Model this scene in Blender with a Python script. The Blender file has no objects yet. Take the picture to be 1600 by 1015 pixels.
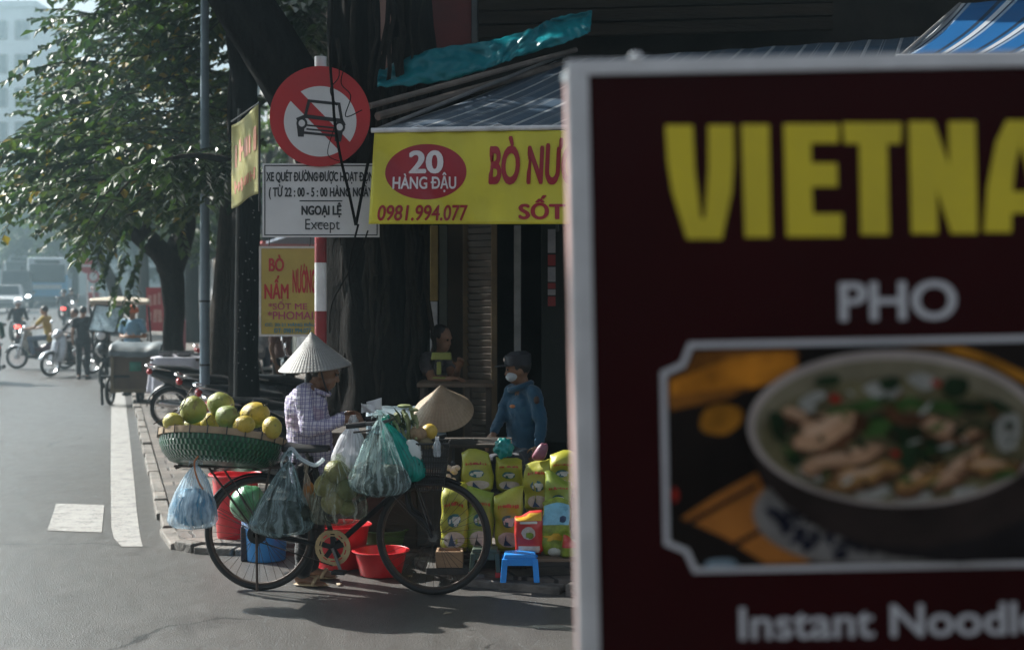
import bpy, math, random
from mathutils import Vector, Matrix, noise
random.seed(7)
PI = math.pi
SC = bpy.context.scene
COL = SC.collection
# ------------------------------------------------------------------ camera, sky, sun, exposure
F, HY, CH = 2222.0, 463.0, 1.85          # focal length in photo pixels, horizon row, eye height
cam = bpy.data.cameras.new('camera')
camo = bpy.data.objects.new('camera', cam); COL.objects.link(camo)
camo.location = (0, 0, CH); camo.rotation_euler = (PI/2, 0, 0)
cam.lens = 50; cam.sensor_width = 36; cam.shift_y = -(507.5-HY)/1600
cam.clip_start = 0.05; cam.clip_end = 2000
cam.dof.use_dof = True; cam.dof.focus_distance = 9.0; cam.dof.aperture_fstop = 2.3
SC.camera = camo
SUN_AZ, SUN_EL = math.radians(-58), math.radians(38)
w = bpy.data.worlds.new('World'); SC.world = w; w.use_nodes = True
nt = w.node_tree; sky = nt.nodes.new('ShaderNodeTexSky'); sky.sky_type = 'NISHITA'; sky.sun_disc = False
sky.sun_elevation = SUN_EL; sky.sun_rotation = SUN_AZ; sky.dust_density = 2.6; sky.air_density = 1.0; sky.ozone_density = 1.5
hs = nt.nodes.new('ShaderNodeHueSaturation'); hs.inputs['Saturation'].default_value = .42    # hazy, whitish city sky
nt.links.new(sky.outputs[0], hs.inputs['Color']); nt.links.new(hs.outputs[0], nt.nodes['Background'].inputs[0])
nt.nodes['Background'].inputs[1].default_value = 0.062
sun = bpy.data.lights.new('sun', 'SUN'); sun.energy = 5.0; sun.angle = math.radians(0.6); sun.color = (1, .96, .89)
suno = bpy.data.objects.new('sun', sun); COL.objects.link(suno)
SV = Vector((math.sin(SUN_AZ)*math.cos(SUN_EL), math.cos(SUN_AZ)*math.cos(SUN_EL), math.sin(SUN_EL)))
suno.rotation_euler = (-SV).to_track_quat('-Z', 'Y').to_euler(); suno.location = (-8, 8, 14)
SC.view_settings.view_transform = 'Standard'; SC.view_settings.look = 'None'
SC.view_settings.exposure = 1.32; SC.view_settings.gamma = 1
SC.render.engine = 'CYCLES'
SC.cycles.max_bounces = 8; SC.cycles.diffuse_bounces = 3; SC.cycles.transparent_max_bounces = 16
SC.cycles.volume_bounces = 0; SC.cycles.use_denoising = True
SC.cycles.sample_clamp_indirect = 4
# ------------------------------------------------------------------ geometry helpers
V3 = Vector
def P(px, py, Y): return V3(((px-800)/F*Y, Y, CH-(py-HY)/F*Y))
def gz(Y): return 0.0 if Y < 32 else 0.021*(Y-32) if Y < 130 else 0.021*98
def ground(px, py, lift=0.0):
    Y = 5.0
    for _ in range(60): Y = (CH-gz(Y)-lift)*F/(py-HY)*.5+Y*.5
    return V3(((px-800)/F*Y, Y, gz(Y)+lift))
def rotz(a): return Matrix.Rotation(a, 4, 'Z')
class MB:
    def __init__(s): s.v = []; s.f = []; s.mi = []; s.uv = []
    def add(s, vs, fs, mi=0, uvs=None):
        o = len(s.v); s.v += [V3(v) for v in vs]
        for f in fs: s.f.append([o+i for i in f]); s.mi.append(mi)
        s.uv += uvs if uvs else [(0, 0)]*len(vs)
        return s
    def box(s, c, d, M=None, mi=0, taper=1.0, rz=0):
        x, y, z = d[0]/2, d[1]/2, d[2]/2; c = V3(c); vs = []
        for sz in (-1, 1):
            t = taper if sz > 0 else 1
            for a, b in ((-1, -1), (1, -1), (1, 1), (-1, 1)):
                v = V3((a*x*t, b*y*t, sz*z))
                if rz: v = rotz(rz) @ v
                if M: v = M @ v
                vs.append(v+c)
        return s.add(vs, [(3, 2, 1, 0), (4, 5, 6, 7), (0, 1, 5, 4), (1, 2, 6, 5), (2, 3, 7, 6), (3, 0, 4, 7)], mi)
    def beam(s, a, b, w, h, mi=0, up=(0, 0, 1)):
        a, b = V3(a), V3(b); d = (b-a).normalized(); u = V3(up)
        if abs(d.dot(u)) > .95: u = V3((0, 1, 0))
        x = d.cross(u).normalized()*w/2; y = x.cross(d).normalized()*h/2
        vs = [p+i*x+j*y for p in (a, b) for i, j in ((-1, -1), (1, -1), (1, 1), (-1, 1))]
        return s.add(vs, [(3, 2, 1, 0), (4, 5, 6, 7), (0, 1, 5, 4), (1, 2, 6, 5), (2, 3, 7, 6), (3, 0, 4, 7)], mi)
    def tube(s, pts, r, n=8, mi=0, cap=True, closed=False, rf=None):
        pts = [V3(p) for p in pts]; N = len(pts); rs = r if isinstance(r, (list, tuple)) else [r]*N
        vs = []; uv = []; ref = None; L = 0
        for i, p in enumerate(pts):
            if closed: d = (pts[(i+1) % N]-pts[i-1])
            else: d = pts[min(i+1, N-1)]-pts[max(i-1, 0)]
            d = d.normalized() if d.length > 1e-9 else V3((0, 0, 1))
            if ref is None: ref = d.orthogonal()
            ref = (ref-d*ref.dot(d)); ref = ref.normalized() if ref.length > 1e-6 else d.orthogonal().normalized()
            b = d.cross(ref)
            if i: L += (p-pts[i-1]).length
            for k in range(n):
                a = 2*PI*k/n; rr = rs[i]*(rf(i, a) if rf else 1)
                vs.append(p+(ref*math.cos(a)+b*math.sin(a))*rr); uv.append((k/n, L))
        fs = []
        for i in range(N if closed else N-1):
            j = (i+1) % N
            for k in range(n): fs.append((i*n+k, i*n+(k+1) % n, j*n+(k+1) % n, j*n+k))
        if cap and not closed: fs += [tuple(range(n-1, -1, -1)), tuple((N-1)*n+k for k in range(n))]
        return s.add(vs, fs, mi, uv)
    def lathe(s, prof, n=24, M=None, mi=0, rf=None, close=False):
        vs = []; fs = []; uv = []; m = len(prof)
        for i, (r, z) in enumerate(prof):
            for k in range(n):
                a = 2*PI*k/n; q = r*(rf(i, a) if rf else 1)
                v = V3((q*math.cos(a), q*math.sin(a), z)); vs.append(M @ v if M else v); uv.append((k/n, i/max(1, m-1)))
        for i in range(m if close else m-1):
            j = (i+1) % m
            for k in range(n): fs.append((i*n+k, i*n+(k+1) % n, j*n+(k+1) % n, j*n+k))
        if not close:
            if prof[0][0] > 1e-5: fs.append(tuple(range(n-1, -1, -1)))
            if prof[-1][0] > 1e-5: fs.append(tuple((m-1)*n+k for k in range(n)))
        return s.add(vs, fs, mi, uv)
    def ell(s, c, r, M=None, nu=16, nv=10, mi=0, nz=0, nf=3, seed=0):
        vs = []; fs = []; c = V3(c)
        for i in range(nv+1):
            t = PI*i/nv
            for k in range(nu):
                a = 2*PI*k/nu; d = V3((math.sin(t)*math.cos(a), math.sin(t)*math.sin(a), math.cos(t)))
                q = 1+nz*noise.noise(d*nf+V3((seed, 0, 0))) if nz else 1
                v = V3((d.x*r[0]*q, d.y*r[1]*q, d.z*r[2]*q)); vs.append((M @ v if M else v)+c)
        for i in range(nv):
            for k in range(nu): fs.append((i*nu+k, (i+1)*nu+k, (i+1)*nu+(k+1) % nu, i*nu+(k+1) % nu))
        return s.add(vs, fs, mi)
    def cone(s, p0, p1, r0, r1, n=12, mi=0, flat=1.0, axis=(0, 1, 0)):
        """closed rounded cone between two joints"""
        p0, p1 = V3(p0), V3(p1); d = p1-p0
        if d.length < 1e-6: return s.ell(p0, (r0, r0, r0), mi=mi)
        d.normalize(); ref = V3(axis); ref = ref-d*ref.dot(d)
        ref = ref.normalized() if ref.length > 1e-3 else d.orthogonal().normalized()
        b = d.cross(ref); rings = []
        for t in (90, 60, 30): a = math.radians(t); rings.append((p0-d*r0*math.sin(a), max(r0*math.cos(a), r0*.02)))
        rings += [(p0, r0), (p1, r1)]
        for t in (30, 60, 90): a = math.radians(t); rings.append((p1+d*r1*math.sin(a), max(r1*math.cos(a), r1*.02)))
        vs = [c+(ref*math.cos(2*PI*k/n)+b*math.sin(2*PI*k/n)*flat)*r for c, r in rings for k in range(n)]
        fs = [(i*n+k, i*n+(k+1) % n, (i+1)*n+(k+1) % n, (i+1)*n+k) for i in range(len(rings)-1) for k in range(n)]
        fs += [tuple(range(n-1, -1, -1)), tuple((len(rings)-1)*n+k for k in range(n))]
        return s.add(vs, fs, mi)
    def grid(s, fn, nu, nv, mi=0, wrap=False):
        vs = [fn(i/nu, j/nv) for j in range(nv+1) for i in range(nu+1)]
        uv = [(i/nu, j/nv) for j in range(nv+1) for i in range(nu+1)]
        fs = [(j*(nu+1)+i, j*(nu+1)+i+1, (j+1)*(nu+1)+i+1, (j+1)*(nu+1)+i) for j in range(nv) for i in range(nu)]
        return s.add(vs, fs, mi, uv)
    def prism(s, poly, fn, mi=0):
        """polygon (2-D, counter-clockwise) given thickness: fn(x, y, 0 or 1) -> point"""
        n = len(poly); vs = [fn(x, y, 0) for x, y in poly]+[fn(x, y, 1) for x, y in poly]
        fs = [tuple(range(n-1, -1, -1)), tuple(range(n, 2*n))]+[(i, (i+1) % n, n+(i+1) % n, n+i) for i in range(n)]
        return s.add(vs, fs, mi)
    def mesh(s, name, mats, smooth=True, angle=40):
        m = bpy.data.meshes.new(name); m.from_pydata(s.v, [], s.f); m.update()
        mats = mats if isinstance(mats, (list, tuple)) else [mats]
        for x in mats: m.materials.append(x)
        m.polygons.foreach_set('material_index', s.mi)
        if any(u != (0, 0) for u in s.uv):
            l = m.uv_layers.new(name='UVMap'); ids = [0]*len(m.loops); m.loops.foreach_get('vertex_index', ids)
            l.data.foreach_set('uv', [c for i in ids for c in s.uv[i]])
        if smooth:
            m.polygons.foreach_set('use_smooth', [True]*len(m.polygons))
            if angle: m.set_sharp_from_angle(angle=math.radians(angle))
        return m
def link(name, data, parent=None):
    o = bpy.data.objects.new(name, data); COL.objects.link(o)
    if parent: o.parent = parent
    return o
def world_mat(o):
    m = o.matrix_basis.copy()
    while o.parent: o = o.parent; m = o.matrix_basis @ m
    return m
def tag(o, label=None, cat=None, group=None, kind=None):
    if label: o['label'] = label
    if cat: o['category'] = cat
    if group: o['group'] = group
    if kind: o['kind'] = kind
    return o
def thing(name, label, cat, loc=(0, 0, 0), rz=0, group=None, roll=0):
    o = link(name, None); o.location = loc; o.rotation_euler = (0, roll, rz); o.empty_display_size = .1
    return tag(o, label, cat, group)
def part(mb, name, mats, parent=None, smooth=True, bevel=0, solid=0, angle=40, world=False, sub=0):
    """one mesh object; world=True means the builder holds world coordinates"""
    if world and parent:
        im = world_mat(parent).inverted(); mb.v = [im @ v for v in mb.v]
    o = link(name, mb.mesh(name, mats, smooth, angle), parent)
    if solid: m = o.modifiers.new('solid', 'SOLIDIFY'); m.thickness = solid; m.offset = 0
    if bevel:
        m = o.modifiers.new('bevel', 'BEVEL'); m.width = bevel; m.segments = 2; m.limit_method = 'ANGLE'; m.angle_limit = math.radians(35)
    if sub: m = o.modifiers.new('sub', 'SUBSURF'); m.levels = sub; m.render_levels = sub
    return o
def single(mb, name, mats, label, cat, group=None, kind=None, loc=(0, 0, 0), **k):
    loc = V3(loc); mb.v = [v-loc for v in mb.v]
    o = part(mb, name, mats, None, **k); o.location = loc
    return tag(o, label, cat, group, kind)
def kids(o): return [c for c in bpy.data.objects if c.parent == o]
def copy_tree(o, parent=None):
    c = o.copy(); COL.objects.link(c)
    if parent: c.parent = parent
    for ch in kids(o): copy_tree(ch, c)
    return c
def remesh(mb, name, mat, parent, voxel, smooth=3, fac=.5):
    """weld overlapping closed shapes into one continuous skin"""
    o = link('weld', mb.mesh('weld', mat, False))
    r = o.modifiers.new('r', 'REMESH'); r.mode = 'VOXEL'; r.voxel_size = voxel; r.use_smooth_shade = True
    s = o.modifiers.new('s', 'SMOOTH'); s.iterations = smooth; s.factor = fac
    m = bpy.data.meshes.new_from_object(o.evaluated_get(bpy.context.evaluated_depsgraph_get()))
    old = o.data; bpy.data.objects.remove(o); bpy.data.meshes.remove(old)
    m.name = name; m.materials.clear(); m.materials.append(mat)
    m.polygons.foreach_set('use_smooth', [True]*len(m.polygons))
    return link(name, m, parent)
def wrinkle(o, amp, seed=0.0):
    """push cloth in and out into soft folds"""
    m = o.data; ns = [v.normal.copy() for v in m.vertices]
    for v, n in zip(m.vertices, ns):
        c = v.co; f = noise.noise(V3((c.x*9+seed, c.y*9, c.z*13)))+.7*abs(noise.noise(V3((c.x*16, c.y*16+seed, c.z*26+c.x*14))))*1.4-.3
        v.co = c+n*amp*f
    m.update()
def crom(pts, n=6, rad=None):
    """smooth curve through points (and radii)"""
    pts = [V3(p) for p in pts]; out = []; ro = []
    for i in range(len(pts)-1):
        a, b, c, d = pts[max(i-1, 0)], pts[i], pts[i+1], pts[min(i+2, len(pts)-1)]
        for k in range(n):
            t = k/n
            out.append(.5*((2*b)+(c-a)*t+(2*a-5*b+4*c-d)*t*t+(3*b-a-3*c+d)*t**3))
            if rad: ro.append(rad[i]*(1-t)+rad[i+1]*t)
    out.append(pts[-1])
    if rad: ro.append(rad[-1]); return out, ro
    return out
# ------------------------------------------------------------------ materials
def srgb(h):
    h = h.lstrip('#'); return tuple((lambda c: c/12.92 if c <= .04045 else ((c+.055)/1.055)**2.4)(int(h[i:i+2], 16)/255) for i in (0, 2, 4))
class NT:
    def __init__(s, name):
        s.m = bpy.data.materials.new(name); s.m.use_nodes = True; s.t = s.m.node_tree
        s.b = s.t.nodes['Principled BSDF']; s.out = s.t.nodes['Material Output']
    def n(s, kind, **k):
        x = s.t.nodes.new(kind)
        for a, v in k.items():
            if a.startswith('i_'): x.inputs[a[2:].replace('_', ' ')].default_value = v
            else: setattr(x, a, v)
        return x
    def l(s, a, b): s.t.links.new(a, b)
    def ramp(s, fac, stops, interp='LINEAR'):
        r = s.n('ShaderNodeValToRGB'); r.color_ramp.interpolation = interp; e = r.color_ramp.elements
        while len(e) < len(stops): e.new(.5)
        for x, (p, c) in zip(e, stops): x.position = p; x.color = tuple(c)+(1,) if len(c) == 3 else c
        s.l(fac, r.inputs[0]); return r.outputs[0]
    def math(s, op, a, b=None, c=None):
        x = s.n('ShaderNodeMath', operation=op)
        for i, v in enumerate((a, b, c)):
            if v is None: continue
            if isinstance(v, (int, float)): x.inputs[i].default_value = v
            else: s.l(v, x.inputs[i])
        return x.outputs[0]
    def mix(s, fac, a, b, mode='MIX'):
        x = s.n('ShaderNodeMix', data_type='RGBA', blend_type=mode)
        for i, v in ((0, fac), (6, a), (7, b)):
            if isinstance(v, (int, float)): x.inputs[i].default_value = v
            elif isinstance(v, (tuple, list)): x.inputs[i].default_value = tuple(v)+(1,) if len(v) == 3 else v
            else: s.l(v, x.inputs[i])
        return x.outputs[2]
    def co(s, kind='Object'): return s.n('ShaderNodeTexCoord').outputs[kind]
    def noise(s, scale, detail=3, rough=.55, vec=None, out='Fac', stretch=None):
        x = s.n('ShaderNodeTexNoise', i_Scale=scale, i_Detail=detail, i_Roughness=rough); v = vec or s.co()
        if stretch:
            mp = s.n('ShaderNodeMapping'); mp.inputs['Scale'].default_value = stretch; s.l(v, mp.inputs[0]); v = mp.outputs[0]
        s.l(v, x.inputs['Vector']); return x.outputs[out]
    def bump(s, h, strength=.3, dist=.01):
        x = s.n('ShaderNodeBump', i_Strength=strength, i_Distance=dist); s.l(h, x.inputs['Height']); s.l(x.outputs[0], s.b.inputs['Normal'])
MATS = {}
def mat(name, col, rough=.6, var=.22, scale=6, bump=.0, bscale=40, bdist=.005, metal=0, spec=.5, coat=0, stretch=None, sheen=0, sss=0, emit=0, rvar=.12):
    if name in MATS: return MATS[name]
    if isinstance(col, str): col = srgb(col)
    t = NT(name); b = t.b
    f = t.noise(scale, 5, .6, stretch=stretch)
    lo = tuple(c*(1-var) for c in col); hi = tuple(min(1, c*(1+var)) for c in col)
    t.l(t.ramp(f, [(.3, lo), (.7, hi)]), b.inputs['Base Color'])
    t.l(t.math('ADD', t.math('MULTIPLY', f, rvar*2), max(0, rough-rvar)), b.inputs['Roughness'])
    b.inputs['Metallic'].default_value = metal; b.inputs['Specular IOR Level'].default_value = spec
    b.inputs['Coat Weight'].default_value = coat; b.inputs['Sheen Weight'].default_value = sheen
    if sss: b.inputs['Subsurface Weight'].default_value = sss; b.inputs['Subsurface Radius'].default_value = (.02, .01, .006); b.inputs['Subsurface Scale'].default_value = .4
    if emit:
        b.inputs['Emission Color'].default_value = tuple(col)+(1,); b.inputs['Emission Strength'].default_value = emit
    if bump: t.bump(t.noise(bscale, 4, stretch=stretch), bump, bdist)
    MATS[name] = t.m; return t.m
def film(name, col, alpha=.5, rough=.25, bump=.5, bscale=30):
    """thin crinkled plastic film: part see-through, part milky"""
    t = NT(name); b = t.b; b.inputs['Base Color'].default_value = tuple(srgb(col))+(1,)
    b.inputs['Roughness'].default_value = rough; b.inputs['Specular IOR Level'].default_value = .6
    wn = t.n('ShaderNodeTexNoise', i_Scale=7.0, i_Detail=3.0); t.l(t.co(), wn.inputs['Vector']); va = t.n('ShaderNodeVectorMath', operation='MULTIPLY_ADD'); t.l(wn.outputs['Color'], va.inputs[0]); va.inputs[1].default_value = (.10, .5, 0); t.l(t.co('UV'), va.inputs[2]); uv = va.outputs[0]; mp = t.n('ShaderNodeMapping'); mp.inputs['Scale'].default_value = (38, 1.6, 1); t.l(uv, mp.inputs[0])
    nz = t.n('ShaderNodeTexNoise', i_Scale=1.0, i_Detail=3.0); t.l(mp.outputs[0], nz.inputs['Vector'])
    f = t.math('ADD', t.math('MULTIPLY', nz.outputs['Fac'], .82), t.math('MULTIPLY', t.noise(bscale, 4), .18))
    t.bump(f, bump, .012)
    tr = t.n('ShaderNodeBsdfTranslucent'); tr.inputs[0].default_value = tuple(srgb(col))+(1,)
    m1 = t.n('ShaderNodeMixShader'); m1.inputs[0].default_value = .35; t.l(b.outputs[0], m1.inputs[1]); t.l(tr.outputs[0], m1.inputs[2])
    tp = t.n('ShaderNodeBsdfTransparent'); c = srgb(col); tp.inputs[0].default_value = tuple(.55+.45*x for x in c)+(1,)
    m2 = t.n('ShaderNodeMixShader'); t.l(t.math('MINIMUM', t.math('MAXIMUM', t.math('ADD', t.math('MULTIPLY', t.math('SUBTRACT', f, .5), 2.6), alpha), .06), .93), m2.inputs[0])
    t.l(tp.outputs[0], m2.inputs[1]); t.l(m1.outputs[0], m2.inputs[2]); t.l(m2.outputs[0], t.out.inputs[0])
    MATS[name] = t.m; return t.m
def glow(name, col, strength):
    t = NT(name); t.b.inputs['Base Color'].default_value = tuple(col)+(1,); t.b.inputs['Roughness'].default_value = .3
    t.b.inputs['Emission Color'].default_value = tuple(col)+(1,); t.b.inputs['Emission Strength'].default_value = strength
    return t.m
def leafmat(name, cols, rough=.38, trans=.25):
    """leaf colour differs leaf by leaf"""
    t = NT(name); g = t.n('ShaderNodeNewGeometry'); n = len(cols)
    c = t.ramp(g.outputs['Random Per Island'], [((i+.0)/n, k) for i, k in enumerate(cols)], 'CONSTANT' if n > 4 else 'LINEAR')
    t.l(c, t.b.inputs['Base Color']); t.b.inputs['Roughness'].default_value = rough
    tr = t.n('ShaderNodeBsdfTranslucent'); t.l(t.mix(1, c, (1.0, 1.25, .5), 'MULTIPLY'), tr.inputs[0])
    m = t.n('ShaderNodeMixShader'); m.inputs[0].default_value = trans
    t.l(t.b.outputs[0], m.inputs[1]); t.l(tr.outputs[0], m.inputs[2]); t.l(m.outputs[0], t.out.inputs[0]); return t.m
def bark(name, lo, hi, rough=.9):
    t = NT(name); f = t.noise(5, 8, .65, stretch=(3, 3, .5)); k = t.noise(28, 5, .7, stretch=(1.6, 1.6, .35))
    t.l(t.ramp(t.math('ADD', t.math('MULTIPLY', f, .5), t.math('MULTIPLY', k, .5)), [(.36, lo), (.62, hi)]), t.b.inputs['Base Color'])
    t.b.inputs['Roughness'].default_value = rough; t.b.inputs['Specular IOR Level'].default_value = .1; t.bump(k, .9, .03); return t.m
# ---- text
def strokes_of_print(mb, box, fn, n, seed=0):
    """print too blurred to read: a run of broken upright and slanting strokes"""
    r = random.Random(seed); x0, y0, x1, y1 = box; w = (x1-x0)/n
    for i in range(n):
        a = x0+w*(i+.08); b = a+w*r.uniform(.3, .8); t, u = y0+(y1-y0)*r.uniform(0, .25), y1-(y1-y0)*r.uniform(0, .25); k = w*r.uniform(-.15, .15)
        mb.add([fn(a, u), fn(b, u), fn(b+k, t), fn(a+k, t)], [(0, 1, 2, 3)])
        if r.random() < .5: m = (t+u)/2; mb.add([fn(b, m+(u-t)*.12), fn(x0+w*(i+.95), m+(u-t)*.12), fn(x0+w*(i+.95), m-(u-t)*.12), fn(b, m-(u-t)*.12)], [(0, 1, 2, 3)])
    return mb
HORN = {'Ơ': 'O', 'Ờ': 'Ò', 'Ớ': 'Ó', 'Ợ': 'Ọ'}
def text_mesh(body, bold=0.0, shear=0.0, space=1.0):
    """letters as flat faces; the barred D and the horned O are put together from plain letters"""
    plain = ''.join(HORN.get(ch, 'D' if ch == 'Đ' else ch) for ch in body); vs, fs = raw_text(plain, shear, space)
    for i, ch in enumerate(body):
        if ch not in HORN and ch != 'Đ': continue
        xr = max(v.x for v in raw_text(plain[:i+1], shear, space)[0]); b = raw_text('O' if ch in HORN else 'D', shear, space)[0]; w = max(v.x for v in b)-min(v.x for v in b); h = max(v.y for v in b)
        if ch == 'Đ': xl = xr-w; q = [(xl-.09, h*.47), (xl+w*.48, h*.47), (xl+w*.48, h*.58), (xl-.09, h*.58)]
        else: q = [(xr-.13, h-.1), (xr-.05, h-.16), (xr+.10, h-.02), (xr+.10, h+.10), (xr, h+.10), (xr, h+.0)]
        n = len(vs); vs += [V3((x, y, .3)) for x, y in q]; fs.append(tuple(range(n, n+len(q))))
    return vs, fs
def raw_text(body, shear=0.0, space=1.0, bold=0.0):
    c = bpy.data.curves.new('text', 'FONT'); c.body = body; c.offset = bold; c.shear = shear; c.space_character = space; c.resolution_u = 4
    o = bpy.data.objects.new('text', c); COL.objects.link(o)
    m = bpy.data.meshes.new_from_object(o.evaluated_get(bpy.context.evaluated_depsgraph_get()))
    vs = [v.co.copy() for v in m.vertices]; fs = [tuple(p.vertices) for p in m.polygons]
    bpy.data.objects.remove(o); bpy.data.curves.remove(c); bpy.data.meshes.remove(m); return vs, fs
def text(mb, body, box, fn, bold=.0, shear=.0, mi=0, space=1.0):
    """fit the words to box (x0, y0, x1, y1 in plane units, y down); fn(x, y) -> point"""
    vs, fs = text_mesh(body, 0.0, shear, space); g = bold*.8
    x0, x1 = min(v.x for v in vs), max(v.x for v in vs); y0, y1 = min(v.y for v in vs), max(v.y for v in vs)
    kx, ky = (box[2]-box[0])/(x1-x0+2*g), (box[3]-box[1])/(y1-y0+1.2*g)
    offs = [(0, 0)]+([(g, 0), (-g, 0), (g*.5, g*.6), (-g*.5, g*.6), (g*.5, -g*.6), (-g*.5, -g*.6)] if g else [])
    for k, (dx, dy) in enumerate(offs):                 # heavier stroke: the same shape laid again a hair in front
        mb.add([fn(box[0]+(v.x+dx-x0+g)*kx, box[3]-(v.y+dy-y0+.6*g)*ky)-V3((0, .00025*(k+v.z), 0)) for v in vs], fs, mi)
    return mb
# ================================================================== SETTING
K = V3((-2.62, 10.6, 0)); U = V3((-.272, .962, 0)); W_ = V3((.962, .272, 0))
def S(t, s, z=0.0):
    """street frame: t metres along the street from the corner, s metres in from the kerb"""
    p = K+U*t+W_*s; p.z = gz(p.y)+z; return p
t = NT('asphalt')
big = t.noise(.35, 6, .65); fine = t.noise(95, 2, .7); med = t.noise(9, 6, .7, stretch=(1, .35, 1))
v = t.n('ShaderNodeTexVoronoi', i_Scale=120.0); t.l(t.co(), v.inputs['Vector'])
stone = t.math('LESS_THAN', v.outputs['Distance'], .22)
sel = t.n('ShaderNodeSeparateColor'); t.l(v.outputs['Color'], sel.inputs[0])
stone = t.math('MULTIPLY', stone, t.math('GREATER_THAN', sel.outputs[0], .6))
c = t.ramp(t.math('ADD', t.math('MULTIPLY', big, .55), t.math('MULTIPLY', med, .45)), [(.32, (.042, .04, .039)), (.55, (.07, .067, .064)), (.75, (.1, .094, .089))])
c = t.mix(t.ramp(fine, [(.42, (0, 0, 0)), (.62, (.75, .75, .75))]), c, (.135, .127, .12)); c = t.mix(t.math('MULTIPLY', stone, .55), c, (.3, .28, .26))
cw = t.n('ShaderNodeTexNoise', i_Scale=1.1, i_Detail=5.0); t.l(t.co(), cw.inputs['Vector']); vm = t.n('ShaderNodeVectorMath', operation='ADD'); t.l(t.co(), vm.inputs[0]); t.l(cw.outputs['Color'], vm.inputs[1])
ce = t.n('ShaderNodeTexVoronoi', feature='DISTANCE_TO_EDGE', i_Scale=.33); t.l(vm.outputs[0], ce.inputs['Vector']); crack = t.math('MULTIPLY', t.math('LESS_THAN', ce.outputs['Distance'], .0045), t.math('GREATER_THAN', big, .5))
stain = t.ramp(t.noise(.9, 7, .75, stretch=(1, .5, 1)), [(.56, (0, 0, 0)), (.68, (1, 1, 1))])
c = t.mix(t.math('MULTIPLY', stain, .6), c, (.032, .029, .028)); c = t.mix(t.math('MULTIPLY', crack, .75), c, (.015, .015, .015))
t.l(c, t.b.inputs['Base Color']); t.l(t.math('ADD', t.math('MULTIPLY', med, .3), .25), t.b.inputs['Roughness'])
t.bump(t.math('ADD', fine, t.math('MULTIPLY', v.outputs['Distance'], .6)), .55, .006); ASPH = t.m
ys = [-9, 0, 4, 8, 12, 18, 25, 32, 34]+list(range(40, 132, 6))+[160, 200, 255]
mb = MB()
for i, y in enumerate(ys):
    mb.v += [V3((-150, y, gz(y))), V3((-60, y, gz(y))), V3((-10, y, gz(y))), V3((25, y, gz(y))), V3((70, y, gz(y)))]
    mb.uv += [(0, 0)]*5
    if i:
        for k in range(4): mb.f.append([(i-1)*5+k, (i-1)*5+k+1, i*5+k+1, i*5+k]); mb.mi.append(0)
single(mb, 'road', ASPH, 'grey asphalt road running away into haze', 'road', kind='structure')
# pavement
t = NT('pavement_stone'); mp = t.n('ShaderNodeMapping'); mp.inputs['Rotation'].default_value = (0, 0, math.radians(-15.8)); t.l(t.co(), mp.inputs[0])
br = t.n('ShaderNodeTexBrick', i_Scale=1.0); br.inputs['Brick Width'].default_value = .42; br.inputs['Row Height'].default_value = .3
br.inputs['Mortar Size'].default_value = .016; br.inputs['Mortar Smooth'].default_value = .5; vw = t.n('ShaderNodeTexNoise', i_Scale=3.0, i_Detail=4.0); t.l(mp.outputs[0], vw.inputs['Vector']); vx = t.n('ShaderNodeVectorMath', operation='MULTIPLY_ADD'); t.l(vw.outputs['Color'], vx.inputs[0]); vx.inputs[1].default_value = (.07, .07, 0); t.l(mp.outputs[0], vx.inputs[2]); t.l(vx.outputs[0], br.inputs['Vector']); pass
br.inputs['Color1'].default_value = (.2, .17, .145, 1); br.inputs['Color2'].default_value = (.12, .105, .095, 1); br.inputs['Mortar'].default_value = (.035, .03, .028, 1)
st = t.noise(1.6, 7, .7); c = t.mix(t.ramp(st, [(.38, (0, 0, 0)), (.62, (.8, .8, .8))]), br.outputs['Color'], (.05, .044, .04))
t.l(c, t.b.inputs['Base Color']); t.b.inputs['Roughness'].default_value = .75
t.bump(t.math('ADD', t.math('MULTIPLY', br.outputs['Fac'], -1.2), t.noise(40, 4)), .6, .008); PAVE = t.m
KERB = [(-2.5, 10.38), (-2.32, 10.22), (-2.0, 10.14), (-1.2, 10.1), (-.7, 9.82), (-.42, 9.3), (-.28, 9.05), (.3, 8.8), (3, 7.75), (7, 6.2)]
ph = .07
def inset(i, d=.13):
    pts = [(K+U*.4)[:2]]+KERB+[(9, 5.4)]; p = V3(pts[i+1]+(0,)) if len(pts[i+1]) == 2 else V3(pts[i+1])
    a, b = V3((pts[i][0], pts[i][1], 0)), V3((pts[i+2][0], pts[i+2][1], 0)); d_ = (b-a).normalized()
    return p+V3((-d_.y, d_.x, 0))*d
mb = MB(); ins = [inset(i) for i in range(len(KERB))]
poly = [(K+W_*.13)[:2]]+[(p.x, p.y) for p in ins]+[(7, 14), (2.19, 11.96)]
mb.prism(poly, lambda x, y, k: V3((x, y, -.1 if k == 0 else ph)))
mb2 = MB(); tt = [0]+list(range(4, 120, 4))
for i, q in enumerate(tt):
    mb.v += [S(q, .13, ph), S(q, 5.0, ph)]; mb.uv += [(0, 0)]*2
    if i: n = len(mb.v); mb.f.append([n-4, n-3, n-1, n-2]); mb.mi.append(0)
single(mb, 'pavement', PAVE, 'worn stone pavement on the street corner', 'pavement', kind='structure', smooth=False)
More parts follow.
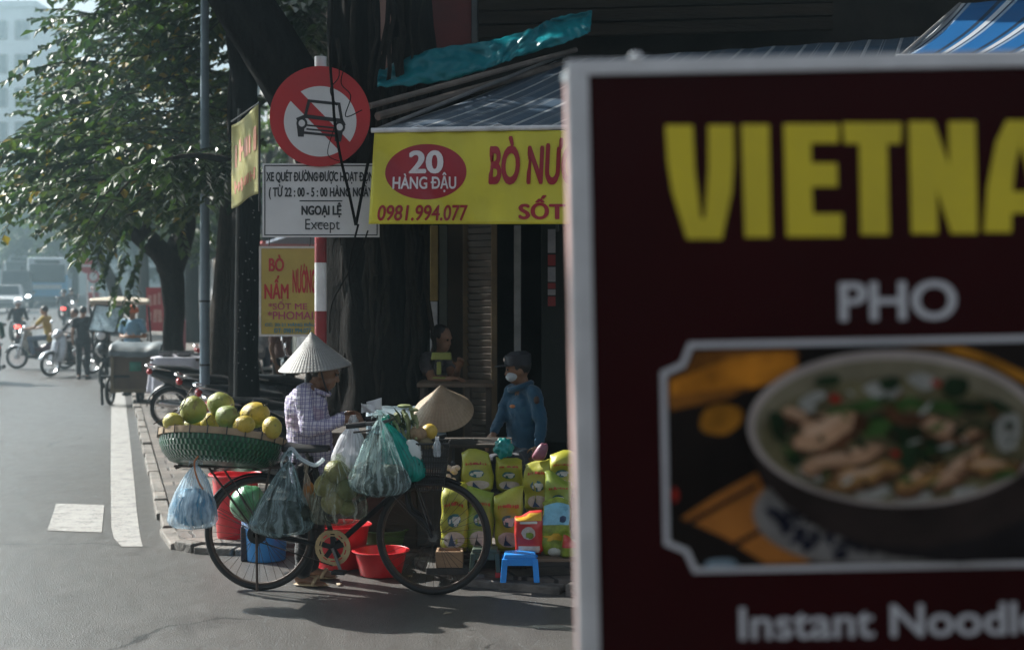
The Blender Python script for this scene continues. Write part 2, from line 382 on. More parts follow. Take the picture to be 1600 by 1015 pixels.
# kerb stones: rough pale blocks with chipped corners
kpts = [K+U*118, K+U*40]+[K+U*q for q in (30, 22, 16, 12, 9, 7, 5.5, 4.2, 3, 2, 1.2, .5)]+[V3((a, b, 0)) for a, b in KERB]
mb = MB(); rnd = random.Random(3)
for a, b in zip(kpts[:-1], kpts[1:]):
    n = max(1, int((b-a).length/.45)) if (b-a).length < 20 else 20
    for k in range(n):
        p, q = a.lerp(b, k/n), a.lerp(b, (k+1)/n); d = (q-p).normalized(); side = V3((-d.y, d.x, 0))
        h = ph+rnd.uniform(-.03, .004); e = side*rnd.uniform(0, .035)
        p.z = gz(p.y); q.z = gz(q.y); p += d*rnd.uniform(.004, .03); q -= d*rnd.uniform(.004, .02)
        vs = [r+o+V3((0, 0, z)) for z in (-.08, h) for r, o in ((p, e), (q, e), (q, side*.127), (p, side*.127))]
        mb.add(vs, [(3, 2, 1, 0), (4, 5, 6, 7), (0, 1, 5, 4), (1, 2, 6, 5), (2, 3, 7, 6), (3, 0, 4, 7)])
single(mb, 'kerb', mat('kerb_stone', (.15, .135, .12), .8, .6, 5, .8, 25, .02), 'pale chipped kerb stones edging the pavement', 'kerb', kind='structure', smooth=False, bevel=.012)
# painted markings with worn patches
t = NT('road_paint'); f = t.noise(7, 7, .75); k = t.noise(60, 3)
wear = t.ramp(t.math('ADD', t.math('MULTIPLY', f, .65), t.math('MULTIPLY', k, .35)), [(.40, (.12, .116, .11)), (.49, (.27, .262, .25)), (.7, (.36, .35, .335))])
t.l(wear, t.b.inputs['Base Color']); t.b.inputs['Roughness'].default_value = .7; t.bump(k, .4, .004); PAINT = t.m
rows = [(560, 181, 191), (600, 177, 193), (634, 174, 197), (700, 173, 204.5), (760, 173, 210.5), (794, 173.5, 213.5), (822, 174, 217), (840, 178, 220), (853, 190, 223)]
mb = MB()
for i, (y, a, b) in enumerate(rows):
    for q in range(5): mb.v.append(ground(a+(b-a)*q/4, y, .004)); mb.uv.append((0, 0))
    if i:
        for q in range(4): o = i*5+q; mb.f.append([o, o+1, o-4, o-5]); mb.mi.append(0)
single(mb, 'edge_line', PAINT, 'worn white edge line painted along the kerb', 'road marking', kind='structure')
mb = MB(); mb.add([ground(x, y, .004) for x, y in ((74, 828), (159, 831), (163, 788), (88, 786))], [(0, 1, 2, 3)])
single(mb, 'road_marking', PAINT, 'short white block painted on the road', 'road marking', kind='structure')
# rising bank closing the horizon
mb = MB(); mb.grid(lambda a, b: V3((-150+a*220, 225+b*29, 2+6*math.sin(PI*min(1, b*1.2)/2)*(.6+.5*noise.noise(V3((a*9, 0, 3)))))), 40, 5)
single(mb, 'bank', mat('far_green', (.05, .07, .05), .9, .5, .2), 'far green embankment', 'embankment', kind='structure')

# ---- light dirt, fallen scraps on the road
lit = mat('dry_leaf', (.45, .38, .28), .8, .4, 30)
for i, (px, py, lb) in enumerate([(430, 757, 'pale dry leaf lying on the pavement edge behind the blue bag'), (530, 913, 'pale scrap lying on the asphalt right of the sandal'), (508, 894, 'small curled scrap between the sandal and the red basin'), (700, 958, 'dark dry leaf alone on the shaded asphalt'), (640, 900, 'pale wood chip lying inside the front wheel gap')]):
    p = ground(px if i else 262, py, .006); mb = MB(); a = i*1.3
    mb.add([p+rotz(a) @ V3(q) for q in ((-.035, 0, 0), (0, -.018, .008), (.04, 0, .004), (0, .02, .01))], [(0, 1, 2), (0, 2, 3)])
    single(mb, 'fallen_leaf', lit, lb, 'leaf', 'scraps lying on the road', loc=p, solid=.002)

# ================================================================== STREET BUILDINGS
def windows(root, quad, nx, nz, frac=(.6, .65), m_f=None, m_g=None, depth=.06, pane=True):
    """quad: origin, along, up, outward normal, width, height"""
    o, a, up, n, wd, ht = quad
    for i in range(nx):
        for j in range(nz):
            cw, chh = wd/nx, ht/nz; ww, wh = cw*frac[0], chh*frac[1]
            c = o+a*(cw*(i+.5))+up*(chh*(j+.5)); mb = MB()
            for s in (-1, 1):
                mb.beam(c+a*s*ww/2-up*wh/2+n*.03, c+a*s*ww/2+up*wh/2+n*.03, .12, .12)
                mb.beam(c+up*s*wh/2-a*(ww/2-.07)+n*.03, c+up*s*wh/2+a*(ww/2-.07)+n*.03, .12, .12)
            mb.beam(c-up*(wh/2-.07)+n*.02, c+up*(wh/2-.07)+n*.02, .06, .06)
            f = part(mb, 'window', m_f, root, False, world=True)
            if pane:
                mb = MB(); mb.beam(c-up*(wh/2-.06)+n*.01, c+up*(wh/2-.06)+n*.01, ww-.1, .03, up=n); mb.v = [f.parent.matrix_basis.inverted() @ q for q in mb.v]
                part(mb, 'pane', m_g, f, False)
GLASS = mat('dark_glass', (.03, .04, .05), .12, .3, 2, spec=.8)
FR = mat('old_frame', (.25, .24, .22), .6)
def row_house(t0, t1, h, col, s0=4.3, lb='', sign=None):
    b = S((t0+t1)/2, s0); root = thing('street_house', lb, 'building', b, group='old houses along the street')
    m = mat('plaster_'+lb[:12], col, .9, .35, .8, .4, 12, .02); z0 = b.z-.3
    q = [S(t0, s0), S(t1, s0), S(t1, s0+9), S(t0, s0+9)]
    mb = MB(); vs = [V3((p.x, p.y, z)) for z in (z0, h) for p in q]
    mb.add(vs, [(3, 2, 1, 0), (4, 5, 6, 7), (0, 1, 5, 4), (1, 2, 6, 5), (2, 3, 7, 6), (3, 0, 4, 7)]); part(mb, 'wall', m, root, False, world=True)
    up = V3((0, 0, 1)); n = -W_; wd = (t1-t0)
    windows(root, (V3((q[0].x, q[0].y, 3.6)), U, up, n, wd, h-3.9), 2, max(1, int((h-3.9)/3)), m_f=FR, m_g=GLASS)
    c = S((t0+t1)/2, s0-.05); c.z = b.z+1.45
    mb = MB(); mb.beam(c-up*1.4, c+up*1.2, wd*.8, .08, up=n); part(mb, 'roller_door', mat('roller_dark', (.05, .05, .055), .6, .4, 3, .5, 30), root, False, world=True)
    mb = MB(); c2 = c+up*1.55+n*.7; mb.beam(c2-U*wd*.45, c2+U*wd*.45, 1.4, .05); part(mb, 'canopy', mat('canopy_'+lb[:12], sign or (.12, .1, .09), .8), root, False, world=True)
    mb = MB(); mb.beam(V3((q[0].x, q[0].y, h))+n*.1, V3((q[1].x, q[1].y, h))+n*.1, .3, .25); part(mb, 'cornice', FR, root, False, world=True)
row_house(9.5, 15, 9, (.3, .26, .18), lb='ochre plaster house nearest the corner behind the trunks', sign=(.25, .04, .04))
row_house(15.3, 20, 7.5, (.26, .24, .22), lb='grey plaster house in the street row beyond the ochre one', sign=(.1, .12, .16))
row_house(20.3, 26, 10, (.33, .2, .16), lb='brick pink house halfway down the street row', sign=(.3, .05, .05))
row_house(26.3, 33, 8, (.35, .33, .28), lb='cream house past the pink one in the street row', sign=(.08, .14, .1))
row_house(33.3, 42, 11, (.22, .25, .27), lb='tall bluish house in the street row', sign=(.3, .06, .06))
row_house(42.3, 56, 9, (.34, .27, .2), lb='tan house near the far end of the street row', sign=(.12, .1, .2))
row_house(57, 75, 12, (.3, .3, .3), lb='farthest pale grey block of the street row', sign=(.3, .2, .05))
# hazy blocks closing the street
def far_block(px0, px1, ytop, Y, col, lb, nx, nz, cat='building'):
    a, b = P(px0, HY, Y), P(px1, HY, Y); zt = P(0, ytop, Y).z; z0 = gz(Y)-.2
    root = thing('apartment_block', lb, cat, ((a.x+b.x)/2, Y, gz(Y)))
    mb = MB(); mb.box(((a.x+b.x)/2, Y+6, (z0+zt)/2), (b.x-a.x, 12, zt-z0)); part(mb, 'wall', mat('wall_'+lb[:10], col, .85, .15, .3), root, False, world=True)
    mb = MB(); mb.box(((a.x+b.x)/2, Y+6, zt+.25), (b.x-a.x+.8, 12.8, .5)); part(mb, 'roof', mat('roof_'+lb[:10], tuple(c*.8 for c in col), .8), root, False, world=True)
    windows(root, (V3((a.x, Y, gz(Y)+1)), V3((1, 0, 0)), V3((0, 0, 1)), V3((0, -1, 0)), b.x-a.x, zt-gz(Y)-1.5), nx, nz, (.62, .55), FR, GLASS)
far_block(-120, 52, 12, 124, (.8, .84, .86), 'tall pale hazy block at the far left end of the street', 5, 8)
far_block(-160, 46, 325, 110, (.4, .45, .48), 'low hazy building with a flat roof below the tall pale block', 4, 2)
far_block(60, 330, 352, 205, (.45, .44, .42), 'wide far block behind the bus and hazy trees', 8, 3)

# ================================================================== CORNER SHOP
SB = thing('shop_building', 'dark old corner shop building behind the banyan trunk and awning', 'building', (1.5, 12.4, 0))
DARKW = mat('dark_plaster', (.02, .017, .014), .9, .5, 2, .5, 12, .02, spec=.1)  # base colour set near black to carry the deep shade of the shop
mb = MB()
def fbox(x0, x1, z0, z1, y0=12.4, y1=12.7): mb.box(((x0+x1)/2, (y0+y1)/2, (z0+z1)/2), (x1-x0, y1-y0, z1-z0))
fbox(-1.15, -.78, .0, 3.6); fbox(-1.15, 7, 3.6, 8.2); fbox(2.2, 7, 0, 3.6)
mb.box((2.0, 15.2, 1.8), (7, .2, 3.6)); mb.box((-1.0, 14, 1.8), (.3, 2.6, 3.6)); mb.box((4.5, 14, 1.8), (.3, 2.2, 3.6))
mb.box((2.9, 16.5, 5.9), (8, 7.5, 4.55)); mb.box((2, 14, 3.5), (5.5, 2.4, .15))
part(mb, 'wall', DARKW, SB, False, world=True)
def px_box(x0, y0, x1, y1, Y, d, **k):
    a, b = P(x0, y0, Y), P(x1, y1, Y); m = MB(); m.box(((a.x+b.x)/2, Y+d/2, (a.z+b.z)/2), (b.x-a.x, d, a.z-b.z), **k); return m
part(px_box(655, -120, 736, 84, 12.34, .05), 'wall_panel', mat('maroon_panel', (.13, .02, .02), .7, .3, 3), SB, False, world=True)
part(px_box(585, -100, 654, 150, 12.33, .06), 'wall_panel', mat('pink_plaster', (.4, .24, .2), .85, .3, 3, .4, 14), SB, False, world=True)
part(px_box(737, -100, 747, 92, 12.3, .09), 'downpipe', mat('grey_pipe', (.1, .11, .12), .5), SB, False, world=True, bevel=.01)
mb = MB()
for i, y in enumerate((-60, -40, -19, 3, 24, 46)):
    a, b = P(748, y+6, 12.28-.03*i), P(1300, y-8, 12.2-.03*i); mb.beam(a, b, .09, .1)
part(mb, 'timber_board', mat('old_timber', (.024, .018, .013), .9, .5, 3, .8, 20, .02, spec=.1, stretch=(.4, 3, 3)), SB, False, world=True)
part(px_box(672, 352, 684, 470, 12.2, .08), 'door_post', mat('yellow_paint', (.4, .28, .1), .7, .25, 6), SB, False, world=True, bevel=.006)
part(px_box(672, 471, 683, 640, 12.2, .08), 'door_post', mat('pale_paint', (.6, .6, .62), .7, .25, 6), SB, False, world=True, bevel=.006)
part(px_box(686, 352, 698, 640, 12.22, .1), 'door_post', mat('olive_paint', (.13, .14, .12), .7), SB, False, world=True, bevel=.006)
# folded slatted shutter
a, b = P(728, 0, 12.0), P(772, 0, 11.75); mb = MB(); z = .2
while z < 3.0:
    dz = .055; mb.beam((a.x, a.y, z), (b.x, b.y, z+.0), .02, .046, up=(0, -.35, 1)); z += dz
part(mb, 'shutter', mat('brown_shutter', (.055, .04, .03), .75, .35, 4, .4, 30, .005), SB, False, world=True)
mb = MB()
for p in (a, b): mb.box((p.x, p.y, 1.6), (.05, .06, 2.95))
part(mb, 'shutter_frame', mat('brown_frame', (.12, .085, .045), .75, .3, 5), SB, False, world=True, bevel=.004)
mb = MB(); mb.box((P(712, 0, 12.25).x, 12.3, 1.6), (.14, .05, 2.95)); part(mb, 'door', mat('brown_door', (.05, .032, .018), .7, .4, 3), SB, False, world=True)
part(px_box(803, 352, 814, 680, 11.7, .06), 'awning_post', mat('grey_post', (.2, .21, .21), .6, .25, 6), SB, False, world=True, bevel=.006)
part(px_box(846, 340, 930, 690, 11.95, .08), 'door', mat('dark_green_door', (.022, .027, .025), .6, .3, 3, spec=.2), SB, False, world=True)
mb = MB(); dp = mat('poster_grey', (.28, .28, .3), .6); d2 = mat('poster_red', (.25, .03, .03), .6)
for y0, y1, m in ((358, 395, 0), (398, 415, 1), (417, 440, 0), (442, 451, 1), (452, 461, 0), (463, 478, 1)):
    p, q = P(856, y0, 11.93), P(868, y1, 11.93); mb.box(((p.x+q.x)/2, 11.935, (p.z+q.z)/2), (q.x-p.x, .01, p.z-q.z), mi=m)
part(mb, 'poster', [dp, d2], SB, False, world=True)

# ---- awnings
t = NT('awning_stripe'); uv = t.n('ShaderNodeSeparateXYZ'); t.l(t.co('UV'), uv.inputs[0])
fr = t.math('FRACT', t.math('MULTIPLY', uv.outputs[0], 14.0))
c = t.ramp(fr, [(0, (.3, .33, .36)), (.07, (.012, .05, .1)), (.1, (.05, .085, .13)), (.42, (.3, .33, .36)), (.45, (.025, .05, .09)), (.5, (.22, .26, .3)), (.53, (.05, .09, .14)), (.93, (.01, .02, .04)), (.96, (.45, .48, .5))], 'CONSTANT')
dirt = t.noise(2.5, 6, .7); c = t.mix(t.ramp(dirt, [(.45, (0, 0, 0)), (.8, (.55, .55, .55))]), c, (.09, .085, .08))
t.l(c, t.b.inputs['Base Color']); t.b.inputs['Roughness'].default_value = .5; t.bump(t.noise(6, 4), .3, .02)
tr = t.n('ShaderNodeBsdfTranslucent'); t.l(c, tr.inputs[0]); mx = t.n('ShaderNodeMixShader'); mx.inputs[0].default_value = .25
t.l(t.b.outputs[0], mx.inputs[1]); t.l(tr.outputs[0], mx.inputs[2]); t.l(mx.outputs[0], t.out.inputs[0]); AWN = t.m
t = NT('awning_blue'); uv = t.n('ShaderNodeSeparateXYZ'); t.l(t.co('UV'), uv.inputs[0])
fr = t.math('FRACT', t.math('MULTIPLY', uv.outputs[0], 10.0))
c = t.ramp(fr, [(0, (.62, .66, .7)), (.12, (.01, .03, .09)), (.17, (.3, .42, .55)), (.24, (.003, .12, .34)), (.8, (.012, .03, .07)), (.9, (.005, .14, .36))], 'CONSTANT')
t.l(t.mix(t.ramp(t.noise(3, 5), [(.5, (0, 0, 0)), (.85, (.25, .25, .25))]), c, (.1, .15, .2)), t.b.inputs['Base Color']); t.b.inputs['Roughness'].default_value = .5
tr = t.n('ShaderNodeBsdfTranslucent'); t.l(c, tr.inputs[0]); mx = t.n('ShaderNodeMixShader'); mx.inputs[0].default_value = .35
t.l(t.b.outputs[0], mx.inputs[1]); t.l(tr.outputs[0], mx.inputs[2]); t.l(mx.outputs[0], t.out.inputs[0]); AWB = t.m
def sheet(p00, p10, p01, p11, sag, nu=24, nv=12):
    p00, p10, p01, p11 = map(V3, (p00, p10, p01, p11))
    return lambda a, b: (p00*(1-a)+p10*a)*(1-b)+(p01*(1-a)+p11*a)*b-V3((0, 0, sag*math.sin(PI*b)+.015*math.sin(a*60)*sag*8))
A0, A1 = P(585, 204, 9.5), P(885, 199, 9.36); d = A1-A0; A2 = A0+d*3.2
AW = thing('shop_awning', 'dusty dark blue awning with thin white stripes above the yellow banner', 'awning', (A0.x, A0.y, A0.z))
mb = MB(); mb.grid(sheet(A0, A2, P(868, 96, 11.7), P(1560, 50, 11.4), .04), 40, 12); part(mb, 'canvas', AWN, AW, world=True, solid=.006)
mb = MB(); mb.tube([A0-V3((.02, 0, 0)), A2], .017, 10); part(mb, 'front_rail', mat('rail_white', (.6, .6, .62), .4, metal=.2), AW, world=True)
mb = MB()
for k in range(6): q = A0+(A2-A0)*(.06+k*.13); mb.tube([q+V3((0, .02, .012)), q+V3((.05, .02, .03)), q+V3((.1, .02, .012))], .009, 6)
part(mb, 'lacing', mat('lace_pale', (.45, .47, .5), .6), AW, world=True)
mb = MB(); mb.tube([A0+V3((.0, .02, 0)), P(880, 92, 11.7)+V3((0, 0, .03))], .016, 8); mb.tube([A0+V3((1.2, .02, -.02)), V3((A0.x+1.3, 11.9, 2.4))], .014, 8); part(mb, 'side_arm', mat('arm_grey', (.16, .16, .16), .5, metal=.4), AW, world=True)
mb = MB(); mb.grid(sheet(P(1408, 88, 8.6), P(2000, 84, 8.3), P(1500, 6, 10.3), P(2250, -40, 10.0), .03), 30, 10)
B2 = thing('shop_awning', 'bright blue awning with bold white stripes at the top right', 'awning', tuple(P(1408, 88, 8.6))); part(mb, 'canvas', AWB, B2, world=True, solid=.006)
mb = MB(); mb.tube([P(1400, 90, 8.58), P(2000, 86, 8.28)], .02, 8); part(mb, 'front_rail', MATS['rail_white'], B2, world=True)
mb = MB(); mb.tube([P(1408, 89, 8.6), P(1500, 7, 10.3)], .015, 8); part(mb, 'side_arm', MATS['arm_grey'], B2, world=True)
# old tube poles left of the awning, and the turquoise tarpaulin
for a, b, lb in (((577, 166), (900, 78), 'upper grey pole slanting up between tarpaulin and awning'), ((590, 182), (880, 100), 'lower brown pole slanting along the awning edge')):
    mb = MB(); mb.tube([P(*a, 9.9), P(*b, 11.6)], .022 if a[0] < 580 else .03, 8)
    single(mb, 'slanting_pole', mat('pole_brown', (.12, .1, .085), .7, .4), lb, 'pole', loc=P(*a, 9.9))
top = crom([(590, 112, 0), (668, 79, 0), (760, 65, 0), (830, 46, 0), (862, 30, 0), (925, 17, 0)], 8)
bot = crom([(590, 136, 0), (680, 129, 0), (760, 108, 0), (800, 92, 0), (885, 66, 0), (922, 50, 0)], 8)
def tarp(a, b):
    f = a*(len(top)-1); i = min(int(f), len(top)-2); g = f-i
    p = top[i].lerp(top[i+1], g)*(1-b)+bot[i].lerp(bot[i+1], g)*b
    r = noise.noise(V3((a*7, b*2.2, 0)))*.14+noise.noise(V3((a*26, b*5, 5)))*.055
    return P(p.x, p.y+noise.noise(V3((a*30, b, 9)))*3, 11.35+a*.4+r-b*.3)
t = NT('turquoise_tarp'); f = t.noise(3, 5); c = t.ramp(f, [(.3, (.003, .2, .25)), (.7, (.006, .32, .38))]); t.l(c, t.b.inputs['Base Color']); t.b.inputs['Roughness'].default_value = .3; t.bump(t.noise(18, 4), .4, .012)
tr = t.n('ShaderNodeBsdfTranslucent'); t.l(c, tr.inputs[0]); mx = t.n('ShaderNodeMixShader'); mx.inputs[0].default_value = .4; t.l(t.b.outputs[0], mx.inputs[1]); t.l(tr.outputs[0], mx.inputs[2]); t.l(mx.outputs[0], t.out.inputs[0]); TARP = t.m
mb = MB(); mb.grid(tarp, 110, 14)
single(mb, 'tarpaulin', TARP, 'crumpled turquoise tarpaulin stretched above the awning', 'tarpaulin', loc=P(760, 90, 11.4), solid=.008, angle=0)
# ================================================================== TREES
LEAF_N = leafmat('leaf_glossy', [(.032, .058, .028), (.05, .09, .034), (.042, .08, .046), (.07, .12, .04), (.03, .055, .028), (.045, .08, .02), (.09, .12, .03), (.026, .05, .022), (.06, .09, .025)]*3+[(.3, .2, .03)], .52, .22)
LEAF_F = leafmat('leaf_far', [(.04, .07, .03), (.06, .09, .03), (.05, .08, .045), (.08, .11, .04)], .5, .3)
LEAF_D = leafmat('leaf_deep_green', [(.022, .042, .02), (.035, .06, .022), (.028, .05, .022), (.045, .075, .025)], .33, .2)  # deeper greens than the glossy crown
BARK = bark('bark_dark', (.008, .007, .006), (.035, .03, .026)); BARK2 = bark('bark_brown', (.016, .013, .011), (.06, .05, .042))
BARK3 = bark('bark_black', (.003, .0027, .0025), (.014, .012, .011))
RT = random.Random(11)
def leaf(mb, p, d, n, L, w, fold=.25):
    d = d.normalized(); s = d.cross(n)
    s = s.normalized() if s.length > 1e-4 else d.orthogonal().normalized(); n = s.cross(d).normalized()
    m = p+d*L*.45; up = n*w*fold; tip = p+d*L-n*L*.12
    o = len(mb.v); mb.v += [p, m-s*w+up, tip, m+s*w+up]; mb.uv += [(0, 0)]*4
    mb.f += [[o, o+1, o+2], [o, o+2, o+3]]; mb.mi += [0, 0]
def spray(lb, tb, p, d, L, n, size, droop=.5, spread=1.0):
    """a drooping twig with leaves on both sides"""
    pts = []; q = p.copy(); d = d.normalized(); st = L/6
    for k in range(7):
        pts.append(q.copy()); q = q+d*st; d = (d+V3((RT.uniform(-.12, .12), RT.uniform(-.12, .12), -droop*.16))).normalized()
    if tb is not None: tb.tube(pts, [max(.003, .011*(1-k/7)*L) for k in range(7)], 4, cap=False)
    for k in range(n):
        f = (k+.6)/n*6; i = min(int(f), 5); a = pts[i].lerp(pts[i+1], f-i); t = (pts[i+1]-pts[i]).normalized()
        side = t.cross(V3((0, 0, 1))); side = side.normalized() if side.length > .01 else V3((1, 0, 0))
        dd = t*.55+side*(1 if k % 2 else -1)*RT.uniform(.5, 1.1)*spread+V3((0, 0, RT.uniform(-.55, .12)))
        nn = V3((RT.uniform(-.4, .4), RT.uniform(-.4, .4), 1))
        l = size*RT.uniform(.7, 1.25); leaf(lb, a, dd, nn, l, l*RT.uniform(.25, .36))
    return pts
def trunk(mb, pts, rad, n=20, flute=.12, k=5, seed=0, steps=8):
    c, r = crom(pts, steps, rad); nz = lambda i, a: 1+flute*noise.noise(V3((math.cos(a)*1.5, math.sin(a)*1.5, i*.09+seed)))*1.6+flute*.55*math.sin(k*a+i*.1+2*noise.noise(V3((i*.15, seed, 0))))
    mb.tube(c, r, n, rf=nz)
# ---- tree over the kerb left of the lamp pole: the big crown
base = S(13.4, 1.55, ph)
TB = thing('street_tree', 'leaning street tree with glossy green crown over the road left of the lamp pole', 'tree', base)
Y0 = base.y
mb = MB()
trunk(mb, [base-V3((0, 0, .1)), P(276, 560, Y0), P(272, 480, Y0), P(262, 410, Y0-.2), P(222, 365, Y0-.6), P(185, 330, Y0-1.2), P(150, 290, Y0-2), P(120, 200, Y0-2.6), P(100, 60, Y0-3)], [.2, .17, .175, .2, .18, .17, .13, .1, .06], seed=1)
trunk(mb, [P(265, 425, Y0-.1), P(290, 350, Y0+.3), P(270, 270, Y0), P(285, 150, Y0-.6), P(260, 0, Y0-1), P(270, -200, Y0-1)], [.24, .19, .15, .12, .09, .05], seed=5)
trunk(mb, [P(215, 362, Y0-.6), P(208, 320, Y0-1.5), P(180, 250, Y0-3), P(200, 120, Y0-4)], [.13, .1, .08, .05], 12, seed=8)
trunk(mb, [P(172, 345, Y0-1.2), P(130, 348, Y0-1.6), P(95, 335, Y0-2)], [.08, .06, .03], 10, seed=9)
part(mb, 'trunk', BARK, TB, world=True, angle=0)
lb_, tb_ = MB(), MB()
def xmin(y): 
    tab = [(-320, 60), (0, 68), (60, 60), (100, 28), (150, 8), (200, -5), (260, 5), (300, 30), (340, 70), (400, 170)]
    for (a, x), (b, z) in zip(tab[:-1], tab[1:]):
        if a <= y <= b: return x+(z-x)*(y-a)/(b-a)
    return 200
cnt = 0
while cnt < 850:
    y = RT.uniform(-260, 350); x = RT.uniform(-20, 420)
    dense = noise.noise(V3((x/70, y/55, 2)))
    if x < xmin(y)+(112 if y < 235 else 60) or (y > 255 and x < 60 and RT.random() < .35) or (y > 300 and (x > 240 or x < 90)) or (y > 325 and x < 180): continue
    if dense < -.18 and RT.random() < .75: continue
    Y = RT.uniform(Y0-9, Y0+2.5); Y -= (1 if y > 220 else 0)
    p = P(x, y, Y); d = V3((RT.uniform(-1, -.1), RT.uniform(-.7, .5), RT.uniform(-.2, .25)))
    spray(lb_, tb_, p, d, RT.uniform(.7, 1.5), RT.randint(24, 34), .145, RT.uniform(.4, 1.0)); cnt += 1
for k in range(130):
    spray(lb_, tb_, P(RT.uniform(140, 335), RT.uniform(195, 318), RT.uniform(Y0-6, Y0+1)), V3((RT.uniform(-1, .2), RT.uniform(-.7, .5), RT.uniform(-.4, .1))), RT.uniform(.6, 1.1), RT.randint(20, 30), .145, RT.uniform(.6, 1.1))
for x, y in ((205, 300), (190, 355), (200, 395), (225, 385), (170, 330), (215, 410), (150, 320)):   # hanging sprays
    spray(lb_, tb_, P(x, y, Y0-1.5), V3((-.3, -.2, -.9)), 1.0, 26, .15, 1)
part(lb_, 'crown', LEAF_N, TB, False, world=True); part(tb_, 'twigs', BARK2, TB, world=True, angle=0)
# ---- slim trunk with fairy lights right of the lamp pole
b2 = V3((P(384, 0, 14.6).x, 14.6, ph))
TC = thing('street_tree', 'slim black trunk dotted with fairy lights right of the lamp pole', 'tree', b2); Y1 = 14.6
mb = MB(); trunk(mb, [b2-V3((0, 0, .1)), P(381, 560, Y1), P(384, 430, Y1), P(386, 300, Y1), P(383, 180, Y1), P(378, 90, Y1), P(360, -60, Y1-.3)], [.2, .15, .135, .14, .13, .15, .11], seed=3)
trunk(mb, [P(380, 300, Y1+.1), P(366, 240, Y1+.1), P(362, 160, Y1), P(372, 60, Y1)], [.04, .045, .05, .04], 8, seed=21)
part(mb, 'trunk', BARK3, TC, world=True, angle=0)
mb = MB()
for k in range(46):
    y = RT.uniform(300, 600); x = 383+RT.uniform(-17, 17); p = P(x, y, Y1-.14-.04*RT.random()); mb.ell(p, (.007,)*3, nu=6, nv=4)
part(mb, 'fairy_light', mat('bulb_white', (.35, .35, .35), .2, .05), TC, world=True)
lb_, tb_ = MB(), MB()
br_ = MB(); trunk(br_, [P(384, 270, Y1), P(350, 250, Y1-.8), P(300, 243, Y1-1.6), P(255, 250, Y1-2)], [.05, .04, .025, .012], 8, .05); part(br_, 'branch', BARK2, TC, world=True, angle=0)
for k in range(46):
    x = RT.uniform(245, 395); y = 240+RT.uniform(-20, 25)+abs(x-330)*.05
    spray(lb_, tb_, P(x, y, Y1-2+(x-245)/75), V3((RT.uniform(-.8, .1), RT.uniform(-.6, .6), RT.uniform(-.5, .2))), RT.uniform(.3, .55), RT.randint(9, 14), .13, .9)
for k in range(60):
    p = V3((b2.x+RT.uniform(-1.6, 1.6), Y1+RT.uniform(-1.6, 1.6), RT.uniform(4.9, 7))); spray(lb_, tb_, p, V3((RT.uniform(-1, 1), RT.uniform(-1, 1), RT.uniform(-.3, .4))), RT.uniform(.5, 1), 16, .15, .6)
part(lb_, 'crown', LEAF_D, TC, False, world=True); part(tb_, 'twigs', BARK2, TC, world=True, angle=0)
# ---- second slim trunk between the pole and the fairy-light trunk
b3 = V3((P(340, 0, 18.5).x, 18.5, ph)); TD = thing('street_tree', 'brown slanting trunk between the lamp pole and fairy light trunk', 'tree', b3)
mb = MB(); trunk(mb, [b3-V3((0, 0, .1)), P(342, 560, 18.5), P(352, 450, 18.5), P(362, 330, 18.4), P(380, 200, 18.3), P(395, 60, 18.2), P(400, -60, 18)], [.22, .17, .15, .15, .13, .1, .05], seed=13)
part(mb, 'trunk', BARK2, TD, world=True, angle=0)
lb_ = MB()
for k in range(150):
    p = P(RT.uniform(395, 520), RT.uniform(-80, 100), RT.uniform(17, 21)); spray(lb_, None, p, V3((RT.uniform(-1, 1), RT.uniform(-1, 1), RT.uniform(-.3, .3))), RT.uniform(.6, 1), 18, .17, .7)
part(lb_, 'crown', LEAF_D, TD, False, world=True)
# ---- the great dark banyan
YB = 11.6; b4 = V3((P(590, 0, YB).x, YB, ph))
BY = thing('banyan_tree', 'massive black banyan trunk hung with aerial roots beside the yellow banner', 'tree', b4)
mb = MB()
trunk(mb, [b4-V3((0, 0, .1)), P(588, 700, YB), P(588, 600, YB), P(588, 480, YB), P(585, 360, YB), P(578, 260, YB), P(566, 180, YB), P(552, 80, YB), P(550, -60, YB), P(540, -260, YB)], [.62, .47, .41, .39, .38, .36, .25, .2, .19, .14], 40, .16, 7, 2)
trunk(mb, [P(610, 420, YB), P(632, 300, YB), P(646, 180, YB-.05), P(648, 80, YB-.05), P(640, -50, YB), P(660, -250, YB)], [.24, .2, .2, .17, .15, .12], 24, .2, 6, 7)
trunk(mb, [P(545, 330, YB+.1), P(505, 215, YB), P(455, 120, YB-.1), P(392, 25, YB-.2), P(330, -70, YB-.3), P(220, -210, YB), P(60, -330, YB+1)], [.25, .26, .25, .24, .22, .19, .12], 28, .13, 6, 4)
trunk(mb, [P(668, 140, YB-.1), P(676, 150, YB-.1), P(672, 170, YB-.1)], [.05, .09, .04], 12, .2, 3, 5)
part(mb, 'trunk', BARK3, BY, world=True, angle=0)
mb = MB()
for k in range(34):                                                        # aerial roots and bark strands
    x0 = RT.uniform(515, 668); yy = RT.choice((-40, 60, 160, 260, 360)); pts = []
    x = x0
    for y in range(yy, min(yy+RT.randint(180, 420), 690), 30): pts.append(P(x, y, YB-.40+abs(x-590)/400+RT.uniform(-.03, .03))); x += RT.uniform(-7, 7)
    if len(pts) > 2: c, r = crom(pts, 3, [RT.uniform(.008, .024)]*len(pts)); mb.tube(c, r, 6)
for pts, r in (([(608, -20), (605, 40), (598, 110), (596, 170)], .02), ([(618, -20), (628, 30), (632, 60), (620, 140)], .014), ([(630, -10), (626, 60), (615, 150), (600, 240)], .02), ([(577, -10), (580, 90), (577, 150)], .02)):
    mb.tube(crom([P(x, y, YB-.2) for x, y in pts], 4), r, 8)
part(mb, 'aerial_root', BARK, BY, world=True, angle=0)
mb = MB()
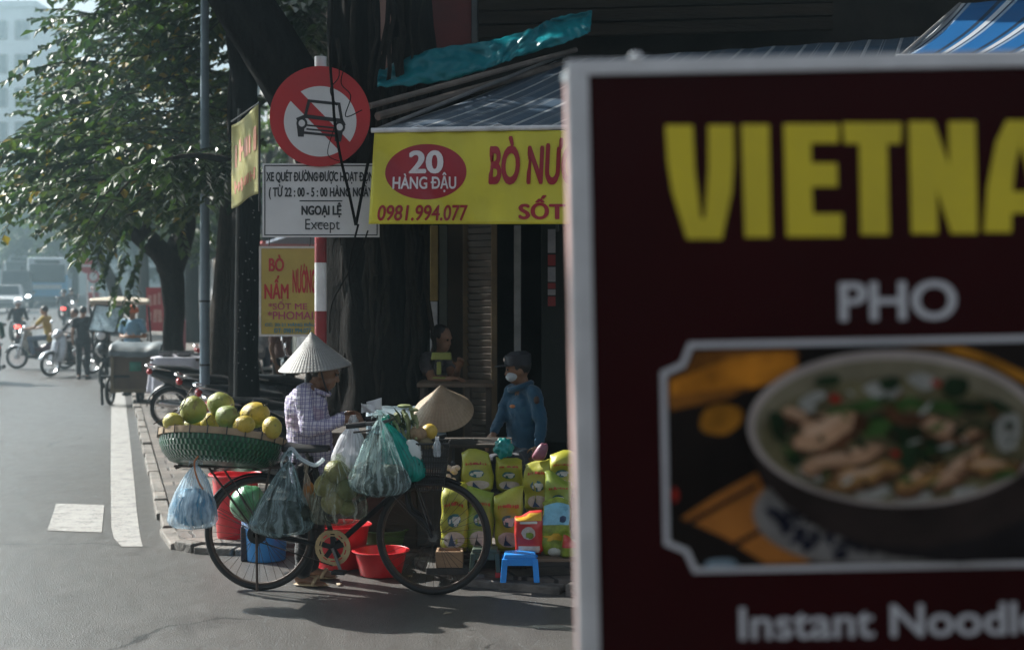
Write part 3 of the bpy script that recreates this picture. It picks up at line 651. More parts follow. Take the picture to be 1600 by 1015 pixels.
for pts, r in (([(519, -20), (516, 90), (520, 150), (524, 200), (533, 250), (545, 300), (556, 352)], .011), ([(524, 80), (530, 118), (516, 140), (526, 165)], .004), ([(540, 100), (533, 130), (548, 150), (540, 182), (566, 172)], .004),
               ([(556, 352), (566, 300), (575, 255), (590, 210)], .012), ([(560, 350), (545, 420), (552, 480)], .008), ([(575, 360), (560, 400), (520, 470), (515, 520)], .006), ([(522, 200), (512, 240), (530, 252)], .003)):
    mb.tube(crom([P(x, y, 9.55) for x, y in pts], 6), r*.9, 7)
single(mb, 'hanging_vine', BARK3, 'tangled black vines hanging in front of the traffic signs', 'vine', loc=P(530, 200, 9.55), angle=0)
lb_, tb_ = MB(), MB()
for k in range(430):
    a = RT.uniform(0, 2*PI); r = math.sqrt(RT.random()); x = -4.3+1.8*r*math.cos(a); y = 11.2+3.8*r*math.sin(a); z = RT.uniform(5.4, 8.0)
    if noise.noise(V3((x*.8, y*.8, z*.8))) < -.12 or (x > -3.4 and y > 12): continue
    spray(lb_, tb_, V3((x, y, z)), V3((RT.uniform(-1, 1), RT.uniform(-1, 1), RT.uniform(-.3, .3))), RT.uniform(.6, 1.2), 18, .19, .6)
for k in range(140):
    a = RT.uniform(0, 2*PI); r = math.sqrt(RT.random()); x = .9+2.2*r*math.cos(a); y = 9.4+2.2*r*math.sin(a); z = RT.uniform(5.2, 8)
    if (y < 9.3 and z < 5.4) or y > 9.9: continue
    spray(lb_, tb_, V3((x, y, z)), V3((RT.uniform(-1, 1), RT.uniform(-1, 1), RT.uniform(-.2, .3))), RT.uniform(.6, 1.2), 16, .19, .5)
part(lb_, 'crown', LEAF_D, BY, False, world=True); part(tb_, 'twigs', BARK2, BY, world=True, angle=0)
# ---- unseen tree added left of the camera; its crown shades the near air
b6 = V3((-6.6, 2.2, 0)); NT_ = thing('street_tree', 'unseen tree added left of the camera to shade the near air', 'tree', b6); mb = MB()
trunk(mb, [b6-V3((0, 0, .1)), b6+V3((.1, .1, 2)), b6+V3((.4, .6, 4)), b6+V3((1.0, 3, 5.8)), b6+V3((1.5, 5, 7))], [.34, .27, .24, .15, .06], seed=31)
trunk(mb, [b6+V3((.35, .5, 3.6)), b6+V3((1.2, -.2, 5.2)), b6+V3((2, -.6, 6.6))], [.17, .11, .05], 12, seed=33); part(mb, 'trunk', BARK2, NT_, world=True, angle=0); lb_ = MB()
for k in range(230):
    a = RT.uniform(0, 2*PI); r = math.sqrt(RT.random()); x = -5.2+2.3*r*math.cos(a); y = 7.3+1.4*r*math.sin(a); z = RT.uniform(5, 8)
    spray(lb_, None, V3((x, y, z)), V3((RT.uniform(-1, 1), RT.uniform(-1, 1), RT.uniform(-.3, .3))), RT.uniform(.6, 1.2), 18, .2, .6)
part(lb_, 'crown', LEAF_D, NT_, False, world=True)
# ---- hazy trees down the street
def far_tree(px, ytop, Y, rx, lb, dark=LEAF_F, lean=0, ybot=None, n=260, size=.5):
    b = V3((P(px, 0, Y).x, Y, gz(Y))); zt = P(0, ytop, Y).z; zb = P(0, ybot, Y).z if ybot else b.z+2.6
    root = thing('street_tree', lb, 'tree', b, group='hazy trees down the street'); mb = MB()
    c = V3((b.x+lean, Y, (zt+zb)/2)); h = (zt-zb)/2
    trunk(mb, [b-V3((0, 0, .2)), b+V3((-lean*.15, 0, 1.4)), b+V3((lean*.5, 0, 3)), c, c+V3((0, 0, h*.7))], [.3, .24, .2, .16, .05], 12, seed=px)
    for k in range(5): a = k*1.3; trunk(mb, [c-V3((0, 0, h*.5)), c+V3((math.cos(a)*rx*.4, math.sin(a)*rx*.4, -h*.1)), c+V3((math.cos(a)*rx*.8, math.sin(a)*rx*.8, h*.3))], [.12, .08, .03], 8, seed=k)
    part(mb, 'trunk', BARK2, root, world=True, angle=0); lb_ = MB(); cl = [V3((RT.gauss(0, .5), RT.gauss(0, .5), RT.gauss(0, .5))) for _ in range(9)]
    for k in range(n):
        q = RT.choice(cl)+V3((RT.gauss(0, .24), RT.gauss(0, .24), RT.gauss(0, .24)))
        if q.length > 1.15: q *= 1/q.length
        spray(lb_, None, c+V3((q.x*rx, q.y*rx, q.z*h)), V3((RT.uniform(-1, 1), RT.uniform(-1, 1), RT.uniform(-.4, .2))), rx*.28, 12, size, .8)
    part(lb_, 'crown', dark, root, False, world=True)
far_tree(176, 250, 52, 2.6, 'curved trunk tree rising behind the three wheeler', lean=-1.0, ybot=385, n=200, size=.3)
far_tree(225, 190, 62, 3.4, 'leafy street tree just behind the curved trunk', ybot=385, size=.35)
far_tree(300, 210, 46, 3.0, 'street tree seen between the leaning tree and lamp pole', ybot=400, size=.3)
far_tree(420, 150, 40, 3.0, 'street tree behind the fairy light trunk', ybot=400, size=.3)
far_tree(118, 275, 108, 5.5, 'round hazy tree above the bus', ybot=405, n=330, size=.6)
far_tree(72, 318, 122, 4.5, 'smaller hazy tree left of the round one above the bus', ybot=405, size=.6)
far_tree(150, 240, 135, 6.5, 'tall hazy tree far behind the bus', ybot=400, n=330, size=.8)
far_tree(30, 372, 140, 3.8, 'low hazy tree behind the white car', ybot=420, size=.6)
far_tree(212, 300, 118, 6, 'hazy tree deep in the street above the red signs', ybot=420, n=300, size=.7)
# ================================================================== LAMP POLE
b = V3((P(320, 0, 15).x, 15, ph)); LP = thing('lamp_pole', 'tall grey blue steel lamp pole standing in the pavement', 'pole', b)
mb = MB(); mb.tube([b+V3((0, 0, z)) for z in (0, 1.0, 3, 6.2)], [.056, .053, .049, .04], 16); part(mb, 'shaft', mat('pole_bluegrey', (.2, .26, .31), .5, .18, 5, metal=.2), LP, world=True)
mb = MB(); mb.lathe([(.12, 0), (.12, .02), (.07, .04), (.07, .2), (.055, .22)], 16, Matrix.Translation(b)); part(mb, 'base', MATS['pole_bluegrey'], LP, world=True)
mb = MB()
for z in (1.05, 1.72, 2.9): mb.tube([b+V3((0, 0, z)), b+V3((0, 0, z+.02))], .06, 14)
part(mb, 'strap', mat('strap_dark', (.03, .03, .03), .6), LP, world=True)
mb = MB(); mb.tube([b+V3((0, 0, 6.2)), b+V3((-.3, -.1, 6.7)), b+V3((-1.3, -.4, 6.9))], .035, 10); mb.box(b+V3((-1.6, -.5, 6.88)), (.6, .2, .1), rz=.3); part(mb, 'lamp_head', MATS['pole_bluegrey'], LP, world=True)
mb = MB(); b5 = V3((P(366, 0, 14.1).x, 14.1, ph)); mb.tube([b5, P(371, 360, 14.1), P(374, 170, 14.1)], .018, 8)
single(mb, 'thin_pole', mat('thin_pole_grey', (.11, .11, .105), .6), 'thin grey pipe standing beside the fairy light trunk', 'pole', loc=b5)
# ================================================================== SIGNS AND BANNERS
def flat(Y, off=0.0): return lambda x, y: P(x, y, Y)-V3((0, off, 0))
def plate(mb, x0, y0, x1, y1, Y, d, mi=0):
    a, b = P(x0, y0, Y), P(x1, y1, Y); mb.box(((a.x+b.x)/2, Y+d/2, (a.z+b.z)/2), (abs(b.x-a.x), d, abs(a.z-b.z)), mi=mi); return mb
def poly(mb, pts, Y, front, back, mi=0):
    """flat shape given thickness: pts are photo-plane x, y; sits from Y-front to Y-back"""
    pts = list(pts); ar = sum(pts[i][0]*pts[(i+1) % len(pts)][1]-pts[(i+1) % len(pts)][0]*pts[i][1] for i in range(len(pts)))
    if ar < 0: pts = pts[::-1]
    mb.prism(pts, lambda x, y, k: P(x, y, Y)-V3((0, front if k == 0 else back, 0)), mi); return mb
def arc(cx, cy, rx, ry, a0=0, a1=360, n=48): return [(cx+rx*math.cos(math.radians(a0+(a1-a0)*i/n)), cy+ry*math.sin(math.radians(a0+(a1-a0)*i/n))) for i in range(n + (0 if abs(a1-a0) == 360 else 1))]
RED = mat('sign_red', (.42, .012, .016), .45, .12, 4); WHT = mat('sign_white', (.62, .62, .63), .45, .08, 4); BLK = mat('sign_black', (.012, .012, .013), .5)
# ---- no-cars disc, plate and striped post
YS = 9.75; b = ground(502, 806+76); b = V3((P(501, 0, YS+.08).x, YS+.08, ph*0+.02))
SG = thing('traffic_sign', 'round no cars sign with white plate on a red and white striped post', 'traffic sign', b)
mb = MB(); x0 = b.x; zt = P(0, 86, YS).z
bands = [(zt, P(0, 118, YS).z, 1), (P(0, 118, YS).z, P(0, 410, YS).z, 0), (P(0, 410, YS).z, P(0, 486, YS).z, 1), (P(0, 486, YS).z, P(0, 570, YS).z, 0), (P(0, 570, YS).z, P(0, 655, YS).z, 1), (P(0, 655, YS).z, .02, 0)]
for za, zb, m in bands: mb.tube([(x0, YS+.08, zb), (x0, YS+.08, za)], .041, 20, mi=m, cap=True)
part(mb, 'post', [mat('post_red', (.2, .012, .015), .5, .2, 6), mat('post_white', (.6, .6, .6), .5, .15, 6)], SG, world=True)
mb = MB(); mb.lathe([(0, -.004), (78.5/F*YS, -.004), (78.5/F*YS, .004), (0, .004)], 72, Matrix.Translation(P(500, 182, YS)) @ Matrix.Rotation(PI/2, 4, 'X')); part(mb, 'disc', RED, SG, world=True)
mb = MB(); cx, cy, R = 500.5, 190, 55
th = math.radians(46.5)                                             # the slash leaves two white segments
for sgn in (1, -1):
    off = 10.5; a = math.asin(off/R); pts = []
    s0, s1 = th+(a if sgn > 0 else PI+a), th+(PI-a if sgn > 0 else 2*PI-a)
    for i in range(40): q = s0+(s1-s0)*i/39; pts.append((cx+R*1.03*math.cos(q), cy+R*math.sin(q)))
    poly(mb, pts, YS, .0065, .003)
part(mb, 'white_field', WHT, SG, False, world=True)
mb = MB()
def strokes(pts, w, Y=YS, f=.0095, k=.0045, closed=False):
    pts = [V3((x, y, 0)) for x, y in pts]; n = len(pts)
    for i in range(n if closed else n-1):
        a, b = pts[i], pts[(i+1) % n]; d = (b-a).normalized(); s = V3((-d.y, d.x, 0))*w/2; a = a-d*w*.35; b = b+d*w*.35
        poly(mb, [(p.x, p.y) for p in (a-s, b-s, b+s, a+s)], Y, f+i*.00006, k)
strokes([(477, 182), (483, 158), (530, 163), (534, 187)], 4.5)
strokes([(466, 187), (478, 182), (534, 189), (537, 195)], 6)
strokes([(470, 207), (530, 213)], 4); strokes([(480, 196), (522, 200)], 2.5); strokes([(480, 202), (522, 206)], 2.5)
poly(mb, [(464, 196), (476, 198), (475, 214), (466, 214)], YS, .0101, .0045); poly(mb, [(524, 203), (536, 204), (533, 222), (523, 221)], YS, .0101, .0045)
for x, y in ((472, 193), (531, 199)):
    poly(mb, arc(x, y, 8.5, 9, n=24), YS, .0106, .0045)
part(mb, 'car_symbol', BLK, SG, False, world=True)
mb = MB()
for x, y in ((472, 193), (531, 199)): poly(mb, arc(x, y, 5, 5.4, n=20), YS, .0126, .0107)
part(mb, 'lamp_dot', WHT, SG, False, world=True)
mb = MB(); plate(mb, 410, 255.5, 593, 370.5, YS+.02, .004); pl = part(mb, 'plate', WHT, SG, False, world=True)
mb = MB(); Yp = YS+.02
for a in ((413, 258, 590, 259.6), (413, 366.4, 590, 368), (413, 259.6, 414.6, 366.4), (588.4, 259.6, 590, 366.4), (468, 313, 535, 314.8)): plate(mb, *a, Yp-.0025, .002)
part(mb, 'border', BLK, pl, False, world=True)
mb = MB(); fn = flat(Yp, .003)
text(mb, 'XE QUÉT ĐƯỜNG ĐƯỢC HOẠT ĐỘNG', (416, 264, 591, 287.5), fn, .05); part(mb, 'lettering', BLK, pl, False, world=True, solid=.0008); mb = MB(); text(mb, '( TỪ 22 : 00 - 5 : 00 HÀNG NGÀY )', (420, 288, 589, 312), fn, .05)
part(mb, 'lettering', BLK, pl, False, world=True, solid=.0008); mb = MB(); text(mb, 'NGOẠI LỆ', (471, 316.5, 534, 340), fn, .065); part(mb, 'lettering', BLK, pl, False, world=True, solid=.0008); mb = MB(); text(mb, 'Except', (477, 342, 531, 364), fn, .0)
part(mb, 'lettering', BLK, pl, False, world=True, solid=.0008)
mb = MB()
for z in (P(0, 150, YS).z, P(0, 215, YS).z, P(0, 275, YS).z, P(0, 350, YS).z): mb.tube([(x0, YS+.08, z-.015), (x0, YS+.08, z+.015)], .045, 16); mb.box((x0, YS+.035, z), (.06, .03, .03))
part(mb, 'clamp', mat('zinc', (.3, .3, .3), .4, metal=.6), SG, world=True)
# ---- yellow hanging board behind the post
YL = mat('board_yellow', (.34, .27, .06), .55, .18, 3); DR = mat('letter_red', (.33, .012, .02), .5); MG = mat('letter_magenta', (.3, .03, .1), .5); BL = mat('letter_blue', (.03, .16, .24), .5)
YY = 10.35; bb = P(449, 524, YY)
HB = thing('shop_sign', 'small yellow menu board hanging behind the striped post', 'sign', bb)
mb = MB(); plate(mb, 407, 387, 497, 524, YY+.004, .02); part(mb, 'panel', YL, HB, False, world=True)
mb = MB()
for a in ((404.5, 384.5, 499.5, 388), (404.5, 522, 499.5, 525.5), (404.5, 388, 408, 522), (496, 388, 499.5, 522)): plate(mb, *a, YY-.002, .03)
part(mb, 'frame', mat('frame_pale', (.45, .45, .44), .5, .2), HB, False, world=True)
mb = MB(); fn = flat(YY, -.0005); text(mb, 'BÒ', (420, 398, 444, 424), fn, .045); part(mb, 'lettering', DR, HB, False, world=True, solid=.001); mb = MB(); text(mb, 'NẤM', (413, 430, 451, 467), fn, .045); part(mb, 'lettering', DR, HB, False, world=True, solid=.001); mb = MB(); text(mb, 'NƯỚNG', (457, 412, 493, 458), fn, .05)
part(mb, 'lettering', DR, HB, False, world=True, solid=.001)
mb = MB(); text(mb, '*SỐT ME', (419, 468, 480, 483.5), fn, .01); part(mb, 'lettering', MG, HB, False, world=True, solid=.001); mb = MB(); text(mb, '*PHOMAI', (418, 486, 489, 499), fn, .01); part(mb, 'lettering', MG, HB, False, world=True, solid=.001)
mb = MB(); text(mb, 'CC: 20-21 HÀNG ĐẬU', (414, 503, 492, 511), fn, .03); part(mb, 'lettering', BL, HB, False, world=True, solid=.001); mb = MB(); text(mb, 'ĐT: 0981.994.077', (428, 512.5, 486, 520), fn, .03); part(mb, 'lettering', BL, HB, False, world=True, solid=.001)
mb = MB()
for x in (420, 484): mb.tube([P(x, 386, YY+.01), P(x+6, 300, YY+.3)], .004, 6)
part(mb, 'wire', BLK, HB, world=True)
# ---- small curled yellow flag banner
def flag(a, b):
    x = 362+43*a; y0 = 196-31*a+3*math.sin(a*5); y1 = 326-25*a+2*math.sin(a*7)
    return P(x, y0+(y1-y0)*b, 10.6-.45*a+.035*math.sin(a*6+b*3)+.03*math.sin(b*7))
FB = thing('small_banner', 'small curled faded yellow banner with washed out red letters left of the disc', 'banner', P(384, 320, 10.5))
t = NT('flag_cloth'); f = t.noise(3, 4); t.l(t.ramp(f, [(.35, (.38, .36, .12)), (.65, (.5, .47, .24))]), t.b.inputs['Base Color']); t.b.inputs['Roughness'].default_value = .7
tr = t.n('ShaderNodeBsdfTranslucent'); tr.inputs[0].default_value = (.5, .48, .2, 1); mx = t.n('ShaderNodeMixShader'); mx.inputs[0].default_value = .45
t.l(t.b.outputs[0], mx.inputs[1]); t.l(tr.outputs[0], mx.inputs[2]); t.l(mx.outputs[0], t.out.inputs[0]); FLAG = t.m
mb = MB(); mb.grid(flag, 14, 24); part(mb, 'cloth', FLAG, FB, world=True, solid=.003)
mb = MB(); fl = lambda x, y: flag(x, y)+V3((-.002, -.005, 0)); strokes_of_print(mb, (.12, .22, .95, .56), fl, 5, 3); strokes_of_print(mb, (.12, .68, .9, .86), fl, 7, 4)
part(mb, 'lettering', mat('faded_red', (.42, .17, .1), .7), FB, False, world=True)
mb = MB(); mb.tube([P(362, 190, 10.62), P(406, 160, 10.14)], .008, 6); mb.tube([P(405.5, 160, 10.14), P(405.5, 330, 10.16)], .008, 6); part(mb, 'rod', BLK, FB, world=True)
# ---- the long yellow banner under the awning
YC = mat('banner_yellow', (.60, .54, .04), .5, .14, 2.5); BR = mat('banner_red', (.32, .008, .022), .45, .15, 2.5)
b0, b1 = P(585, 205, 9.5), P(885, 200, 9.36)
def ban(x, y, off=0.0):
    """x, y in photo pixels of the hanging cloth"""
    s = (x-585)/300.0; Y = 9.5-.14*s; hang = (y-205)/143.0; xx = x-9*hang*max(0, 1-abs(s)*3)
    w = .013*math.sin(s*13+hang*2.0)*hang+.008*math.sin(s*31-hang*5)+.012*math.sin(hang*6+s*4)
    cr = .016*math.exp(-((hang-.15-.75*(s/.42))/.09)**2)*(1 if 0 < s < .6 else 0)
    return P(xx, y+2-1.6*s*2*(1-hang), Y+w+cr)-V3((0, off, 0))
BN = thing('long_banner', 'long yellow cloth banner with a dark red oval under the striped awning', 'banner', P(700, 348, 9.45))
mb = MB(); mb.grid(lambda a, b: ban(585+a*620, 205+b*143), 110, 26); part(mb, 'cloth', YC, BN, world=True, solid=.003)
mb = MB(); rr, na = 10, 56; vs = [ban(667, 267, .0035)]; fs = []
for i in range(1, rr+1):
    for k in range(na): vs.append(ban(667+62*i/rr*math.cos(2*PI*k/na), 267+43*i/rr*math.sin(2*PI*k/na), .0035))
for k in range(na): fs.append((0, 1+k, 1+(k+1) % na))
for i in range(rr-1):
    for k in range(na): fs.append((1+i*na+k, 1+(i+1)*na+k, 1+(i+1)*na+(k+1) % na, 1+i*na+(k+1) % na))
mb.add(vs, fs); part(mb, 'oval', BR, BN, world=True)
def dense(mbx, body, box, off, bold, **k):
    """lettering that follows the cloth"""
    m = MB(); text(m, body, box, lambda x, y: V3((x, 0, y)), bold, **k); mbx.add([ban(v.x, v.z, off-v.y) for v in m.v], m.f)
mb = MB(); dense(mb, '20', (640, 234, 693, 270), .010, .05); part(mb, 'lettering', mat('banner_white', (.7, .66, .68), .5, .05), BN, False, world=True); mb = MB(); dense(mb, 'HÀNG ĐẬU', (617, 268, 713, 299), .010, .035); part(mb, 'lettering', mat('banner_white', (.7, .66, .68), .5, .05), BN, False, world=True)
mb = MB(); dense(mb, '0981.994.077', (597, 318.5, 731, 343), .008, .03, shear=.12); part(mb, 'lettering', BR, BN, False, world=True); mb = MB(); dense(mb, 'BÒ NƯỚNG', (763, 213, 960, 288), .008, .055, shear=.1); part(mb, 'lettering', BR, BN, False, world=True); mb = MB(); dense(mb, 'SỐT ME', (810, 304, 945, 341), .008, .05); part(mb, 'lettering', BR, BN, False, world=True)

# ================================================================== FOREGROUND SIGN BOARD
YF = 2.2; PS = thing('pho_sign', 'big maroon noodle menu sign with silver frame close to the camera', 'sign', P(885, 95, YF), roll=math.radians(-1.15))
ps0 = P(885, 95, YF)
def L(x, y, off=0.0): return V3(((x-885)/F*YF, -off, -(y-95)/F*YF))
def lpoly(mb, pts, f, k, mi=0):
    pts = list(pts); ar = sum(pts[i][0]*pts[(i+1) % len(pts)][1]-pts[(i+1) % len(pts)][0]*pts[i][1] for i in range(len(pts)))
    if ar < 0: pts = pts[::-1]
    mb.prism(pts, lambda x, y, q: L(x, y, f if q == 0 else k), mi); return mb
def rect(a, b, c, d): return [(a, b), (c, b), (c, d), (a, d)]
W1, H1 = 1912, 1260
t = NT('maroon_vinyl'); f = t.noise(3, 5); t.l(t.ramp(f, [(.3, (.02, .0016, .002)), (.7, (.027, .002, .003))]), t.b.inputs['Base Color']); t.b.inputs['Roughness'].default_value = .5; t.b.inputs['Specular IOR Level'].default_value = .04
mb = MB(); lpoly(mb, rect(917, 117, W1-32, H1-34), 0, -.03); part(mb, 'panel', t.m, PS, False)
mb = MB(); lpoly(mb, rect(888, 98, W1-3, H1-3), -.031, -.2); part(mb, 'light_box', mat('box_pinkish', (.5, .3, .27), .6, .2, 8, .2, 20), PS, False)
AL = mat('frame_alu', (.5, .5, .51), .38, .12, 10, metal=.35)
mb = MB(); lpoly(mb, rect(885, 95, W1, 119), .008, -.03); lpoly(mb, rect(885, H1-36, W1, H1), .008, -.03); lpoly(mb, rect(885, 119, 918.5, H1-36), .008, -.03); lpoly(mb, rect(W1-33, 119, W1, H1-36), .008, -.03)
lpoly(mb, rect(893, 103, 905, H1-8), .011, .0082)
part(mb, 'frame', AL, PS, False, bevel=.003)
mb = MB(); mb.ell(L(993, 92, .004), (.011, .011, .007), nu=14); mb.tube([L(993, 88, -.01), L(993, 100, -.01)], .006, 8); part(mb, 'bolt', mat('bolt_pale', (.75, .75, .76), .25, .1, metal=.3), PS); mb = MB(); mb.ell(L(896, 112, -.06), (.016, .016, .014), nu=12); part(mb, 'bolt', mat('bolt_pale', (.75, .75, .76), .25, .1, metal=.3), PS)
mb = MB()
for x in (950, W1-70): lpoly(mb, rect(x, H1, x+36, 95+CH*0+int((ps0.z)/YF*F)), -.01, -.045)
part(mb, 'leg', AL, PS, False)
VY = mat('letter_yellow', (.55, .44, .006), .5, .1, 5); VW = mat('letter_white', (.44, .44, .46), .5, .08, 5)
mb = MB(); yo = 4
def G(*ps): lpoly(mb, [(x, y+yo+.021*(x-1040)) for x, y in ps], .004, .0002)
G((1037, 195), (1080, 195), (1082, 265), (1090, 340), (1096, 340), (1103, 265), (1104, 195), (1143, 195), (1143, 250), (1139, 300), (1122, 373), (1067, 373), (1046, 300), (1039, 250))        # V
G((1156, 194), (1199, 194), (1199, 370), (1158, 370))                          # I
G((1222, 193), (1308, 193), (1307, 223), (1264, 223), (1264, 254), (1304, 254), (1304, 291), (1264, 291), (1265, 333), (1311, 333), (1310, 369), (1223, 369))  # E
G((1314, 191), (1406, 191), (1404, 224), (1383, 224), (1383, 366), (1339, 366), (1339, 224), (1316, 224))  # T
G((1417, 189), (1456, 189), (1479, 258), (1479, 189), (1521, 189), (1521, 364), (1480, 364), (1459, 296), (1459, 364), (1418, 364))  # N
mA = [(1531, 362), (1538, 290), (1553, 220), (1570, 187), (1612, 187), (1628, 220), (1643, 290), (1650, 362), (1608, 362), (1607, 332), (1575, 332), (1574, 362)]
G(*mA[:3], mA[3], (1590, 187), (1590, 225), (1581, 262), (1577, 298), (1590, 298), (1590, 332), (1575, 332), (1574, 362))
G((1590.2, 187), (1612, 187), (1628, 220), (1643, 290), (1650, 362), (1608, 362), (1607, 332), (1590.2, 332), (1590.2, 298), (1604, 298), (1600, 262), (1590.2, 225))   # A
G((1662, 362), (1670, 186), (1712, 186), (1726, 270), (1738, 186), (1780, 186), (1790, 362), (1750, 362), (1746, 265), (1732, 340), (1718, 340), (1705, 265), (1702, 362))  # M
part(mb, 'lettering', VY, PS, False, bevel=.001)
mb = MB(); fn = lambda x, y: L(x, y, .002); text(mb, 'PHO', (1303, 449, 1487, 511), fn, .03); part(mb, 'lettering', VW, PS, False, solid=.001); mb = MB(); text(mb, 'Instant Noodles', (1137, 953, 1640, 1004), fn, .022); part(mb, 'lettering', VW, PS, False, solid=.001)
# the printed picture: border, then the dish built as flat colour shapes
def clip(x0, y0, x1, y1, c): return [(x0+c, y0), (x1-c, y0), (x1-c*.7, y0+c*.7), (x1, y0+c), (x1, y1-c), (x1-c*.7, y1-c*.7), (x1-c, y1), (x0+c, y1), (x0+c*.7, y1-c*.7), (x0, y1-c), (x0, y0+c), (x0+c*.7, y0+c*.7)]
mb = MB(); lpoly(mb, clip(1022, 538, 1772, 898, 45), .003, .0002); pic = part(mb, 'picture', VW, PS, False)
mb = MB(); lpoly(mb, clip(1031, 547, 1763, 889, 42), .0045, .0031); part(mb, 'picture_ground', mat('pic_dark', (.009, .006, .005), .5, .5, 5, spec=.06), pic, False)
def pm(n, c=(.3, .12, .012), v=.3, s=18): return mat('pic_'+n, tuple(.8*q for q in c), .5, v, s, spec=.06)
def shape(name, pts, z, m, nz=0):
    mb = MB(); pts = [(x+nz*noise.noise(V3((x*.04, y*.04, z*900))), y+nz*noise.noise(V3((y*.04, x*.04, z*700)))) for x, y in pts]; lpoly(mb, pts, z, z-.0008); return part(mb, name, m, pic, False)
def ell(cx, cy, rx, ry, rot=0, n=40): r = math.radians(rot); return [(cx+rx*math.cos(a)*math.cos(r)-ry*math.sin(a)*math.sin(r), cy+rx*math.cos(a)*math.sin(r)+ry*math.sin(a)*math.cos(r)) for a in (2*PI*i/n for i in range(n))]
def zc(*pts): return [((937+.507*x)-((500+.507*y)-95)*.02, (500+.507*y)+((937+.507*x)-885)*.02) for x, y in pts]
def zell(cx, cy, rx, ry, rot=0, n=40): return zc(*ell(cx, cy, rx, ry, rot, n))
PZ = [.0056]
def lay(name, pts, m, nz=4): PZ[0] += .00022; mb = MB(); q = [(x+nz*noise.noise(V3((x*.04, y*.04, PZ[0]*900))), y+nz*noise.noise(V3((y*.04, x*.04, PZ[0]*700)))) for x, y in pts]; lpoly(mb, q, PZ[0], PZ[0]-.00015); return part(mb, name, m, pic, False)
lay('bread_print', zc((212, 178), (266, 152), (294, 93), (605, 90), (612, 115), (560, 150), (330, 165), (214, 190)), pm('bread_dim', (.2, .075, .012), .5, 14))
lay('bread_print', zc((214, 186), (400, 112), (520, 100), (596, 96), (606, 140), (560, 185), (400, 225), (290, 250), (214, 276)), pm('bread_light', (.52, .19, .016), .45, 12))
lay('bread_print', zc((214, 235), (330, 215), (470, 205), (400, 235), (214, 278)), pm('bread_dim'))
lay('bread_print', zell(375, 305, 68, 46, -15), pm('bread', (.36, .15, .014), .5, 12))
lay('bread_print', zc((905, 84), (1000, 82), (1110, 82), (1200, 110), (1320, 165), (1320, 205), (1180, 130), (1040, 88)), pm('bread'))
lay('red_print', zell(226, 535, 10, 20, 0), pm('chilli', (.3, .02, .012)))
lay('mat_print', zc((245, 605), (360, 535), (480, 465), (505, 520), (530, 640), (650, 745), (512, 745), (380, 670)), pm('mat', (.34, .125, .025), .3, 10))
for a in (((270, 612), (480, 500), (484, 514), (282, 626)), ((395, 690), (520, 622), (528, 634), (408, 702))): lay('mat_line_print', zc(*a), pm('matline', (.02, .01, .008)), 1)
lay('saucer_print', [(x, min(y, 886)) for x, y in zell(905, 590, 436, 180, 0, 60)], pm('saucer_rim', (.2, .18, .165), .2, 8), 0)
lay('saucer_print', [(x, min(y, 886)) for x, y in zell(908, 588, 420, 168, 0, 60)], pm('saucer', (.2, .19, .185), .6, 22), 0)
for k in range(46):
    a = RT.uniform(.55*PI, 1.02*PI); r = RT.uniform(.62, .93); q = zell(908+420*r*math.cos(a), 588+168*r*math.sin(a), RT.uniform(8, 26), RT.uniform(6, 16), RT.uniform(0, 180), 12)
    if max(y for x, y in q) < 884: lay('saucer_spot_print', q, pm('indigo', (.012, .012, .025)), 4)
lay('saucer_shade_print', [(x, min(y, 886)) for x, y in zc((640, 560), (700, 640), (790, 690), (900, 720), (1100, 745), (1330, 720), (1420, 560))], pm('bowl_foot', (.014, .011, .012), .5, 8))
lay('bowl_print', zc((462, 400), (500, 490), (560, 560), (680, 640), (820, 685), (1000, 695), (1180, 660), (1300, 600), (1360, 420)), pm('bowl_dark', (.026, .018, .016), .4, 8), 2)
lay('bowl_rim_print', zell(905, 330, 456, 238, 1.5, 72), pm('rim', (.36, .31, .285), .25, 6), 0)
lay('bowl_inside_print', zell(905, 336, 434, 218, 1.5, 72), pm('inside', (.17, .15, .1), .35, 6), 0)
lay('broth_print', zell(905, 362, 415, 186, 1.5, 72), pm('broth', (.13, .115, .06), .5, 16), 6)
def herb(x, y, rx, ry, ro, c): lay('herb_print', zell(x, y, rx, ry, ro, 16), c, 7)
G1, G2, G3 = pm('herb_dark', (.014, .03, .012), .5, 25), pm('herb_green', (.045, .1, .025), .5, 25), pm('onion', (.33, .33, .3), .3, 25)
for a in ((650, 240, 44, 20, -15, G3), (860, 215, 60, 26, 5, G3), (985, 185, 52, 24, 5, G3), (1240, 340, 42, 62, 10, G3), (830, 520, 60, 20, 0, G3), (950, 535, 60, 18, 0, G3), (1110, 520, 40, 16, -20, G3), (640, 470, 40, 18, 20, G3)): herb(*a)
M1, M2, M3 = pm('meat', (.42, .25, .15), .35, 16), pm('meat_edge', (.10, .045, .022), .5, 20), pm('meat_gold', (.36, .2, .075), .35, 16)
def slice_(x, y, rx, ry, ro, m): lay('meat_print', zell(x+4, y+9, rx+8, ry+6, ro, 40), M2, 9); lay('meat_print', zell(x, y, rx*.98, ry*.92, ro, 40), m, 11); lay('meat_sheen_print', zell(x-rx*.1, y-ry*.25, rx*.6, ry*.3, ro, 18), pm('meat_pale', (.55, .36, .24), .3, 16), 4)
for a in ((850, 300, 90, 24, -25, M2), (1000, 350, 130, 60, 5, G1), (1060, 330, 100, 28, 10, M1), (945, 300, 60, 20, 0, M2), (600, 285, 52, 24, 20, M1), (690, 330, 112, 55, -28, M1), (740, 415, 130, 26, -14, M1), (800, 470, 128, 26, -14, M3), (970, 475, 86, 26, -32, M3), (1090, 445, 96, 26, -38, M1), (1190, 440, 92, 24, -5, M3)): slice_(*a) if a[5] in (M1, M3) else herb(*a)
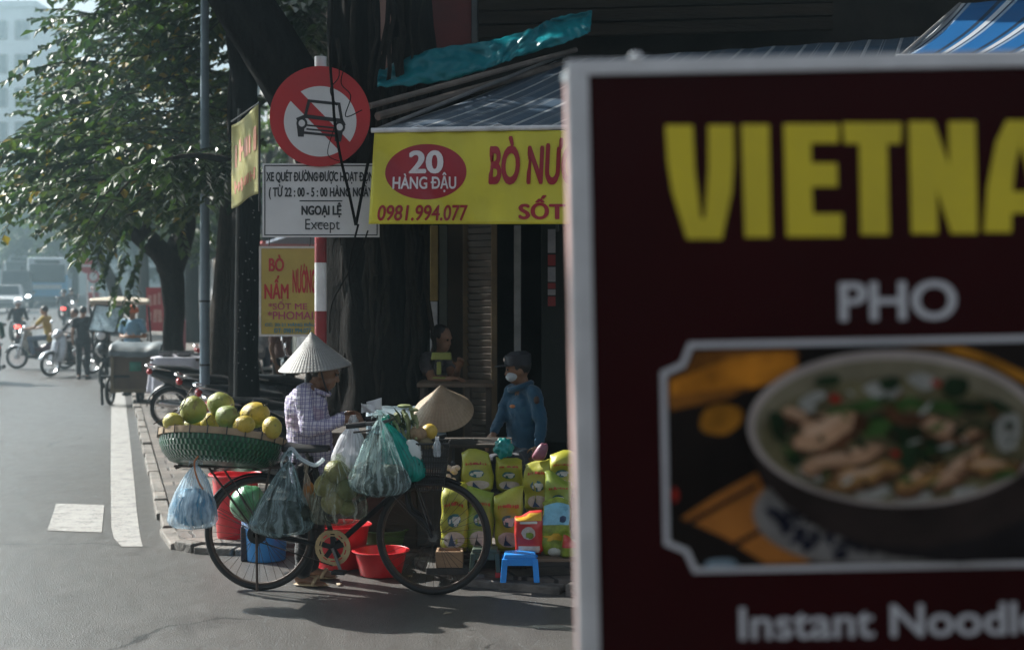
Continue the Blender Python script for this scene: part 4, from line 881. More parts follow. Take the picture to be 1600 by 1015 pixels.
for a in ((545, 330, 22, 55, -20, G1), (690, 185, 40, 20, -10, G1), (880, 190, 34, 22, 0, G1), (1080, 205, 46, 34, 15, G1), (800, 262, 120, 14, -10, G2), (1000, 255, 150, 16, 4, G2), (1160, 262, 90, 16, 2, G1), (850, 320, 36, 30, 0, G2), (940, 390, 26, 60, 10, G1), (1010, 410, 40, 30, 0, G1), (1230, 470, 40, 12, -10, G2), (590, 420, 20, 30, -20, G1), (1250, 315, 14, 12, 0, G1), (1190, 340, 14, 36, 0, G1)): herb(*a)
for k in range(70):
    a = RT.uniform(0, 2*PI); r = math.sqrt(RT.random())*.93; x, y = 905+395*r*math.cos(a), 366+172*r*math.sin(a); c = RT.choice((G1, G1, G2, G3, M2, M2, pm('gap', (.03, .02, .012), .5, 20)))
    lay('herb_print', zell(x, y, RT.uniform(8, 34), RT.uniform(3, 9), RT.uniform(-50, 50), 14), c, 6)
for x, y, r in ((888, 400, 16), (705, 235, 20), (1010, 190, 16)): lay('chilli_print', zell(x, y, r, r*.7, 20, 12), pm('chilli'), 2)
lay('napkin_print', [(x, min(y, 882)) for x, y in zell(360, 738, 50, 22, 0, 20)], pm('napkin', (.2, .27, .32)))
# ================================================================== SHOP GOODS
RB = random.Random(5)
def sack(mb, w, h, d, seed, lean=0.0, top=.14):
    """stuffed pillow bag with a crimped top, base at origin, front towards -y"""
    nu, nv = 28, 22
    def fn(a, b):
        th = 2*PI*a; z = b*h; prof = (math.sin(min(1, b/.12)*PI/2)**.6)*(1 if b < 1-top*2 else max(.05, math.cos((b-(1-top*2))/(top*2)*PI/2)**.75))
        sx = .5*w*(.93+.07*math.sin(PI*min(1, b*1.1)))*(1 if b > .05 else .9)
        c, s = math.cos(th), math.sin(th); e = .55
        x = math.copysign(abs(c)**e, c)*sx; y = math.copysign(abs(s)**e, s)*d*.5*prof
        n = noise.noise(V3((x*8+seed*7, z*8, y*5+seed)))*.028+noise.noise(V3((x*18+seed*3, z*14, seed)))*.014-.012*max(0, math.sin(x*10+z*16*(1 if seed % 2 else -1)+seed))**4
        zz = z+(.05*noise.noise(V3((x*9, seed, 0)))+.03*math.sin(x*13+seed*2)-.03*abs(x)/w)*max(0, b-.75)*4
        return V3((x+n*.5+lean*z*.3, y+n-lean*0, zz))
    mb.grid(fn, nu, nv); n0 = len(mb.v)-(nu+1)*(nv+1)
    mb.f.append([n0+k for k in range(nu, -1, -1)]); mb.mi.append(0); mb.f.append([n0+(nu+1)*nv+k for k in range(nu+1)]); mb.mi.append(0)
    return lambda u, v, off=.003: (lambda p: p-V3((0, off, 0)))(front(fn, u, v))
def front(fn, u, v):
    """point of the front face at width u (0..1) and height v"""
    best = min(range(0, 61), key=lambda i: abs(fn(.5+.5*i/60, v).x-(fn(.5, v).x*(1-u)+fn(1.0, v).x*u)))
    return fn(.5+.5*best/60, v)
def patch(mb, S_, box, fnshape, off=.003, nu=12, nv=10):
    """decal that hugs the front of a bag: fnshape(a, r) polar blob or rect grid"""
    x0, y0, x1, y1 = box
    if fnshape == 'rect': mb.grid(lambda a, b: S_(x0+(x1-x0)*a, y0+(y1-y0)*b, off), nu, nv)
    else:
        vs = [S_((x0+x1)/2, (y0+y1)/2, off)]; fs = []; n = 22; rr = 4
        for i in range(1, rr+1):
            for k in range(n):
                a = 2*PI*k/n; r = fnshape(a)*i/rr; vs.append(S_((x0+x1)/2+(x1-x0)/2*r*math.cos(a), (y0+y1)/2+(y1-y0)/2*r*math.sin(a), off))
        for k in range(n): fs.append((0, 1+(k+1) % n, 1+k))
        for i in range(rr-1):
            for k in range(n): fs.append((1+i*n+k, 1+i*n+(k+1) % n, 1+(i+1)*n+(k+1) % n, 1+(i+1)*n+k))
        mb.add(vs, fs)
RICE = mat('rice_sack', (.36, .36, .035), .42, .18, 9, .25, 30, .006, coat=.25); RICEG = mat('rice_sack_green', (.26, .34, .05), .42, .18, 9, .25, 30, .006, coat=.25)
M_RED = mat('print_red', (.45, .06, .02), .5); M_TEAL = mat('print_teal', (.03, .13, .15), .45, .5, 30); M_WH = mat('print_white', (.55, .56, .5), .45, .15, 20); M_NAVY = mat('print_navy', (.02, .05, .12), .45); M_PINK = mat('print_pale', (.5, .42, .36), .5, .2, 30)
def rice_bag(loc, w, h, d, seed, lb, rz=0, m=RICE, lean=0, tri=M_NAVY):
    r = thing('rice_bag', lb, 'rice bag', loc, rz, 'yellow printed rice bags'); mb = MB(); S_ = sack(mb, w, h, d, seed, lean); part(mb, 'sack', m, r, angle=0)
    mb = MB(); strokes_of_print(mb, (.14, -.745, .86, -.675), lambda x, y: S_(x, -y+.04*math.sin(x*3), .006), 9, seed); part(mb, 'faded_print', M_RED, r, False, solid=.0015)
    mb = MB(); patch(mb, S_, (.26, .40, .72, .6), lambda a: 1); e = part(mb, 'emblem', M_TEAL, r)
    mb = MB(); patch(mb, S_, (.42, .43, .7, .57), lambda a: 1+.22*math.sin(3*a), .007); patch(mb, S_, (.3, .45, .4, .52), lambda a: 1, .0065); part(mb, 'emblem_face', M_WH, e)
    mb = MB(); patch(mb, S_, (.08, .1, .92, .32), lambda a: 1-.1*math.cos(2*a)); o = part(mb, 'label', M_PINK, r)
    mb = MB(); mb.add([S_(.3, .12, .007), S_(.56, .12, .007), S_(.44, .2, .007), S_(.42, .3, .007)], [(0, 1, 2), (0, 2, 3)]); part(mb, 'triangle', tri, o, False, solid=.002)
    return r
def bag_px(x0, y0, x1, y1, Y, lb, seed, zbase=None, **k):
    a, b = P((x0+x1)/2, y1, Y), P(0, y0, Y); z = a.z if zbase is None else zbase
    return rice_bag((a.x, Y+.07, z), (x1-x0)/F*Y, b.z-z, .15, seed, lb, **k)
# low plank racks that carry the bags
pl = mat('plank_dark', (.05, .04, .032), .85, .4, 3, .6, 20, .01, stretch=(.4, 3, 3))
def rack(px0, px1, ytop, Y, dep, lb, legs=True, m=pl, zb=ph):
    a, b = P(px0, ytop, Y), P(px1, ytop, Y); r = thing('display_rack', lb, 'rack', ((a.x+b.x)/2, Y, zb)); mb = MB()
    mb.box(((a.x+b.x)/2, Y+dep/2, a.z-.012), (b.x-a.x, dep, .024)); part(mb, 'board', m, r, False, world=True, bevel=.004)
    if legs:
        for x in (a.x+.05, b.x-.05):
            for y in (Y+.05, Y+dep-.05): mb = MB(); mb.box((x, y, (zb+a.z-.024)/2), (.04, .04, a.z-.024-zb)); part(mb, 'leg', m, r, False, world=True)
    return r
rack(686, 830, 866, 9.26, .34, 'low plank behind the wood box carrying the front rice bags')
rack(716, 900, 771, 9.62, .32, 'taller plank carrying the back row of rice bags')
rack(690, 800, 694, 9.95, .5, 'dark shelf under the leaning straw hat')
zf = P(0, 866, 9.26).z; zb_ = P(0, 771, 9.62).z
bag_px(688, 762, 732, 866, 9.32, 'rice bag seen through the front wheel at the left end', 1, zf)
bag_px(729, 760, 772, 866, 9.33, 'rice bag with dull green sides second from left in the front row', 2, zf, m=RICEG, tri=BLK)
bag_px(771, 764, 817, 866, 9.31, 'rice bag with a sharp navy triangle left of the red packet', 3, zf, lean=.06)
bag_px(722, 709, 771, 771, 9.66, 'slanting rice bag at the left end of the back row', 4, zb_, lean=-.2)
bag_px(773, 714, 817, 771, 9.67, 'rice bag with folded corner in the middle of the back row', 5, zb_)
bag_px(818, 717, 862, 800, 9.55, 'tall rice bag standing behind the red packet', 6, zb_-.12, tri=M_NAVY)
bag_px(857, 711, 900, 771, 9.72, 'rice bag at the back right corner beside the pink bag', 7, zb_, lean=.1)
bag_px(850, 744, 894, 810, 9.45, 'rice bag standing behind the blue topped packet', 8, zb_-.16, m=RICEG)
def packet(x0, y0, x1, y1, Y, lb, seed, cols, name='food_packet'):
    a, b = P((x0+x1)/2, y1, Y), P(0, y0, Y); r = thing(name, lb, 'packet', (a.x, Y+.05, a.z)); mb = MB(); S_ = sack(mb, (x1-x0)/F*Y, b.z-a.z, .11, seed)
    part(mb, 'pouch', cols[0], r, angle=0)
    for box, m, sh, off, nm in cols[1:]: mb = MB(); patch(mb, S_, box, sh, off); part(mb, nm, m, r)
    return r
one = lambda a: 1
PR = mat('packet_red', (.5, .03, .025), .35, .15, 9, coat=.4); PY = mat('packet_yellow', (.55, .32, .02), .4, .2, 14); PB = mat('packet_blue', (.16, .42, .55), .3, .3, 14, coat=.4); PG = mat('packet_olive', (.2, .26, .02), .4, .5, 25)
packet(804, 794, 850, 867, 9.06, 'red packet with yellow top standing on the plank above the blue stool', 9, [PR, ((.03, .74, .97, .95), PY, 'rect', .004, 'top_band'), ((.2, .68, .8, .73), M_WH, 'rect', .004, 'lettering'), ((.25, .34, .72, .62), M_PINK, one, .004, 'emblem'), ((.4, .36, .66, .5), PG, one, .007, 'emblem'), ((.12, .06, .86, .2), M_PINK, 'rect', .004, 'label')])
packet(846, 784, 892, 872, 9.08, 'pale blue topped olive packet right of the red one', 10, [PG, ((.03, .6, .97, .93), PB, 'rect', .004, 'top_band'), ((.6, .64, .85, .76), M_NAVY, one, .0065, 'emblem'), ((.2, .02, .7, .2), M_WH, one, .004, 'label'), ((.15, .32, .85, .44), PY, lambda a: 1+.3*math.sin(5*a), .004, 'emblem')])
packet(876, 838, 905, 872, 9.0, 'small red and olive packet half hidden by the maroon sign', 11, [PG, ((.05, .5, .95, .95), PR, 'rect', .004, 'top_band')])
# plank on plastic stools
def stool(x0, x1, y0, y1, Y, mtop, lb, feet=None):
    a, b = P(x0, y0, Y), P(x1, y1, Y); w, h = b.x-a.x, a.z-b.z; r = thing('plastic_stool', lb, 'stool', ((a.x+b.x)/2, Y+w*.42, b.z)); d = w*.8
    mb = MB(); mb.box((0, 0, h-.014), (w*.84, d*.84, .028), taper=.95); part(mb, 'seat', mtop, r, False, bevel=.008)
    for sx in (-1, 1):
        mb = MB(); mb.beam((sx*w*.39, -d*.39, h-.05), (sx*w*.39, d*.39, h-.05), .018, .05); part(mb, 'apron', mtop, r, False, bevel=.004)
        mb = MB(); mb.beam((-w*.39, sx*d*.39, h-.047), (w*.39, sx*d*.39, h-.047), .017, .045); part(mb, 'apron', mtop, r, False, bevel=.004)
        for sy in (-1, 1):
            mb = MB(); mb.add([V3((sx*(w*q+u*w*.075), sy*(d*q+v*d*.09), z)) for q, z in ((.43, .0 if not feet else .03), (.385, h-.028)) for u, v in ((-1, -1), (1, -1), (1, 1), (-1, 1))], [(3, 2, 1, 0), (4, 5, 6, 7), (0, 1, 5, 4), (1, 2, 6, 5), (2, 3, 7, 6), (3, 0, 4, 7)] if sx*sy > 0 else [(0, 1, 2, 3), (7, 6, 5, 4), (4, 5, 1, 0), (5, 6, 2, 1), (6, 7, 3, 2), (7, 4, 0, 3)])
            l = part(mb, 'leg', mtop, r, False, bevel=.004)
            if feet: mb = MB(); mb.box((sx*w*.43, sy*d*.43, .016), (w*.2, d*.22, .032)); part(mb, 'foot', feet, l, False, bevel=.003)
    return r
stool(782, 843, 867, 910, 8.88, mat('stool_blue', (.02, .26, .75), .4, .12, 6, coat=.1), 'bright blue plastic stool under the plank')
stool(733, 782, 858, 902, 9.02, mat('stool_green', (.05, .075, .055), .5, .2, 6), 'dark green plastic stool with red feet left of the blue one', mat('foot_red', (.35, .02, .02), .5))
mb = MB(); a, b = P(798, 872, 9.0), P(905, 876, 9.0); mb.box(((a.x+b.x)/2, 9.1, a.z-.01), (b.x-a.x, .22, .02)); single(mb, 'plank', mat('plank_tan', (.16, .11, .075), .8, .35, 4, .5, 20, .008, stretch=(.4, 3, 3)), 'brown plank resting on the blue stool under the packets', 'plank', loc=a, smooth=False, bevel=.003)
wb = mat('crate_wood', (.3, .19, .11), .8, .3, 5, .5, 20, .008, stretch=(.5, 3, 3)); a, b = P(681, 861, 9.1), P(723, 886, 9.1); r = thing('wooden_box', 'small tan wooden box standing inside the front wheel outline', 'box', ((a.x+b.x)/2, 9.17, b.z))
w_, h_ = b.x-a.x, a.z-b.z
for nm, c, d in (('side_board', (0, -.07, h_/2), (w_, .014, h_)), ('side_board', (0, .07, h_/2), (w_, .014, h_)), ('end_board', (-w_/2+.008, 0, h_/2), (.015, .125, h_-.002)), ('end_board', (w_/2-.008, 0, h_/2), (.015, .125, h_-.002)), ('base_board', (0, 0, .007), (w_-.032, .124, .014))): mb = MB(); mb.box(c, d); part(mb, nm, wb, r, False, bevel=.002)
mb = MB(); a = P(702, 886, 9.1); mb.box((a.x, 9.2, (a.z+ph)/2-.001), (.3, .2, max(.01, a.z-ph-.002))); single(mb, 'concrete_block', mat('dark_block', (.05, .048, .045), .9, .4, 6, .6, 30, .01), 'dark concrete block under the wooden box', 'block', loc=(a.x, 9.2, ph), smooth=False, bevel=.008)
# things on and over the bags
def blob_bag(lb, cat, x0, y0, x1, y1, Y, m, seed, name='plastic_bag', nz=.28, depth=.8, group=None):
    a, b = P(x0, y0, Y), P(x1, y1, Y); w, h = (b.x-a.x)/2, (a.z-b.z)/2; mb = MB()
    mb.ell((0, 0, 0), (w, w*depth, h), nu=36, nv=24, nz=nz, nf=2.2, seed=seed); mb.v = [v+V3((0, 0, 0))+v.normalized()*.35*w*noise.noise(v*(9/w*.3)+V3((seed, 0, 0)))*.4 for v in mb.v]
    return single(mb, name, m, lb, cat, group, loc=(0, 0, 0), angle=0), V3(((a.x+b.x)/2, Y, (a.z+b.z)/2))
o, c = blob_bag('crumpled teal plastic bag lying above the rice bags', 'bag', 772, 685, 801, 715, 9.6, mat('teal_plastic', (.0, .2, .19), .35, .2), 3); o.location = c
def pinkbag():
    mb = MB(); Y = 9.6; a = P(822, 725, Y); pts = [(822, 724), (830, 706), (846, 684), (851, 690), (862, 686), (858, 712), (850, 726)]
    for k in range(4):
        pass
    ring = [P(x, y, Y) for x, y in pts]; c = sum(ring, V3((0, 0, 0)))/len(ring); vs = [c-V3((0, .06, 0)), c+V3((0, .06, 0))]+ring; n = len(ring)
    fs = [(0, 2+(k+1) % n, 2+k) for k in range(n)]+[(1, 2+k, 2+(k+1) % n) for k in range(n)]; mb.add(vs, fs)
    o = single(mb, 'plastic_bag', mat('mauve_plastic', (.25, .09, .13), .4, .3, 12), 'mauve plastic bag with a pointed top beside the blue jacket', 'bag', loc=a, angle=0, sub=2); return o
pinkbag()
for i, (x, y, lb) in enumerate(((708, 735, 'upper pale garlic bulb cluster on the dark sack'), (703, 748, 'lower pale garlic bulb cluster on the dark sack'))):
    mb = MB(); c = P(x, y, 9.55)
    for k in range(5): mb.ell(c+V3((RB.uniform(-.03, .03), RB.uniform(-.03, .03), RB.uniform(-.015, .02))), (.022, .02, .02), nu=10, nv=8)
    single(mb, 'garlic', mat('garlic_pale', (.6, .45, .33), .5, .2, 20), lb, 'garlic', loc=c)
o, c = blob_bag('dark stuffed sack behind the front wheel', 'sack', 688, 722, 722, 778, 9.72, mat('sack_dark', (.03, .03, .03), .8, .4, 8), 8, 'sack'); o.location = c
mb = MB(); c = P(640, 770, 10.1); mb.box((c.x, 10.25, .42), (.62, .3, .7)); single(mb, 'storage_box', mat('box_grey', (.07, .075, .08), .7, .4, 3, .3, 14), 'dark grey box behind the front fork', 'box', loc=(c.x, 10.25, ph), smooth=False, bevel=.02)
mb = MB(); mb.grid(lambda a, b: P(540+170*a, 742+45*b-40*(a if a < .3 else .3)+4*noise.noise(V3((a*9, b*5, 1))), 10.0+.2*b-.25*(1-b))+V3((0, 0, .015*noise.noise(V3((a*8, b*6, 4))))), 24, 8); single(mb, 'plastic_sheet', mat('sheet_pale', (.3, .33, .36), .35, .25, 8, .3, 14), 'pale plastic sheet draped over the grey box', 'sheet', loc=P(620, 760, 10), solid=.004)
mb = MB(); mb.grid(lambda a, b: P(572+125*a, 635+12*b+6*noise.noise(V3((a*6, b*3, 1)))+(b**3)*30, 10.5-.7*b), 24, 8); single(mb, 'plastic_sheet', mat('sheet_blue', (.17, .22, .25), .4, .25, 8, .3, 14), 'pale blue sheet spread over a low stand behind the handlebar', 'sheet', loc=P(590, 640, 10.2), solid=.004)
mb = MB(); a = P(590, 650, 10.4); mb.box((a.x, 10.3, .48), (.62, .5, .82)); single(mb, 'low_stand', pl, 'dark low stand under the pale blue sheet', 'stand', loc=(a.x, 10.3, ph), smooth=False, bevel=.01)
# ---- table with the seated helper, and the two conical hats
a, b = P(652, 598, 11.0), P(771, 600, 11.0); tz = a.z
TBL = thing('street_table', 'narrow wooden table at the shop front', 'table', ((a.x+b.x)/2, 11.0, ph)); mb = MB(); mb.box(((a.x+b.x)/2, 11.2, tz-.015), (b.x-a.x, .5, .03)); part(mb, 'top', mat('table_wood', (.11, .075, .05), .6, .3, 4, stretch=(.4, 3, 3)), TBL, False, world=True, bevel=.004)
for x in (a.x+.04, b.x-.2, b.x-.04):
    for y in (11.0, 11.4): mb = MB(); mb.box((x, y, (ph+tz-.03)/2), (.04, .04, tz-.03-ph)); part(mb, 'leg', pl, TBL, False, world=True)
STRAW = None
def straw(name, c1, c2, rib=60):
    t = NT(name); uv = t.n('ShaderNodeSeparateXYZ'); t.l(t.co('UV'), uv.inputs[0])
    w1 = t.math('SINE', t.math('MULTIPLY', uv.outputs[0], rib*2*PI)); w2 = t.math('SINE', t.math('MULTIPLY', uv.outputs[1], 34*2*PI)); f = t.noise(14, 4)
    h = t.math('ADD', t.math('MULTIPLY', w1, .5), t.math('MULTIPLY', w2, .25)); k = t.math('ADD', t.math('MULTIPLY', h, .18), f)
    t.l(t.ramp(k, [(.3, c1), (.7, c2)]), t.b.inputs['Base Color']); t.b.inputs['Roughness'].default_value = .6; t.bump(h, .35, .004)
    tr = t.n('ShaderNodeBsdfTranslucent'); tr.inputs[0].default_value = tuple(c2)+(1,); mx = t.n('ShaderNodeMixShader'); mx.inputs[0].default_value = .12
    t.l(t.b.outputs[0], mx.inputs[1]); t.l(tr.outputs[0], mx.inputs[2]); t.l(mx.outputs[0], t.out.inputs[0]); return t.m
HATM = straw('palm_leaf_pale', (.215, .212, .2), (.30, .297, .285)); HATB = straw('palm_leaf_tan', (.26, .19, .12), (.36, .27, .18), 40)
def hat_mb(R, H, M): 
    mb = MB(); mb.lathe([(.004, H+.003), (.02, H-.014), (R*.35, H*.64), (R*.7, H*.3), (R, 0), (R-.004, -.006), (R*.68, H*.28), (.015, H-.03), (.001, H-.02)], 64, M); return mb
M = Matrix.Translation(P(693, 643, 9.95)) @ Matrix.Rotation(math.radians(36), 4, 'X') @ Matrix.Rotation(math.radians(-3), 4, 'Y')
H2 = single(hat_mb(47.5/F*9.95, .235, M), 'conical_hat', HATB, 'tan conical straw hat leaning on the dark shelf', 'hat', loc=P(693, 660, 9.95))
mb = MB(); M2 = Matrix.Translation(P(690, 556, 10.95)); mb.box(P(690, 556, 10.95), (.16, .08, .055), taper=.9); mb.box(P(686, 575, 10.97), (.035, .035, .1)); mb.box(P(686, 590, 10.97), (.1, .08, .012))
single(mb, 'balance_scale', mat('lime_plastic', (.16, .18, .03), .5, .2, 9), 'small lime green stand on the street table', 'stand', loc=P(686, 597, 10.97), smooth=False, bevel=.008)

# ---- tubs, basins and bucket on the road behind the bicycle
def basin(px, py_bot, r_px, h_px, m, lb, cat='basin', name='plastic_basin', top=1.28, Y=None, lip=.012):
    p = ground(px, py_bot) if Y is None else P(px, py_bot, Y); s = F/p.y; r, h = r_px/s, h_px/s; rt = r; rb = r/top
    p.y += rb; th = .006
    mb = MB(); mb.lathe([(rb*.9, 0), (rb, .006), (rt-.004, h-.01), (rt+lip, h-.006), (rt+lip, h), (rt-th, h), (rb-th, th+.004), (0.0005, th)], 48)
    o = thing(name, lb, cat, p); part(mb, 'bowl', m, o)
    mb = MB()
    mb.tube([V3(((rt+lip)*math.cos(a), (rt+lip)*math.sin(a), h-.003)) for a in (2*PI*k/40 for k in range(40))], .005, 6, closed=True); part(mb, 'rim', m, o); return o
REDP = mat('red_plastic', (.52, .011, .018), .42, .2, 7, coat=.15); GRNP = mat('green_plastic', (.1, .16, .05), .45, .2, 4)
basin(592, 904, 42, 40, REDP, 'red plastic basin on the road just left of the front wheel')
basin(528, 892, 46, 68, REDP, 'deep red basin behind the chainring')
basin(597, 864, 37, 34, GRNP, 'dull green basin behind the red one', Y=9.95)
mb = MB(); a = P(597, 864, 9.95); mb.box((a.x, 10.1, a.z/2-.001), (.34, .28, a.z-.002)); single(mb, 'concrete_block', MATS['dark_block'], 'dark concrete block under the green basin', 'block', loc=(a.x, 10.1, 0), smooth=False, bevel=.01)
BLUEP = mat('blue_plastic', (.02, .21, .52), .38, .12, 4, coat=.15)
def bucket(x0, x1, y0, y1, m, lb):
    p = ground((x0+x1)/2, y1); s = F/p.y; r = (x1-x0)/2/s; h = (y1-y0)/s; p.y += r; o = thing('plastic_bucket', lb, 'bucket', p)
    mb = MB(); mb.lathe([(r*.85, 0), (r*.9, .006), (r, h), (r+.01, h+.002), (r+.008, h+.012), (r-.006, h+.008), (r*.88, .02), (.001, .015)], 40); part(mb, 'bucket_body', m, o)
    mb = MB(); mb.tube([V3(((r+.012)*math.cos(a), (r+.012)*math.sin(a)*.3-.0, h-.02-abs(math.sin(a))*.10)) for a in (PI+PI*k/14 for k in range(15))], .004, 6); part(mb, 'handle', WHT, o)
    mb = MB(); mb.lathe([(r+.005, h-.06), (r+.016, h+.012), (r*.9, h+.025), (r*.7, h-.02)], 48, rf=lambda i, a: 1+.03*math.sin(a*11+i)+.02*math.sin(a*23)); part(mb, 'liner', film('liner_clear', '#c8d8e8', .42), o); return o
bucket(374, 444, 814, 880, BLUEP, 'blue bucket with a clear plastic liner behind the rear wheel')
# tall red tub, green bundle in it
p = ground(362, 858); o = thing('plastic_tub', 'tall red tub behind the upper rear wheel', 'tub', V3((p.x, p.y+.14, 0))); s = F/p.y
mb = MB(); r = .17; h = P(0, 744, p.y).z; mb.lathe([(r*.72, 0), (r*.75, .008), (r, h-.01), (r+.02, h-.004), (r+.02, h+.004), (r-.008, h), (r*.7, .03), (.001, .03)], 40); part(mb, 'tub_body', REDP, o)
mb = MB(); mb.tube([V3(((r+.02)*math.cos(a), (r+.02)*math.sin(a), h)) for a in (2*PI*k/36 for k in range(36))], .009, 6, closed=True); part(mb, 'rim', REDP, o)
mb = MB(); mb.ell(P(388, 786, 9.75), (.125, .12, .125), nu=40, nv=24, nz=.08, nf=2); single(mb, 'cabbage_bag', mat('wrapped_green', (.05, .2, .08), .3, .35, 9, .4, 20, coat=.3), 'shiny green wrapped bundle leaning on the red tub', 'bag', loc=P(388, 786, 9.75), angle=0)
mb = MB(); a = P(400, 806, 9.98); mb.box((a.x, 9.98, (a.z)/2-.03), (.2, .1, a.z-.06)); single(mb, 'folded_crate', mat('crate_navy', (.015, .015, .03), .6, .3, 6), 'dark crate behind the green bundle', 'crate', loc=(a.x, 9.98, 0), smooth=False, bevel=.01)
# ================================================================== PEOPLE
SKIN = mat('skin_tan', (.30, .16, .095), .5, .12, 8, .15, 60, .002, sss=.06); SKIND = mat('skin_brown', (.2, .105, .062), .5, .12, 8, .15, 60, .002)
HAIR = mat('hair_black', (.012, .01, .01), .5, .3, 20, .3, 50); EYE = mat('eye_dark', (.015, .012, .01), .2)
def hand(mb, wr, tip, curl, n, s=1.0, grip=.5, fr=.0085, inward=1):
    wr, tip = V3(wr), V3(tip); h = (tip-wr).normalized(); c = V3(n); c = (c-h*c.dot(h)).normalized(); t = h.cross(c)*inward
    B = Matrix((h, t, c)).transposed().to_4x4()
    mb.ell(wr+h*.048*s, (.05*s, .038*s, .016*s), B, 14, 8); mb.cone(wr-h*.02, wr+h*.02, .024*s, .026*s)
    for i, ln in enumerate((.9, 1.05, 1.0, .78)):
        p = wr+h*.084*s+t*(1.5-i)*.0185*s; a = .15+.1*i*grip; d = h
        for j, sl in enumerate((.042, .027, .02)):
            a += grip*(.55+.15*j)*curl; d = h*math.cos(a)+c*math.sin(a); q = p+d*sl*ln*s; mb.cone(p, q, fr*s*(1-.1*j), fr*s*(.92-.1*j), 8); p = q
    p = wr+h*.028*s+t*.03*s; d = (t*.75+h*.6+c*.35).normalized(); q = p+d*.04*s; mb.cone(p, q, fr*1.3*s, fr*1.1*s, 8); d = (t*.15+h*.8+c*.55*max(.3, grip)).normalized(); mb.cone(q, q+d*.03*s, fr*1.1*s, fr*.9*s, 8)
def person(label, base, J, shirt, trousers, skin=SKIN, s=1.0, voxel=.012, sleeve=1.0, shoes=None, hair='short', helmet=None, group=None, tor=(.15, .135), flat=.68, fat=1.0, leg=1.0, grip=.5, hem=.06, smooth_cloth=3):
    """J: joints in world coordinates; body is one welded skin, clothes are child meshes"""
    J = {k: V3(v) for k, v in J.items()}; root = thing('person', label, 'person', base, group=group); mb = MB()
    f = J['face'].normalized(); up = (J['head']-J['neck']).normalized(); up = (up+V3((0, 0, 1.5))).normalized(); sd = up.cross(f).normalized(); f = sd.cross(up).normalized(); H = J['head']
    B = Matrix((f, sd, up)).transposed().to_4x4()
    mb.ell(H+up*.02*s-f*.008*s, (.094*s, .074*s, .1*s), B, 20, 14); mb.ell(H+f*.028*s-up*.045*s, (.062*s, .056*s, .07*s), B, 16, 10); mb.cone(H+f*.085*s+up*.012*s, H+f*.1*s-up*.022*s, .009*s, .014*s, 8)
    for e in (-1, 1): mb.ell(H+sd*e*.072*s-up*.005*s-f*.005*s, (.02*s, .01*s, .03*s), B, 10, 8); mb.ell(H+sd*e*.025*s+f*.08*s+up*.028*s, (.012*s, .022*s, .008*s), B, 8, 6)
    mb.ell(H+f*.083*s-up*.053*s, (.01*s, .026*s, .007*s), B, 10, 6); mb.ell(H+f*.08*s-up*.068*s, (.01*s, .022*s, .007*s), B, 10, 6)
    mb.cone(J['neck']-up*.02*s, H-up*.03*s-f*.012*s, .055*s, .05*s)
    ax = (J['shL']-J['shR']).normalized(); ch = J['chest']; pv = J['pelvis']
    mb.cone(pv, ch, .11*s, .12*s, 16, flat=.65, axis=ax); mb.cone(ch, J['neck'], .1*s, .05*s, 16, flat=.7, axis=ax)
    for q in 'LR':
        mb.cone(J['neck']-up*.04*s, J['sh'+q], .05*s, .048*s); mb.cone(J['sh'+q], J['el'+q], .047*s, .037*s); mb.cone(J['el'+q], J['wr'+q], .036*s, .025*s)
        hand(mb, J['wr'+q], J['hd'+q], 1.0, J.get('palm'+q, V3((0, 0, -1))), s, grip, max(.0085, voxel*.85), 1 if q == 'R' else -1)
        mb.cone(J['hip'+q], J['kn'+q], .078*s, .054*s); mb.cone(J['kn'+q], J['an'+q], .05*s, .034*s)
        a, t = J['an'+q], J['to'+q]; d = (t-a); mb.cone(a-V3((0, 0, .02*s))-V3((d.x, d.y, 0))*.25, t, .036*s, .026*s, 10); mb.ell(t+V3((d.x, d.y, 0))*.12-V3((0, 0, .004)), (.045*s, .045*s, .018*s), None, 12, 6)
    body = remesh(mb, 'body', skin, root, voxel, 2); body.data.transform(world_mat(root).inverted())
    mb = MB()
    for e in (-1, 1): mb = MB(); mb.ell(H+sd*e*.027*s+f*.088*s+up*.014*s, (.007*s, .012*s, .009*s), B, 10, 8); part(mb, 'eye', EYE, root, world=True)
    k = .016*s
    # shirt
    mb = MB(); lo = pv+(pv-ch).normalized()*hem*s
    mb.cone(lo, pv.lerp(ch, .5), tor[1]*s*fat+k*.6, tor[1]*s*fat*.97+k*.5, 20, flat=flat, axis=ax); mb.cone(pv.lerp(ch, .5), ch, tor[1]*s*.97*fat+k*.5, tor[0]*s+k*.4, 20, flat=flat, axis=ax); mb.cone(ch, J['neck']-up*.055*s, tor[0]*s*.95, .06*s, 20, flat=.75, axis=ax)
    for q in 'LR':
        mb.cone(J['neck']-up*.05*s, J['sh'+q], .055*s, .056*s+k*.4); e, w_ = J['el'+q], J['wr'+q]; sh = J['sh'+q]
        if sleeve >= 1: mb.cone(sh, e, .054*s+k*.5, .045*s+k*.5); t = .93 if sleeve >= 1 else .5; mb.cone(e, e.lerp(w_, t), .044*s+k*.5, .033*s+k*.4)
        else: mb.cone(sh, sh.lerp(e, sleeve), .054*s+k*.6, .052*s+k*.6)
    o = remesh(mb, 'shirt', shirt, root, max(.009, voxel*.9), smooth_cloth); o.data.transform(world_mat(root).inverted()); wrinkle(o, .013*s, base[0])
    mb = MB(); mb.cone(J['hipL'], J['hipR'], .095*s, .095*s); mb.cone(pv, (J['hipL']+J['hipR'])/2, .115*s, .11*s, 16, flat=.75, axis=ax)
    for q in 'LR': mb.cone(J['hip'+q], J['kn'+q], .088*s*leg, .066*s*leg); mb.cone(J['kn'+q], J['kn'+q].lerp(J['an'+q], .92), .066*s*leg, .054*s*leg)
